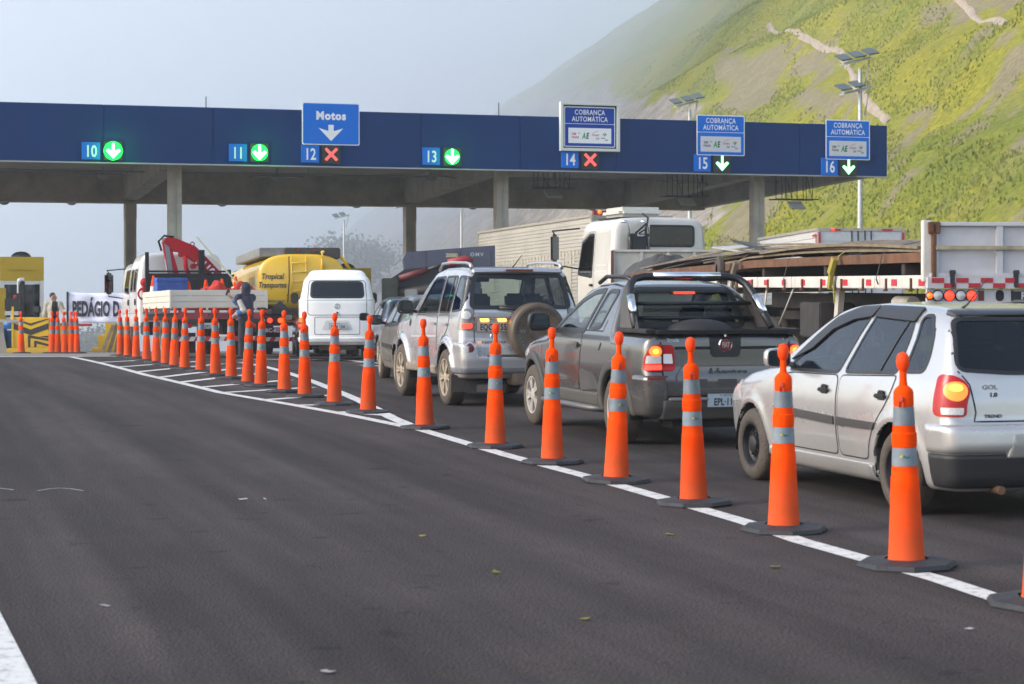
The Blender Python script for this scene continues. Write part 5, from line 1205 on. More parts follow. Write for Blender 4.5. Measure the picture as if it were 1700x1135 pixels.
# ------------------------------------------------------------------ the grey pickup
def pickup():
    t = thing('pickup', 'grey extended-cab pickup with black roll bar and lit tail lamps', 'pickup', (2.056, 19.49, 0), R(16.5))
    W0 = .85; WH = ((.88, .335, .39), (3.63, .335, .39))
    wz = tab([(.25, .77), (.36, .81), (.5, .835), (.7, .85), (.95, .845), (1.06, .825), (1.14, .795), (1.35, .70), (1.5, .625), (1.6, .57)], .03)
    plan = tab([(-.1, .10), (0, .06), (.2, .015), (.6, 0), (3.3, 0), (3.8, .03), (4.2, .1), (4.45, .2)], .08)
    top = tab([(0, 1.10), (.93, 1.105), (1.0, 1.12), (1.17, 1.50), (1.3, 1.565), (1.7, 1.60), (2.1, 1.575), (2.35, 1.50), (2.62, 1.33), (2.98, 1.10), (3.1, 1.06), (3.6, 1.0), (4.1, .9), (4.3, .78), (4.45, .6)], .03)
    rear = tab([(.25, .10), (.4, .03), (.5, .02), (.7, .02), (.76, .045), (1.2, .055)], .015)
    front = tab([(.2, 4.2), (.4, 4.38), (.6, 4.38), (.8, 4.3), (1, 4.1), (1.7, 4.1)], .04)
    f = car_field(wz, plan, top, rear, front, .29, W0, WH, flare=.0, crown=.03, rc=.05)
    b = Body(t, f, (-.98, -.1, .18), (.98, 4.5, 1.7), .022); b.bcut = 1.6; b.fcut = 2.2
    GRY = paint('grey metallic paint', (.125, .122, .118), .75, .24, dirt=((.17, .145, .12), .38, .7))
    CLAD = mat('grey cladding', (.050, .049, .047), .6, var=.15, vscale=5, dirt=((.13, .11, .09), .5, .7))
    for s in 'LR':
        sx = -1 if s == 'L' else 1
        b.window('side_window', [(2.80, 1.075), (2.60, 1.22), (2.30, 1.385), (2.0, 1.475), (1.72, 1.495), (1.86, 1.085)], s, GLASS_C if s == 'L' else GLASS_M, .05, trim=.05)
        b.window('side_window', [(1.74, 1.10), (1.60, 1.49), (1.36, 1.49), (1.30, 1.45), (1.36, 1.28), (1.40, 1.13)], s, GLASS_M, .05, trim=.035)
        pl = roundp([(2.78, .47), (2.92, .62), (2.93, .95), (2.80, 1.045), (1.875, 1.06), (1.98, .47)], .06); b.gap('door_gap', pl, s, BLACKM, .010, .002, closed=True)
        d = b.patch('door', growp(pl, -.006), s, .0035, GRY, skirt=.004, step=.08)
        p, nn = b.point(2.04, .93, s); bm = B(); box(bm, p+nn*.02, (.022, .17, .034)); box(bm, p+nn*.006, (.016, .11, .07)); obj('door_handle', bm, GRY, d, bevel=.008)
        b.gap('bed_gap', [(1.86, 1.09), (1.28, 1.09), (1.26, 1.20)], s, BLACKM, .012, .0025)
        b.patch('crease_panel', roundp([(1.9, .70), (1.45, .66), (1.28, .52), (1.9, .47)], .04), s, .016, CLAD, skirt=.015, step=.07)
        b.patch('fuel_flap', roundp([(.50, .86), (.50, 1.02), (.34, 1.02), (.34, .86)], .03), s, .004, GRY, skirt=.004) if s == 'R' else b.gap('fuel_vent', [(1.33, .90), (1.27, .97)], s, BLACKM, .03, .003)
        for yw, zw, ra in WH:
            b.part('wheel_arch_trim', lambda x, y, z, yw=yw, zw=zw, ra=ra, sx=sx: np.maximum(np.maximum(np.abs(np.sqrt((y-yw)**2+(z-zw)**2)-ra-.045)-.05, .29-z), .35-sx*x), .028, CLAD, k=.03, lo=(-.98, yw-.58, .2) if sx < 0 else (.35, yw-.58, .2), hi=(-.35, yw+.58, .95) if sx < 0 else (.98, yw+.58, .95))
        b.part('sill_trim', lambda x, y, z, sx=sx: np.maximum(np.maximum(np.abs(z-.40)-.075, np.abs(y-2.26)-.86), .35-sx*x), .02, CLAD, k=.03, lo=(-.98, 1.3, .25) if sx < 0 else (.35, 1.3, .25), hi=(-.35, 3.2, .55) if sx < 0 else (.98, 3.2, .55))
        bm = B(); tube(bm, [(sx*.70, 1.35, .30), (sx*.885, 1.42, .315), (sx*.89, 3.05, .315), (sx*.72, 3.14, .30)], .034, 10); obj('side_step', bm, mat('step grey', (.10, .10, .10), .4, .3), t)
        # tail lamp: two halves, on the body corner and on the tailgate
        e = Vector((-sx*.25, .968, 0)); u = Vector((.968, sx*.25, 0)); pr = (tuple(-e*2.0), tuple(u), (0, 0, 1), tuple(e)); mm = lambda pl: [((q if sx < 0 else -q), z) for q, z in pl]
        lp = lamp_patch(b, 'tail_light', mm([(-.815, .735), (-.805, .86), (-.76, .965), (-.70, .99), (-.535, .985), (-.520, .735)]), pr, .022, RED_LENS, rad=.04)
        cy = [(-.706+.056*math.cos(a), .925+.05*math.sin(a)) for a in np.linspace(0, 2*PI, 18)[:-1]]
        b.patch('brake_lamp', mm(cy), pr, .031, AMBER_LIT, lp, skirt=.01, step=.03); b.patch('lamp_hot_spot', mm([(-.706+(q+.706)*.5, .925+(z-.925)*.5) for q, z in cy]), pr, .035, AMBER_HOT, lp, skirt=.006, step=.03)
        b.patch('lamp_clear_field', roundp(mm([(-.79, .81), (-.78, .885), (-.655, .885), (-.655, .81)]), .01), pr, .029, CLEAR_LENS, lp, skirt=.01, step=.03)
        b.patch('indicator_lamp', roundp(mm([(-.79, .745), (-.79, .80), (-.65, .80), (-.65, .745)]), .01), pr, .029, RED_LIT, lp, skirt=.01, step=.03)
        b.patch('reversing_lamp', roundp(mm([(-.635, .81), (-.635, .90), (-.555, .90), (-.545, .81)]), .008), pr, .029, mat('white lens', (.66, .66, .68), .2, coat=1), lp, skirt=.01, step=.03)
        b.gap('lamp_split', mm([(-.644, .735), (-.644, .99)]), pr, BLACKM, .010, .034, parent=lp)
        b.patch('head_light', roundp([(3.8, .76), (3.85, .90), (4.1, .86), (4.25, .76)], .03), s, .008, CLEAR_LENS, skirt=.02, step=.04)
        mirror_arm(t, (sx*1.0, 2.86, 1.16), sx, (.24, .20, .15), BLACKP)
    b.window('rear_window', [(-.58, 1.155), (-.50, 1.50), (.50, 1.50), (.58, 1.155)], 'B', GLASS_C, .05, trim=.05)
    b.window('windscreen', [(-.72, 1.13), (-.58, 1.50), (.58, 1.50), (.72, 1.13)], 'F', GLASS_C, .05)
    bm = B(); p, nn = b.point(0, 1.475, 'B'); box(bm, p+Vector((0, .0, -.0)), (.27, .04, .035)); o = obj('high_brake_lamp', bm, RED_LENSD, t)
    bm = B()
    for k in range(9): box(bm, p+Vector((-.1+.025*k, -.024, 0)), (.021, .01, .022))
    obj('led', bm, RED_LIT, o)
    # tailgate: panel, black top rail, centre plaque, lower relief
    pl = roundp([(-.665, 1.085), (.665, 1.085), (.635, .50), (-.635, .50)], .03); b.gap('tailgate_gap', pl, 'B', BLACKM, .014, .002, closed=True)
    tg = b.patch('tailgate', growp(pl, -.008), 'B', .004, GRY, skirt=.004, step=.08)
    b.gap('tailgate_groove', [(-.52, .955), (.52, .955)], 'B', BLACKM, .028, .006, parent=tg)
    pq = b.patch('emblem_plaque', roundp([(-.175, 1.09), (.155, 1.09), (.14, .90), (.115, .868), (-.135, .868), (-.16, .90)], .02), 'B', .014, BLACKP, tg, skirt=.012)
    p, nn = b.point(-.01, .985, 'B'); M = frame_m(p+nn*.016, (1, 0, 0), (0, 0, 1))
    bm = B(); lathe(bm, [(.058, 0), (.063, .008), (.072, .0)], 28, M); obj('emblem_ring', bm, CHROME, pq)
    bm = B(); lathe(bm, [(.057, .002), (.001, .004)], 28, M); em = obj('emblem_disc', bm, mat('emblem red', (.16, .01, .02), .35), pq)
    bm = B(); textbm(bm, 'FIAT', .05, M, depth=.006, sx=.55, weight=.03); obj('lettering', bm, CHROME, em)
    bm = B(); p2, _ = b.point(-.01, 1.07, 'B'); cyl(bm, p2+nn*.012, p2+nn*.018, .012); obj('tailgate_lock', bm, CHROME, pq)
    b.text('badge', 'Strada', -.54, 1.03, 'B', .038, CHROME, tg, off=.012, weight=.03, sx=.9); b.text('badge', '1.8', .58, 1.035, 'B', .022, CHROME, tg, off=.012, sx=1.2)
    b.gap('tailgate_relief', roundp([(-.45, .785), (.45, .785), (.52, .69), (.50, .565), (-.50, .565), (-.52, .69)], .03), 'B', mat('relief grey', (.10, .10, .098), .5, .4), .012, .008, closed=True, parent=tg)
    for x in (-.3, 0, .3): b.patch('tailgate_recess', roundp([(x-.10, .66), (x+.10, .66), (x+.075, .595), (x-.075, .595)], .015), 'B', .010, CLAD, tg, skirt=.008)
    b.text('tailgate_lettering', 'Adventure', .0, .725, 'B', .075, CLAD, tg, off=.010, weight=.03, shear=.15, sx=.9)
    bm = B(); box(bm, (0, .05, 1.108), (1.42, .10, .035)); box(bm, (0, .005, 1.118), (1.40, .03, .02))
    for sx in (-1, 1): box(bm, (sx*.745, .52, 1.115), (.10, .86, .04))
    obj('bed_rail', bm, BLACKP, t, bevel=.012)
    bm = B(); box(bm, (0, .5, 1.095), (1.4, .84, .02))
    ball(bm, (.0, .72, 1.07), .36, (1, .62, .42), 20); obj('bed_cover', bm, mat('black vinyl', (.012, .012, .013), .65, bump=.2, bscale=12), t, smooth=50)
    # roll bar: bent tube, chrome sleeves, guard rails, side plates
    arc = [(-.715, .60, 1.13), (-.685, .78, 1.30), (-.655, .92, 1.46), (-.62, 1.02, 1.56), (-.555, 1.08, 1.615), (-.45, 1.10, 1.637), (0, 1.10, 1.642)]; arc = arc+[(-x, y, z) for x, y, z in arc[-2::-1]]
    bm = B(); tube(bm, arc, .038, 12); rb = obj('roll_bar', bm, BLACKP, t)
    bm = B(); tube(bm, [(x, y-.012, z+.004) for x, y, z in [(-.36, 1.10, 1.640), (0, 1.10, 1.643), (.36, 1.10, 1.640)]], .037, 12); obj('chrome_sleeve', bm, CHROME, rb)
    for sx in (-1, 1):
        bm = B(); tube(bm, [(sx*.692, .735, 1.27), (sx*.663, .885, 1.44)], .042, 12); obj('chrome_sleeve', bm, CHROME, rb)
        bm = B(); M = frame_m((sx*.735, 0, 0), (0, 1, 0), (0, 0, 1)); prism(bm, [(.50, 1.12), (1.20, 1.12), (1.16, 1.55), (1.05, 1.60), (.90, 1.42)], Matrix.Translation((sx*.0, 0, 0)) @ M, .03)
        for v in bm.verts: v.co.x -= sx*(v.co.z-1.12)*.24
        bmesh.ops.recalc_face_normals(bm, faces=bm.faces[:]); obj('side_plate', bm, mat('plate dark grey', (.045, .043, .042), .55, dirt=((.12, .10, .085), .4, 2)), t, bevel=.01)
        bm = B(); tube(bm, [(sx*.57, 1.12, 1.60), (sx*.54, 1.35, 1.635), (sx*.54, 1.95, 1.64), (sx*.55, 2.15, 1.575)], .022, 8); obj('roof_rail', bm, BLACKP, t)
    for z, hw in ((1.225, .69), (1.37, .66)):
        bm = B(); tube(bm, [(-hw, 1.02, z), (hw, 1.02, z)], .02, 8); obj('guard_rail', bm, BLACKP, rb)
    # rear bumper and plate
    for sx in (-1, 1): b.part('bumper_corner', lambda x, y, z, sx=sx: np.maximum(np.maximum(np.abs(z-.50)-.20, y-.36+.25*(z-.5)), .60-sx*x), .035, GRY, k=.05, lo=(-.99 if sx < 0 else .5, -.12, .2), hi=(-.5 if sx < 0 else .99, .5, .8))
    b.part('lower_bumper', lambda x, y, z: np.maximum(np.maximum(np.abs(z-.37)-.10, y-.33), np.abs(x)-.66), .045, CLAD, k=.03, lo=(-.99, -.12, .2), hi=(.99, .5, .55))
    bm = B(); box(bm, (-.41, -.038, .478), (.40, .03, .025)); box(bm, (.41, -.038, .478), (.40, .03, .025)); obj('step_strip', bm, mat('step strip', (.22, .21, .20), .5), t, bevel=.006)
    for sx in (-1, 1): b.patch('reflector', roundp([(sx*.70-.075, .655), (sx*.70+.075, .655), (sx*.70+.075, .685), (sx*.70-.075, .685)], .008), 'B', .042, RED_LENSD, skirt=.01, step=.03)
    plate(t, (-.03, -.042, .462), R(4), 'EPL·1138', top='SP - SAO PAULO', m=mat('plate blue grey', (.36, .43, .47), .45))
    bm = B(); box(bm, (0, 2.2, .33), (1.2, 3.9, .14)); box(bm, (0, .32, .25), (1.0, .3, .12)); obj('underbody', bm, BLACKM, t)
    ac = arch_cut(WH, W0)
    def extra(x, y, z): return np.maximum(ac(x, y, z), -np.maximum(np.maximum(np.abs(x)-.68, np.abs(y-.52)-.42), .55-z))
    b.shell('body', GRY, INNER, lambda x, y, z: np.maximum(np.maximum(.55-z, y-2.95), 1.12-y), extra)
    arch_liner(t, WH, W0)
    wheel_set(t, [(w_[0], w_[1]) for w_ in WH], .335, .205, .845, TYREB, 'five', .205, ALLOY)
    seats(t, ((2.0, (-.36, .36)),), .45, 1.15)
    bm = B(); box(bm, (0, 2.75, .98), (1.3, .4, .2)); tube(bm, [(-.36+.18*math.cos(a), 2.48+.05*math.sin(a), 1.10+.17*math.sin(a)) for a in np.linspace(0, 2*PI, 17)[:-1]], .014, 6, closed=True); obj('dashboard', bm, BLACKM, t)
    return t
pickup()

# ------------------------------------------------------------------ the silver off-road car with the spare wheel
def offroader():
    t = thing('off_road_car', 'silver off-road car with a muddy spare wheel cover on its tailgate', 'car', (.145, 26.0, float(gz(26))), R(16.5))
    W0 = .85; WH = ((.72, .36, .43), (3.17, .36, .43))
    wz = tab([(.3, .77), (.4, .80), (.6, .825), (.85, .83), (1.1, .815), (1.18, .80), (1.4, .755), (1.66, .68), (1.8, .64)], .03)
    plan = tab([(-.1, .08), (0, .05), (.2, .015), (.5, 0), (3.0, 0), (3.5, .03), (3.85, .1), (4, .18)], .08)
    top = tab([(0, 1.72), (.25, 1.76), (.9, 1.79), (1.5, 1.785), (1.85, 1.74), (2.05, 1.64), (2.6, 1.25), (2.72, 1.18), (3.2, 1.12), (3.7, 1.04), (3.88, .9), (4, .7)], .035)
    rear = tab([(.3, .10), (.45, .0), (.6, -.01), (.80, .0), (.84, .07), (1.2, .085), (1.25, .10), (1.68, .25), (1.75, .30)], .014)
    front = tab([(.3, 3.8), (.5, 3.93), (.8, 3.93), (1.0, 3.86), (1.2, 3.7), (1.8, 3.6)], .04)
    f = car_field(wz, plan, top, rear, front, .36, W0, WH, flare=.045, crown=.03, rc=.05, ks=.09)
    b = Body(t, f, (-1.0, -.12, .25), (1.0, 4.02, 1.9), .024); b.bcut = .5; b.fcut = 2.0
    SLV = paint('silver paint cool', (.46, .46, .475), .6, .25, dirt=((.25, .19, .14), .45, .9))
    for s in 'LR':
        sx = -1 if s == 'L' else 1
        b.window('side_window', [(2.30, 1.175), (2.12, 1.32), (1.80, 1.60), (1.70, 1.64), (1.24, 1.655), (1.24, 1.185)], s, GLASS_C if s == 'L' else GLASS_D, .05)
        b.window('side_window', [(1.16, 1.19), (1.16, 1.655), (.62, 1.66), (.60, 1.40), (.66, 1.195)], s, GLASS_D, .05)
        b.window('side_window', [(.55, 1.21), (.53, 1.40), (.53, 1.66), (.26, 1.655), (.19, 1.40), (.17, 1.235)], s, GLASS_D, .05)
        b.gap('window_divider', [(.80, 1.2), (.78, 1.65)], s, BLACKP, .03, .006)
        for pl, yh in (([(2.38, .47), (2.45, .8), (2.36, 1.14), (1.225, 1.155), (1.225, .47)], 1.36), ([(1.195, .47), (1.195, 1.155), (.62, 1.165), (.66, 1.0), (.86, .85), (1.12, .66), (1.16, .47)], .76)):
            pl = roundp(pl, .06); b.gap('door_gap', pl, s, BLACKM, .010, .002, closed=True); d = b.patch('door', growp(pl, -.006), s, .0035, SLV, skirt=.004, step=.08)
            p, nn = b.point(yh, 1.04, s); bm = B(); box(bm, p+nn*.018, (.022, .17, .035)); obj('door_handle', bm, SLV, d, bevel=.008)
        b.gap('crease', [(2.6, .845), (1.22, .88)], s, mat('crease light', (.6, .6, .62), .3, .5), .025, .006)
        b.part('sill', lambda x, y, z, sx=sx: np.maximum(np.maximum(np.abs(z-.43)-.06, np.abs(y-1.94)-.80), .3-sx*x), .03, mat('muddy sill', (.22, .18, .14), .75, var=.3), k=.03, lo=(-1, 1.05, .3) if sx < 0 else (.3, 1.05, .3), hi=(-.3, 2.85, .55) if sx < 0 else (1, 2.85, .55))
        b.gap('wing_vent', [(2.72, .99), (2.66, 1.07)], s, BLACKM, .07, .005)
        e = Vector((-sx*.5, .866, 0)); u = Vector((.866, sx*.5, 0)); pr = (tuple(-e*2.0), tuple(u), (0, 0, 1), tuple(e)); mm = lambda pl: [((q if sx < 0 else -q), z) for q, z in pl]
        lp = lamp_patch(b, 'tail_light', mm([(-.80, .975), (-.585, .975), (-.60, 1.245), (-.735, 1.245), (-.775, 1.12)]), pr, .016, SMOKE_LENS, rad=.02)
        b.patch('brake_lamp', roundp(mm([(-.735, 1.0), (-.61, 1.0), (-.61, 1.065), (-.73, 1.065)]), .03), pr, .022, RED_LIT, lp, skirt=.008, step=.03)
        b.patch('clear_lamp', mm([(-.68+.055*math.cos(a), 1.165+.05*math.sin(a)) for a in np.linspace(0, 2*PI, 16)[:-1]]), pr, .021, CLEAR_LENS, lp, skirt=.008, step=.03)
        cy = [(sx*.70+.05*math.cos(a), .745+.05*math.sin(a)) for a in np.linspace(0, 2*PI, 20)[:-1]]; b.patch('fog_lamp_rim', [((q-sx*.70)*1.25+sx*.70, (z-.745)*1.25+.745) for q, z in cy], 'B', .034, mat('rim silver', (.5, .5, .52), .3, .5), skirt=.01, step=.04)
        b.patch('reflector', cy, 'B', .040, RED_LENSD, skirt=.01, step=.03)
        mirror_arm(t, (sx*.985, 2.32, 1.25), sx, (.23, .19, .14), BLACKP)
        bm = B(); tube(bm, [(sx*.60, .28, 1.765), (sx*.60, .36, 1.815), (sx*.605, .55, 1.835), (sx*.605, 1.3, 1.845), (sx*.60, 1.75, 1.83), (sx*.59, 1.95, 1.74)], [.026, .022, .018, .018, .018, .018], 10); obj('roof_rail', bm, mat('rail silver', (.42, .42, .44), .35, .6), t)
        bm = B(); box(bm, (sx*.72, .24, .30), (.34, .025, .22)); obj('mud_flap', bm, mat('mud flap', (.055, .045, .038), .8, var=.3), t, bevel=.006)
        b.patch('head_light', roundp([(3.35, .85), (3.4, 1.02), (3.65, .98), (3.8, .86)], .03), s, .008, CLEAR_LENS, skirt=.02, step=.04)
    b.window('rear_window', [(-.655, 1.265), (-.585, 1.665), (.585, 1.665), (.655, 1.265)], 'B', GLASS_C, .06, trim=.045)
    b.window('windscreen', [(-.70, 1.24), (-.60, 1.66), (.60, 1.66), (.70, 1.24)], 'F', GLASS_C, .05)
    sp = b.part('rear_spoiler', lambda x, y, z: np.maximum(np.maximum(np.abs(z-1.735)-.03, np.abs(x)-.60), y-.42), .05, SLV, k=.03, lo=(-.75, .05, 1.65), hi=(.75, .6, 1.85))
    bm = B(); box(bm, (.0, .178, 1.735), (.36, .03, .03)); obj('high_brake_lamp', bm, RED_LENSD, sp)
    b.gap('tailgate_gap', [(-.625, 1.245), (-.625, .655), (-.56, .63), (.56, .63), (.625, .655), (.625, 1.245)], 'B', BLACKM, .012, .002)
    b.part('bumper', lambda x, y, z: np.maximum(np.maximum(np.maximum(np.abs(z-.63)-.20, y-.34+.35*(z-.7)), z-.82), np.where(np.abs(x) < .60, z-.655, -1)), .035, SLV, k=.03, lo=(-1, -.14, .35), hi=(1, .5, .9))
    b.part('lower_bumper', lambda x, y, z: np.maximum(np.abs(z-.47)-.045, y-.32), .040, mat('lower bumper grey', (.13, .13, .135), .5), k=.02, lo=(-1, -.14, .35), hi=(1, .5, .6))
    bm = B(); box(bm, (0, -.03, .665), (.95, .07, .012)); obj('step_pad', bm, mat('step pad brown', (.16, .11, .08), .7), t)
    bm = B(); box(bm, (.12, .1, .36), (.55, .3, .16)); cyl(bm, (-.1, -.02, .36), (-.1, .3, .36), .03); obj('rear_silencer', bm, mat('silencer muddy', (.12, .085, .06), .7, var=.4), t, bevel=.02)
    # plate garnish, plate and its two little lamps, text
    bm = B(); box(bm, (-.385, .035, 1.165), (.50, .09, .075)); ga = obj('plate_garnish', bm, SLV, t, bevel=.02)
    for x in (-.50, -.27):
        bm = B(); box(bm, (x, .045, 1.105), (.11, .05, .04)); obj('plate_lamp', bm, mat('plate lamp lit', (1, .5, .1), .3, emit=(1, .40, .05), estr=2.2), ga, bevel=.008)
    pl = plate(t, (-.385, .045, 1.035), R(2), 'EQC·7155', w=.44, h=.15, m=mat('plate warm grey', (.40, .37, .33), .5))
    b.text('tailgate_lettering', 'PAJERO TR4', -.385, .815, 'B', .042, CHROME, off=.006, weight=.03, sx=1.02)
    bm = B(); p, nn = b.point(-.385, .90, 'B'); M = frame_m(p+nn*.006, (1, 0, 0), (0, 0, 1)); lathe(bm, [(.024, .003), (.030, .006), (.034, .001)], 20, M)
    for k in range(3):
        a = R(90+120*k); prism(bm, [(0, 0), (.011*math.cos(a+.5), .011*math.sin(a+.5)), (.022*math.cos(a), .022*math.sin(a)), (.011*math.cos(a-.5), .011*math.sin(a-.5))], M, .006)
    obj('emblem', bm, CHROME, t)
    # spare wheel with cover
    Ms = Matrix.Translation((.145, -.03, .965)) @ Matrix.Rotation(R(90), 4, 'X')
    bm = B(); lathe(bm, [(.10, -.12), (.345, -.1), (.362, -.06), (.365, .10), (.355, .155), (.335, .172), (.29, .176), (.285, .172), (.12, .178), (.115, .186), (.001, .19)], 44, Ms)
    cv = obj('spare_wheel_cover', bm, mat('muddy cover', (.085, .062, .042), .6, var=.5, vscale=3, bump=.15, bscale=9, coat=.25), t, smooth=45)
    bm = B()
    for k in range(36):
        a = 2*PI*k/36; q = Ms @ Vector((.262*math.cos(a), .262*math.sin(a), .178)); box(bm, q, (.005, .004, .022 if k % 3 else .034), Euler((0, -a+PI/2, 0)))
    for k, ch in enumerate('NESW'):
        a = R(90-90*k); q = Ms @ Vector((.215*math.cos(a), .215*math.sin(a), .180)); textbm(bm, ch, .055, frame_m(q, (1, 0, 0), (0, 0, 1)), depth=.002, weight=.02)
    for k in range(8):
        a = R(45*k+22); M = Ms @ Matrix.Rotation(a, 4, 'Z'); prism(bm, [(.01, 0), (.045, .02), (.15 if k % 2 else .11, 0), (.045, -.02)], M @ T(0, 0, .183), .003)
    obj('compass_print', bm, mat('compass ink', (.20, .165, .13), .6), cv)
    bm = B(); tube(bm, [(-.30, .06, 1.265), (-.12, .03, 1.24), (.02, .04, 1.28), (.10, .09, 1.36)], [.022, .018, .012, .008], 8); obj('rear_wiper', bm, BLACKP, t)
    bm = B(); tube(bm, [(-.02, .42, 1.78), (-.005, .40, 1.80), (.055, .25, 1.93)], [.014, .008, .004], 8); obj('aerial', bm, BLACKP, t)
    bm = B(); box(bm, (0, 2.0, .40), (1.2, 3.4, .16)); obj('underbody', bm, BLACKM, t)
    bm = B(); tube(bm, [(-.62, .72, .36), (.62, .72, .36)], .07, 10); ball(bm, (.1, .72, .36), .16); obj('rear_axle', bm, mat('axle muddy', (.06, .045, .035), .8), t)
    b.shell('body', SLV, INNER, lambda x, y, z: np.maximum(np.maximum(.62-z, y-2.7), .14-y), arch_cut(WH, W0))
    arch_liner(t, WH, W0)
    wheel_set(t, [(w_[0], w_[1]) for w_ in WH], .362, .225, .855, TYREB, 'six', .24, mat('alloy champagne', (.55, .49, .40), .4, .7, dirt=((.28, .20, .12), .5, 1.2)))
    seats(t, ((1.75, (-.36, .36)), (.9, (-.36, .36))), .56, 1.15)
    bm = B(); box(bm, (0, 2.5, 1.05), (1.3, .4, .22)); tube(bm, [(-.36+.19*math.cos(a), 2.22+.05*math.sin(a), 1.2+.18*math.sin(a)) for a in np.linspace(0, 2*PI, 17)[:-1]], .014, 6, closed=True); box(bm, (0, 2.0, 1.62), (.22, .03, .06)); obj('dashboard', bm, BLACKM, t)
    return t
offroader()
# ------------------------------------------------------------------ the white van
GLASS_V = glass('van glass', (.10, .09, .12), .04, 1.0)
def put(t, X, Y, deg): t.location = (X, Y, float(gz(Y))); t.rotation_euler = (math.atan(gslope(Y+2.5)), 0, R(deg))
def van():
    t = thing('van', 'white old-style minibus seen from behind with flat rear window and rounded corners', 'van'); put(t, -3.89, 45.6, 6)
    W0 = .86; WH = ((.95, .32, .39), (3.35, .32, .39))
    wz = tab([(.3, .78), (.5, .83), (1.0, .855), (1.33, .86), (1.365, .86), (1.40, .83), (1.78, .755), (1.86, .715), (1.885, .67), (2.0, .635), (2.1, .60)], .02)
    plan = tab([(-.1, .12), (0, .08), (.25, .01), (.6, 0), (3.8, 0), (4.2, .06), (4.5, .2)], .08)
    top = tab([(0, 2.0), (.3, 2.05), (1.5, 2.075), (3.5, 2.06), (4.0, 1.95), (4.3, 1.5), (4.5, 1.1)], .06)
    rear = tab([(.3, .06), (.55, .0), (1.33, .0), (1.40, .03), (1.84, .10), (1.87, .13), (1.9, .15), (2.05, .24), (2.2, .5)], .015)
    front = tab([(.3, 4.4), (.6, 4.48), (1.2, 4.45), (1.9, 4.1), (2.2, 3.9)], .05)
    f = car_field(wz, plan, top, rear, front, .36, W0, WH, flare=.012, rc=.12, crown=.05, ks=.12, ke=.08)
    b = Body(t, f, (-1, -.1, .25), (1, 4.6, 2.2), .032); b.bcut = .5; b.fcut = 3.8
    WHT = paint('van white', (.84, .84, .82), 0, .28, dirt=((.32, .27, .2), .22, .8))
    b.window('rear_window', [(-.585, 1.425), (-.555, 1.765), (.555, 1.765), (.585, 1.425)], 'B', GLASS_V, .08, trim=.04)
    for s in 'LR':
        for y0 in (.55, 1.75, 2.85): b.window('side_window', [(y0, 1.42), (y0, 1.76), (y0+.95, 1.76), (y0+.98, 1.42)], s, GLASS_M, .06, trim=.04)
        b.gap('belt_line', [(.15, 1.345), (4.2, 1.345)], s, mat('van line', (.5, .5, .48), .5), .03, .006)
        sx = -1 if s == 'L' else 1; lp = b.patch('tail_light', roundp([(sx*.79-.045, .70), (sx*.79+.045, .70), (sx*.79+.045, .975), (sx*.79-.045, .975)], .02), 'B', .03, RED_LENS, skirt=.03, step=.04)
        b.patch('indicator_lens', roundp([(sx*.79-.04, .87), (sx*.79+.04, .87), (sx*.79+.04, .965), (sx*.79-.04, .965)], .02), 'B', .034, AMBER, lp, skirt=.01, step=.04); b.patch('brake_lamp', roundp([(sx*.79-.032, .765), (sx*.79+.032, .765), (sx*.79+.032, .835), (sx*.79-.032, .835)], .02), 'B', .035, RED_LIT, lp, skirt=.01, step=.04)
        bm = B(); box(bm, (sx*.95, 4.0, 1.45), (.18, .08, .26)); obj('door_mirror', bm, BLACKP, t, bevel=.03)
    b.gap('tailgate_gap', roundp([(-.655, 1.03), (-.655, 1.38), (-.625, 1.80), (.625, 1.80), (.655, 1.38), (.655, 1.03)], .08), 'B', mat('van gap', (.12, .12, .12), .7), .014, .003, closed=True)
    b.gap('belt_line', [(-.80, 1.365), (.80, 1.365)], 'B', mat('van line', (.5, .5, .48), .5), .022, .008)
    b.gap('engine_lid_gap', roundp([(-.50, .60), (-.50, .985), (.50, .985), (.50, .60)], .03), 'B', mat('van gap', (.12, .12, .12), .7), .014, .003, closed=True)
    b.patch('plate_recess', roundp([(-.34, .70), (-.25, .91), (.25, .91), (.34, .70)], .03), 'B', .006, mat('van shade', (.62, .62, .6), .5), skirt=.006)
    p, nn = b.point(0, 1.225, 'B'); M = frame_m(p+nn*.004, (1, 0, 0), (0, 0, 1)); bm = B(); lathe(bm, [(.048, 0), (.055, .008), (.062, 0)], 22, M); textbm(bm, 'V', .04, M @ T(0, .018), depth=.004, weight=.02); textbm(bm, 'W', .04, M @ T(0, -.018), depth=.004, weight=.02); obj('round_emblem', bm, mat('emblem grey', (.25, .25, .26), .3, .7), t)
    bm = B(); p, nn = b.point(0, 1.085, 'B'); cyl(bm, p, p+nn*.02, .022); box(bm, p+nn*.02+Vector((0, 0, -.03)), (.016, .02, .08)); obj('tailgate_handle', bm, STEEL, t)
    plate(t, (.02, -.04, .785), 0, 'DCN 1500', w=.40, h=.13, top='SP - SAO PAULO')
    b.part('bumper', lambda x, y, z: np.maximum(np.abs(z-.475)-.065, y-.38), .06, WHT, k=.04, lo=(-1.05, -.2, .35), hi=(1.05, .5, .62))
    bm = B(); box(bm, (0, 2.2, .40), (1.3, 3.8, .16)); box(bm, (0, .35, .33), (.8, .5, .16)); obj('underbody', bm, mat('underbody rust', (.05, .032, .022), .85), t); bm = B(); cyl(bm, (.33, .02, .28), (.33, .4, .30), .03); obj('exhaust_pipe', bm, STEEL, t)
    b.shell('body', WHT, INNER, lambda x, y, z: np.maximum(np.maximum(.7-z, y-4.0), .16-y), arch_cut(WH, W0)); arch_liner(t, WH, W0)
    wheel_set(t, [(w_[0], w_[1]) for w_ in WH], .32, .19, .83, TYREB, 'steel', .19, mat('van steel wheel', (.45, .42, .36), .5, .3))
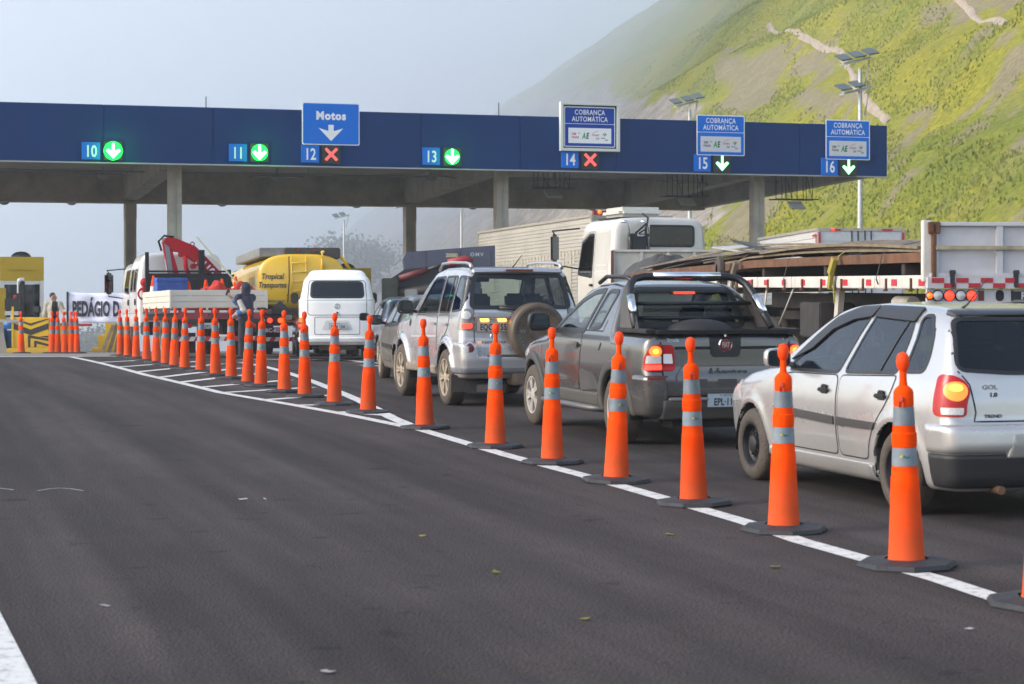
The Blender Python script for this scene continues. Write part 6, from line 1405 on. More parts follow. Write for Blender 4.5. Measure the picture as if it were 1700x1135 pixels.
    seats(t, ((1.1, (0,)), (2.2, (0,)), (3.3, (-.4, .4))), .75, 1.2)
van()

# ------------------------------------------------------------------ cars partly hidden in the queue
def plain_car(label, X, Y, deg, pm, dark=False, h=.034):
    t = thing('hatchback', label, 'car'); put(t, X, Y, deg)
    W0 = .81; WH = ((.68, .285, .335), (3.12, .285, .335))
    wz = tab([(.15, .72), (.42, .80), (.6, .81), (.9, .785), (.96, .765), (1.36, .59), (1.45, .54)], .035)
    plan = tab([(-.1, .10), (0, .075), (.25, .025), (.7, 0), (2.9, 0), (3.4, .035), (3.8, .14), (4, .22)], .08)
    top = tab([(0, 1.34), (.35, 1.37), (1.2, 1.425), (1.9, 1.40), (2.1, 1.355), (2.78, .97), (2.86, .945), (3.3, .885), (3.65, .80), (3.83, .65)], .045)
    rear = tab([(.15, .10), (.5, 0), (.66, .03), (.95, .07), (1.2, .22), (1.38, .37), (1.5, .6)], .018)
    front = tab([(.15, 3.75), (.5, 3.83), (.75, 3.78), (.9, 3.65), (1.5, 3.6)], .04)
    f = car_field(wz, plan, top, rear, front, .19, W0, WH, flare=.014); b = Body(t, f, (-.95, -.1, .1), (.95, 3.95, 1.52), h); b.bcut = .62; b.fcut = 2.0
    for s in 'LR':
        sx = -1 if s == 'L' else 1
        b.window('side_window', [(2.42, .925), (2.18, 1.13), (1.98, 1.26), (1.72, 1.335), (1.46, 1.35), (1.55, .93)], s, GLASS_D, .05, trim=.05)
        b.window('side_window', [(1.46, .935), (1.38, 1.35), (.90, 1.34), (.56, 1.10), (.52, .96)], s, GLASS_D, .05, trim=.05)
        pl = roundp([(2.60, .33), (2.60, .85), (2.40, .893), (1.51, .905), (1.505, .33)], .06); b.gap('door_gap', pl, s, BLACKM, .012, .002, closed=True); d = b.patch('door', growp(pl, -.007), s, .0035, pm, skirt=.004, step=.1)
        b.patch('rub_strip', roundp([(2.6, .56), (2.6, .63), (1.1, .61), (1.1, .54)], .015), s, .014, BLACKP, skirt=.014)
        lp = b.patch('tail_light', roundp([(sx*.64-.10, .68), (sx*.64+.08, .68), (sx*.64+.09, .93), (sx*.64-.07, .93)], .03), 'B', .012, RED_LENS, skirt=.03, step=.05)
        cy = [(sx*.64+.045*math.cos(a), .84+.05*math.sin(a)) for a in np.linspace(0, 2*PI, 14)[:-1]]; b.patch('brake_lamp', cy, 'B', .018, RED_LIT, lp, skirt=.01, step=.04)
        b.patch('head_light', roundp([(3.34, .62), (3.42, .79), (3.62, .76), (3.75, .66)], .03), s, .008, CLEAR_LENS, skirt=.02, step=.05)
        mirror_arm(t, (sx*.93, 2.40, 1.0), sx, (.22, .17, .13), BLACKP)
    b.window('rear_window', [(-.62, 1.02), (-.53, 1.29), (.53, 1.29), (.62, 1.02)], 'B', GLASS_D, .06, trim=.05); b.window('windscreen', [(-.70, 1.0), (-.57, 1.31), (.57, 1.31), (.70, 1.0)], 'F', GLASS_M, .05)
    b.part('bumper', lambda x, y, z: np.maximum(np.abs(z-.46)-.16, y-.26), .028, mat('bumper black', (.018, .018, .02), .55), k=.05, lo=(-.95, -.12, .2), hi=(.95, .42, .75), h=.04)
    plate(t, (0, -.045, .52), R(4), 'DKT·4120')
    bm = B(); box(bm, (0, 2.0, .24), (1.2, 3.3, .12)); obj('underbody', bm, BLACKM, t)
    b.shell('body', pm, INNER, lambda x, y, z: np.maximum(np.maximum(.42-z, y-2.7), .16-y), arch_cut(WH, W0)); arch_liner(t, WH, W0)
    wheel_set(t, [(w_[0], w_[1]) for w_ in WH], .287, .18, .80, TYREB, 'six', .19, mat('alloy champagne', (.55, .49, .40), .4, .7))
    seats(t, ((1.7, (-.36, .36)), (.85, (0,))), .42, 1.1); return t
plain_car('dirty dark grey hatchback with black mirror just left of the silver off-road car', -.96, 32.05, 9.5, paint('dirty grey paint', (.13, .125, .115), .5, .35, dirt=((.22, .19, .15), .6, 1.1)))
plain_car('dark blue hatchback mostly hidden between the white van and the dirty grey hatchback', -1.86, 41.5, 9, paint('dark blue paint', (.035, .05, .10), .5, .3, dirt=((.15, .13, .11), .4, .8)))
plain_car('grey hatchback peeking out on the left edge of the white van', -4.62, 51.6, 8, paint('mid grey paint', (.22, .22, .23), .5, .3))

# ------------------------------------------------------------------ trucks: shared pieces
TWHITE = paint('truck white', (.62, .61, .59), 0, .35, dirt=((.33, .27, .19), .3, 1.6))
TWORN = mat('worn white boards', (.62, .60, .55), .6, var=.14, vscale=3, dirt=((.20, .10, .05), .4, 2.6))
RUST = mat('rust', (.12, .052, .024), .8, var=.45, vscale=5, bump=.3)
FRAME = mat('chassis', (.035, .03, .028), .75, var=.4, vscale=4)
def truck_wheels(t, axles, W, r=.5, dual=True, wd=.27, tm=None):
    first = None
    for y in axles:
        for sd in (-1, 1):
            for k in range(2 if dual else 1):
                x = sd*(W-wd/2-k*(wd+.03))
                if first is None:
                    bm = B(); Mx = Matrix.Rotation(R(-90), 4, 'Y'); hw = wd/2
                    lathe(bm, [(.27, hw-.02), (.30, hw), (r-.07, hw+.003), (r-.02, hw-.02), (r, hw-.05), (r, .02), (r-.025, .015), (r-.025, -.015), (r, -.02), (r, -hw+.05), (r-.02, -hw+.02), (.27, -hw)], 30, Mx); first = obj('wheel', bm, tm or TYREB, t, smooth=40)
                    bm = B(); lathe(bm, [(.275, hw-.01), (.262, hw-.02), (.25, hw-.09), (.15, hw-.10), (.14, hw-.04), (.10, hw-.02), (.001, hw-.015)], 26, Mx)
                    for q in range(8): a = q*PI/4; c = Mx @ Vector((.19*math.cos(a), .19*math.sin(a), hw-.1)); cyl(bm, c, c+Vector((-.03, 0, 0)), .016, .013, 6)
                    obj('rim', bm, mat('truck rim', (.25, .22, .19), .6, .3, var=.3), first, smooth=35); o = first
                else: o = copy_tree(first, t)
                o.location = (x, y, r); o.rotation_euler = (0, 0, 0 if sd < 0 else PI)
def chassis(t, y0, y1, z, W=.42):
    bm = B()
    for s in (-1, 1): box(bm, (s*W, (y0+y1)/2, z), (.09, y1-y0, .24))
    n = max(2, int((y1-y0)/1.4))
    for k in range(n): box(bm, (0, y0+.2+(y1-y0-.4)*k/(n-1), z), (2*W-.1, .1, .16))
    obj('chassis', bm, FRAME, t)
def stripe_bar(t, y, z, w, h=.11, n=9):
    bm = B(); k = w/n
    for i in range(n*2):
        x0 = -w/2+i*k/2; prism(bm, [(x0, -h/2), (x0+k/2, -h/2), (min(w/2, x0+k/2+.06), h/2), (min(w/2-.001, x0+.06), h/2)], frame_m((0, y, z), (1, 0, 0), (0, 0, 1)), .02, mi=i % 2)
    return obj('rear_bumper', bm, [mat('stripe red', (.45, .02, .03), .5), mat('stripe white', (.62, .60, .58), .5)], t)
def lampdisc(bm, x, y, z, r, mi=0): cyl(bm, (x, y, z), (x, y-.03, z), r, r*.92, 16, mi=mi)
def cab(t, y0, L, W, z0, zroof, front_drop=.0, m=None, h=.034, sidewins=(), rearwin=None, name='cab', rr=.14):
    """truck cab: boxy rounded solid with windows; y0 = its rear face"""
    hw = W/2
    wz = tab([(z0-.2, hw-.03), (z0+.6, hw), (z0+1.1, hw-.005), (zroof-.25, hw-.09), (zroof, hw-.16)], .05)
    def f(x, y, z):
        ax = np.abs(x); yf = y0+L-.02-np.clip(z-(z0+1.05), 0, None)*.22; top = zroof-front_drop*smooth01(y0+L*.40, y0+L*.52, y)
        d = smax(ax-wz(z), z-top+.05*(ax/hw)**2, rr*1.5); d = smax(d, y0+.02+.05*(ax/hw)**4-y, rr); d = smax(d, y-yf+.10*(ax/hw)**4, rr); return smax(d, z0-z, .06)
    b = Body(t, f, (-hw-.15, y0-.1, z0-.1), (hw+.15, y0+L+.15, zroof+.12), h); b.bcut = y0+.4; b.fcut = y0+L-.6
    for s in 'LR':
        for w_ in sidewins: b.window('side_window', w_, s, GLASS_T, .05, trim=.05)
    if rearwin: b.window('rear_window', rearwin, 'B', GLASS_T, .08, trim=.05)
    b.window('windscreen', [(-hw+.2, z0+1.0), (-hw+.28, zroof-front_drop-.22), (hw-.28, zroof-front_drop-.22), (hw-.2, z0+1.0)], 'F', GLASS_D, .08, trim=.05)
    b.shell(name, m, INNER, lambda x, y, z: np.maximum(np.maximum(z0+.25-z, y-y0-L+.25), y0+.12-y)); return b
def truck_mirror(t, x, y, z, s, h=.62, w=.2):
    bm = B(); box(bm, (x, y, z), (w, .12, h)); o = obj('door_mirror', bm, BLACKP, t, bevel=.05, smooth=50)
    bm = B(); prism(bm, rpoly(w*.8, h*.86, .05), frame_m((x, y-.066, z), (1, 0, 0), (0, 0, 1)), .004); obj('mirror_glass', bm, mat('mirror dark glass', (.10, .11, .12), .05, 1), o)
    bm = B(); tube(bm, [(x, y, z+h*.5), (x+s*.06, y, z+h*.62), (x-s*.58, y-.08, z+h*.72)], .02, 6); tube(bm, [(x, y, z-h*.5), (x+s*.02, y, z-h*.6), (x-s*.56, y-.08, z-h*.75)], .018, 6); obj('mirror_arm', bm, BLACKP, t)

# ------------------------------------------------------------------ the crane truck with the white tray
def crane_truck():
    t = thing('crane_truck', 'white crew-cab truck with cream tray and folded red loader crane', 'truck'); put(t, -7.13, 49.9, 20)
    zd = 1.20; bl = 3.85; W = 2.4
    bm = B(); box(bm, (0, bl/2, zd-.06), (W-.02, bl, .11)); obj('deck', bm, FRAME, t)
    CREAM = mat('cream boards', (.64, .62, .56), .55, var=.10, vscale=2.5, dirt=((.30, .22, .12), .4, 3.0))
    bm = B()
    for k in range(3): box(bm, (0, 0, zd+.085+.147*k), (W, .04, .141))
    for x in (-W/2+.02, W/2-.02): box(bm, (x, -.024, zd+.22), (.05, .03, .46))
    for x in (-.9, -.3, .3, .9): box(bm, (x, -.03, zd-.02), (.05, .03, .12)); 
    obj('tailboard', bm, CREAM, t, bevel=.008)
    for s in (-1, 1):
        bm = B()
        for k in range(3): box(bm, (s*(W/2-.02), bl/2+.03, zd+.085+.147*k), (.04, bl-.04, .141))
        for y in (.8, 1.8, 2.8, 3.7): box(bm, (s*(W/2+.012), y, zd-.0), (.03, .06, .14))
        obj('side_board', bm, CREAM, t, bevel=.008)
    bm = B()
    for x, hh in ((-1.08, 1.5), (1.08, 1.05)): box(bm, (x, bl+.02, zd+hh/2), (.09, .09, hh))
    for z in (zd+.5, zd+1.0): box(bm, (0, bl+.02, z), (2.1, .05, .05))
    box(bm, (0, bl+.03, zd+.5), (2.1, .03, .9)); obj('headboard', bm, BLACKM, t)
    chassis(t, .2, 7.2, .92)
    bm = B(); box(bm, (0, .0, 1.02), (2.2, .05, .16)); tb = obj('rear_crossbar', bm, mat('crossbar red', (.34, .03, .04), .6, dirt=((.1, .06, .05), .5, 2)), t)
    bm = B(); textbm(bm, 'FACCHINI', .09, frame_m((.0, -.028, 1.02), (1, 0, 0), (0, 0, 1)), weight=.03, depth=0); obj('lettering', bm, INKD, tb)
    for i in range(12):
        bm = B(); box(bm, (-1.1+.2*i, -.012, zd-.075), (.19, .02, .06)); obj('reflective_tape', bm, mat('tape red', (.4, .02, .03), .5) if i % 2 else mat('tape white', (.6, .6, .6), .4), t)
    stripe_bar(t, .12, .46, 2.2)
    plate(t, (-.20, .0, .78), 0, 'DPC 5160', w=.40, h=.14)
    for s in (-1, 1):
        bm = B()
        for k in range(2): lampdisc(bm, s*(.72+.14*k), .02, .78, .06)
        obj('tail_light', bm, RED_LENS, t)
        bm = B(); box(bm, (s*.75, .55, .36), (.55, .03, .5)); obj('mud_flap', bm, BLACKM, t)
    truck_wheels(t, (1.5,), 1.15, .46, True, .24); truck_wheels(t, (6.6,), 1.15, .46, False, .24)
    for s in (-1, 1):
        bm = B(); lathe(bm, [(.50, -.14), (.53, -.14), (.53, .14), (.50, .14)], 16, Matrix.Translation((s*1.0, 6.6, .52)) @ Matrix.Rotation(R(90), 4, 'Y'), ang=PI*1.0); obj('mudguard', bm, YELL, t)
        bm = B(); box(bm, (s*1.0, 3.9, .72), (.35, .9, .35)); obj('side_box', bm, BLACKP, t, bevel=.03)
    hw = 1.16
    b = cab(t, 4.75, 2.85, 2.32, .75, 2.74, .22, TWHITE, sidewins=([(6.95, 1.72), (6.85, 2.25), (6.28, 2.28), (6.28, 1.66)], [(6.0, 1.72), (6.0, 2.27), (5.66, 2.27), (5.66, 1.72)], [(5.52, 1.72), (5.52, 2.27), (5.16, 2.27), (5.16, 1.72)]))
    for s in 'LR':
        for ys in ((6.15, .9, 2.4), (5.06, .9, 2.4)): b.gap('door_gap', [(ys[0], ys[1]), (ys[0], ys[2])], s, BLACKM, .03, .003)
        b.gap('panel_gap', [(7.3, 1.12), (4.9, 1.12)], s, mat('van gap', (.12, .12, .12), .7), .014, .003)
        for yh in (6.26, 5.18): p, nn = b.point(yh, 1.42, s); bm = B(); box(bm, p+nn*.02, (.03, .05, .16)); box(bm, p+nn*.02, (.03, .14, .04)); obj('door_handle', bm, BLACKP, t)
        sx = -1 if s == 'L' else 1; truck_mirror(t, sx*1.52, 7.35, 1.95, sx, .58, .24)
    # the crane
    RED = mat('crane red', (.44, .004, .014), .55, var=.08, spec=.15, dirt=((.15, .05, .04), .3, 4.2))
    yc = 4.32; M = frame_m((0, yc+.1, 0), (1, 0, 0), (0, 0, 1))
    bm = B(); box(bm, (-.10, yc, 1.35), (.5, .5, .9)); box(bm, (0, yc, 1.05), (2.2, .35, .25)); box(bm, (-.42, yc, 2.35), (.16, .2, 1.5), Euler((0, R(-8), 0))); base = obj('crane_column', bm, GREYP, t, bevel=.02)
    bm = B(); prism(bm, [(-.60, 2.98), (-.50, 3.10), (-.25, 3.08), (.25, 2.88), (.40, 2.74), (1.05, 2.06), (.70, 1.98), (.30, 2.42), (-.10, 2.70), (-.30, 2.74), (-.36, 2.80)], M, .22); prism(bm, [(-.60, 2.97), (-.355, 2.80), (-.14, 2.02), (-.44, 2.02)], M @ T(0, 0, .03), .16); bo_ = obj('crane_boom', bm, RED, t, bevel=.018)
    bm = B(); tube(bm, [(-.02, yc-.12, 2.62), (.0, yc-.12, 2.3), (.12, yc-.12, 2.02)], .06, 10); o_ = obj('crane_cylinder', bm, RED, bo_); bm = B(); tube(bm, [(.30, yc-.12, 2.5), (.62, yc-.12, 2.15)], .05, 10); obj('crane_cylinder', bm, RED, bo_); bm = B()
    for x, z in ((-.47, 3.0), (-.1, 2.66), (.22, 2.35), (.55, 2.2)): cyl(bm, (x, yc-.13, z), (x, yc+.12, z), .07)
    obj('crane_pin', bm, RED, bo_, smooth=40)
    bm = B(); textbm(bm, 'F110', .24, Matrix.Translation((.52, yc-.126, 2.34)) @ Matrix.Rotation(R(44), 4, 'Y') @ frame_m((0, 0, 0), (1, 0, 0), (0, 0, 1)), weight=.03, sx=.85); obj('lettering', bm, SIGNW, bo_)
    bm = B(); tube(bm, [(-.62, yc-.02, 2.75), (-.70, yc-.02, 3.0), (-.55, yc-.02, 3.15), (-.30, yc-.02, 3.12)], .03, 8); tube(bm, [(.2+.05*math.cos(a), yc, 2.93+.06*math.sin(a)) for a in np.linspace(0, 2*PI, 12)[:-1]], .014, 6, closed=True); obj('crane_hose', bm, BLACKM, bo_)
    bm = B(); box(bm, (.40, yc-.2, 2.35), (.15, .1, .85)); obj('crane_stop_post', bm, BLACKM, t)
    bm = B(); box(bm, (-1.0, yc-.1, 1.75), (.26, .2, .30)); ball(bm, (-1.08, yc-.1, 1.92), .12); cyl(bm, (-1.02, yc-.1, 1.2), (-1.02, yc-.1, 1.7), .07); tube(bm, [(-1.12+.13*math.cos(a), yc-.12, 1.62+.14*math.sin(a)) for a in np.linspace(.6, 4.6, 12)], .028, 8); obj('crane_hook', bm, RED, t, smooth=50)
    return t
ctk = crane_truck(); bpy.context.view_layer.update()
def on(t, p): return t.matrix_basis @ Vector(p)
def tloc(t): return Matrix.LocRotScale(t.location, t.rotation_euler, t.scale)
def place_on(t, p): return tloc(t) @ Vector(p)
WCONE = mat('cone white', (.66, .65, .62), .5)
sc0 = None
for k, (x, y, z) in enumerate(((-.98, 3.5, 0), (-.27, 2.5, -.0), (.16, 2.4, 0), (.60, 2.5, 0), (1.02, 2.8, .05))):
    if sc0 is None:
        sc0 = thing('small_cone', None, 'traffic cone'); bm = B(); box(bm, (0, 0, .02), (.38, .38, .04)); lathe(bm, [(.15, .04), (.125, .20)], 20); lathe(bm, [(.075, .50), (.06, .58)], 20); lathe(bm, [(.06, .58), (.03, .72), (.025, .73), (.001, .73)], 20); obj('body', bm, ORANGE, sc0, smooth=40)
        bm = B(); lathe(bm, [(.1255, .20), (.0755, .50)], 20); o = obj('band', bm, WCONE, sc0, smooth=40); c = sc0
    else: c = copy_tree(sc0)
    c.location = place_on(ctk, (x, y, 1.205)); c.rotation_euler = (0, 0, R(20)); c.scale = (1, 1, (1.2, .98, 1.02, 1.06, 1.16)[k])
    finish(c, 'small orange and white cone in the crane truck tray, %s' % ('leftmost, behind the blue crate', 'second from the left', 'in the middle', 'second from the right', 'rightmost, by the leaning pole')[k], 'traffic cone', 'small cones carried in the tray')
t = thing('crate', 'scuffed blue plastic crate upright in the tray corner of the crane truck', 'crate', place_on(ctk, (-.72, 2.5, 1.205)), R(21))
bm = B(); box(bm, (0, 0, .40), (.78, .45, .80)); 
for z in (.12, .42, .72): box(bm, (0, 0, z), (.82, .49, .05))
obj('tub', bm, mat('crate blue', (.035, .09, .34), .6, var=.35, vscale=4), t, bevel=.012)
t = thing('safety_net', 'heap of crumpled red-orange safety netting in the tray', 'safety netting', place_on(ctk, (.38, .65, 1.205)), R(20))
V = []; Fc = []; nx_, ny_ = 44, 14
for i in range(nx_):
    for j in range(ny_):
        x = -.85+1.75*i/(nx_-1); y = -.35+.7*j/(ny_-1); e = max(0, 1-(y/.36)**2)**.5*min(1, (.9-abs(x-.02))*4+.1)
        V.append((x, y, .34*e+e*(.36*float(vnoise(x*3.2, y*3, 4))+.14*float(vnoise(x*11, y*11, 6)))))
for i in range(nx_-1):
    for j in range(ny_-1): a = i*ny_+j; Fc.append((a, a+ny_, a+ny_+1, a+1))
meshnp('net', V, Fc, mat('net red', (.42, .025, .012), .9, var=.4, vscale=14, bump=.5, bscale=50), t, smooth=False)
bm = B(); cyl(bm, (0, 0, 0), (-1.35, .6, 1.65), .022); t = obj('wooden_pole', bm, mat('pale pole', (.42, .44, .30), .6), None); t.location = place_on(ctk, (1.15, 1.2, 1.35)); t.rotation_euler = (0, 0, R(20)); finish(t, 'pale greenish pole leaning out of the crane truck tray', 'pole')

# ------------------------------------------------------------------ the yellow tanker
def tanker():
    t = thing('tanker_truck', 'yellow fuel tanker seen from behind with lettering Tropical Transportes', 'tanker truck'); put(t, -5.58, 54.6, 13)
    zc, a, c_ = 1.96, 1.17, .74; L = 7.2
    def f(x, y, z):
        n = 3.1; r = (np.abs(x/a)**n+np.abs((z-zc)/c_)**n)**(1/n); d = (r-1)*.74
        return smax(smax(d, -y+.16*np.minimum(r, 1.2)**2-.02+.0*x, .08), y-L, .08)
    b = Body(t, f, (-1.3, -.1, 1.1), (1.3, L+.1, 2.85), .05); TY = paint('tanker yellow', (.78, .47, .001), 0, .35, dirt=((.3, .2, .06), .3, 3.0)); b.bcut = 0; b.fcut = L
    b.shell('tank', TY, TY, None)
    bm = B(); box(bm, (-.50, L/2+.2, zc+c_+.05), (1.2, L-.4, .24)); ct = obj('walkway', bm, mat('walkway grey', (.20, .20, .19), .7, var=.25), t, bevel=.02)
    bm = B(); box(bm, (.3, .55, zc+c_+.02), (1.5, .7, .30)); o = obj('valve_box', bm, mat('valve box dark', (.06, .055, .045), .7), t, bevel=.03)
    for x in (-.1, .35):
        bm = B(); cyl(bm, (x, .2, zc+c_+.08), (x, .15, zc+c_+.08), .035); obj('marker_lamp', bm, RED_LENS, o)
    bm = B(); tube(bm, [(.55, .02, zc+.1), (.55, -.02, zc+.6), (.55, .1, zc+.78), (.62, .3, zc+.80)], .05, 8); tube(bm, [(.75, .3, zc+.72), (1.05, .3, zc+.70), (1.18, .3, zc+.55), (1.35, .3, zc+.25)], .05, 8); obj('hand_rail', bm, TY, t)
    bm = B()
    for x in (-.28, .1): tube(bm, [(x, .02, 1.3), (x, -.05, zc), (x, .06, zc+.7)], .016, 6)
    for k in range(5): tube(bm, [(-.28, -.03, 1.45+.25*k), (.1, -.03, 1.45+.25*k)], .014, 6)
    obj('ladder', bm, TY, t)
    bm = B(); tube(bm, [(-.36, .0, 2.62), (-.36, -.06, 2.0), (-.4, -.05, 1.4)], .014, 6); obj('cable', bm, BLACKM, t)
    b.text('lettering', 'Tropical', -.80, 2.10, 'B', .15, INKD, shear=.25, weight=.025, sx=.85, off=.012); b.text('lettering', 'Transportes', -.80, 1.87, 'B', .15, INKD, shear=.25, weight=.025, sx=.72, off=.012)
    b.text('lettering', 'TROPICAL', 1.9, 2.0, 'L', .26, mat('faded ink', (.35, .26, .10), .6), shear=.2, weight=.03, off=.012)
    bm = B(); box(bm, (-.72, .04, 1.43), (.58, .03, .14)); p = obj('warning_panel', bm, mat('panel yellow dull', (.55, .38, .02), .5), t); bm = B(); textbm(bm, 'EMERGENCIA 190', .055, frame_m((-.72, .02, 1.43), (1, 0, 0), (0, 0, 1)), weight=.02, sx=.8); obj('lettering', bm, INKD, p)
    bm = B(); box(bm, (-.60, .02, 1.24), (.30, .04, .30), Euler((0, R(45), 0))); obj('hazard_placard', bm, mat('placard grey', (.05, .045, .04), .5), t)
    bm = B(); box(bm, (-.40, -.0, 1.58), (.03, .03, .03)); box(bm, (.0, .0, 1.40), (.2, .12, .3)); obj('lock_box', bm, BLACKM, t)
    bm = B(); box(bm, (-.30, -.12, 1.05), (.36, .03, .36)); p = obj('un_panel', bm, mat('hazard orange', (.66, .17, .015), .5), t, bevel=.006)
    bm = B(); M = frame_m((-.30, -.138, 1.05), (1, 0, 0), (0, 0, 1)); textbm(bm, '33', .12, M @ T(0, .085), weight=.02); textbm(bm, '1203', .12, M @ T(0, -.085), weight=.02); box(bm, (-.30, -.139, 1.05), (.36, .004, .015)); obj('lettering', bm, INKD, p)
    bm = B(); box(bm, (0, -.02, .90), (2.35, .08, .24)); p = obj('light_bar', bm, mat('bar dark red', (.06, .02, .02), .7), t)
    for s in (-1, 1):
        for k, (x, m) in enumerate(((1.05, AMBER), (.88, RED_LIT), (.60, AMBER_LIT))):
            bm = B(); lampdisc(bm, s*x, -.062, .92, .07 if k else .05); obj('tail_light', bm, m, p)
    bm = B(); textbm(bm, 'MIC-8254', .10, frame_m((-.78, -.065, .66), (1, 0, 0), (0, 0, 1)), weight=.02); box(bm, (-.78, -.04, .66), (.62, .03, .15), mi=1); obj('number_plate', bm, [SIGNW, mat('plate red', (.20, .02, .02), .5)], t)
    stripe_bar(t, .0, .42, 2.3); chassis(t, .1, 9.2, .95)
    bm = B(); box(bm, (0, 3, 1.16), (1.7, 6.4, .14)); obj('tank_cradle', bm, FRAME, t)
    truck_wheels(t, (1.4, 2.7), 1.2, .5, True, .26); truck_wheels(t, (8.6,), 1.2, .5, False, .26)
    for s in (-1, 1):
        bm = B(); box(bm, (s*.8, .5, .45), (.62, .03, .55)); obj('mud_flap', bm, BLACKM, t)
    cab(t, 7.6, 2.0, 2.4, .8, 2.55, 0, TY, h=.06, sidewins=([(9.2, 1.75), (9.1, 2.3), (8.3, 2.3), (8.3, 1.7)],)); return t
tanker()

# ------------------------------------------------------------------ the dark blue boom truck behind the off-road car
def boom_truck():
    t = thing('boom_truck', 'dark blue crane truck with stowed boom and red hydraulic cylinder', 'truck'); put(t, -1.35, 53.0, 5)
    SX = -.9; NAVY = paint('boom navy', (.018, .024, .075), 0, .4, dirt=((.08, .07, .07), .35, 4)); OL = mat('olive dark', (.032, .034, .024), .6, var=.3)
    bm = B(); box(bm, (0, 3.2, 1.15), (2.4, 6.4, .2)); obj('deck', bm, FRAME, t); chassis(t, .2, 8.8, .92)
    bm = B(); box(bm, (-.90, .25, 1.68), (.42, .35, .86)); box(bm, (-.55, .3, 1.45), (.3, .3, .4)); obj('tool_cabinet', bm, OL, t, bevel=.02)
    bm = B(); box(bm, (-.35, .22, 1.62), (.34, .2, .4)); obj('panel', bm, mat('panel grey', (.25, .26, .25), .6), t, bevel=.02)
    bm = B(); prism(bm, [(-.55, 2.62), (-.46, 2.80), (1.86, 2.98), (1.86, 2.30), (.2, 2.20), (-.48, 2.18)], frame_m((0, 1.3, 0), (1, 0, 0), (0, 0, 1)), .8); bo_ = obj('boom', bm, NAVY, t, bevel=.02)
    bm = B()
    for x in (.05, .95, 1.75): box(bm, (x, .497, 2.52), (.02, .01, .62))
    for x, z in ((-.3, 2.4), (-.3, 2.66), (.3, 2.45), (.7, 2.5), (1.2, 2.55)): cyl(bm, (x, .50, z), (x, .485, z), .022)
    obj('boom_seam', bm, mat('seam dark', (.006, .008, .02), .5), bo_)
    bm = B(); M = frame_m((0, .492, 0), (1, 0, 0), (0, 0, 1)); textbm(bm, '20000', .10, M @ T(.72, 2.72), weight=.03, sx=.9); obj('lettering', bm, mat('ink pale yellow', (.45, .44, .25), .5), bo_)
    bm = B(); textbm(bm, 'OMV', .10, M @ T(1.38, 2.74), weight=.02, spacing=1.3); obj('lettering', bm, mat('ink dull white', (.4, .41, .45), .5), bo_)
    bm = B(); prism(bm, [(-1.05, 1.95), (-.95, 1.80), (-.2, 1.86), (.45, 2.1), (.85, 2.35), (.8, 2.5), (.3, 2.42), (-.5, 2.35), (-.85, 2.12)], frame_m((0, .75, 0), (1, 0, 0), (0, 0, 1)), .35); obj('boom_arm', bm, mat('arm black', (.012, .012, .016), .5), t, bevel=.02)
    bm = B(); tube(bm, [(-.75, .28, 1.72), (.1, .28, 1.80), (1.1, .28, 1.98)], [.12, .13, .13], 12); tube(bm, [(-.85, .28, 1.70), (-.7, .28, 1.72)], .15, 12); obj('outrigger', bm, mat('outrigger brown', (.055, .04, .035), .6, var=.4), t)
    bm = B(); tube(bm, [(.05, .25, 2.32), (.62, .25, 2.52)], .05, 12, mi=1); tube(bm, [(.6, .25, 2.51), (1.05, .25, 2.60), (1.25, .25, 2.55)], .10, 12); tube(bm, [(-.65, .25, 2.10), (.05, .25, 2.32)], .085, 12, mi=2); obj('hydraulic_cylinder', bm, [mat('cylinder red', (.26, .015, .015), .45, var=.2), STEEL, mat('cylinder dark red', (.13, .02, .02), .55, var=.3)], t)
    for ch in t.children:
        if ch.name.split('.')[0] not in ('deck', 'chassis'): ch.location.x += SX; ch.location.z -= .10
    stripe_bar(t, .0, .45, 2.2)
    for s in (-1, 1):
        bm = B(); lampdisc(bm, s*.9, -.02, .9, .06); lampdisc(bm, s*.74, -.02, .9, .06); obj('tail_light', bm, RED_LENS, t)
    truck_wheels(t, (1.4, 2.7), 1.2, .5, True, .26); truck_wheels(t, (8.0,), 1.2, .5, False, .26)
    cab(t, 6.9, 2.0, 2.2, .8, 2.5, 0, NAVY, h=.06, sidewins=([(8.6, 1.75), (8.5, 2.3), (7.6, 2.3), (7.6, 1.7)],)); return t
boom_truck()

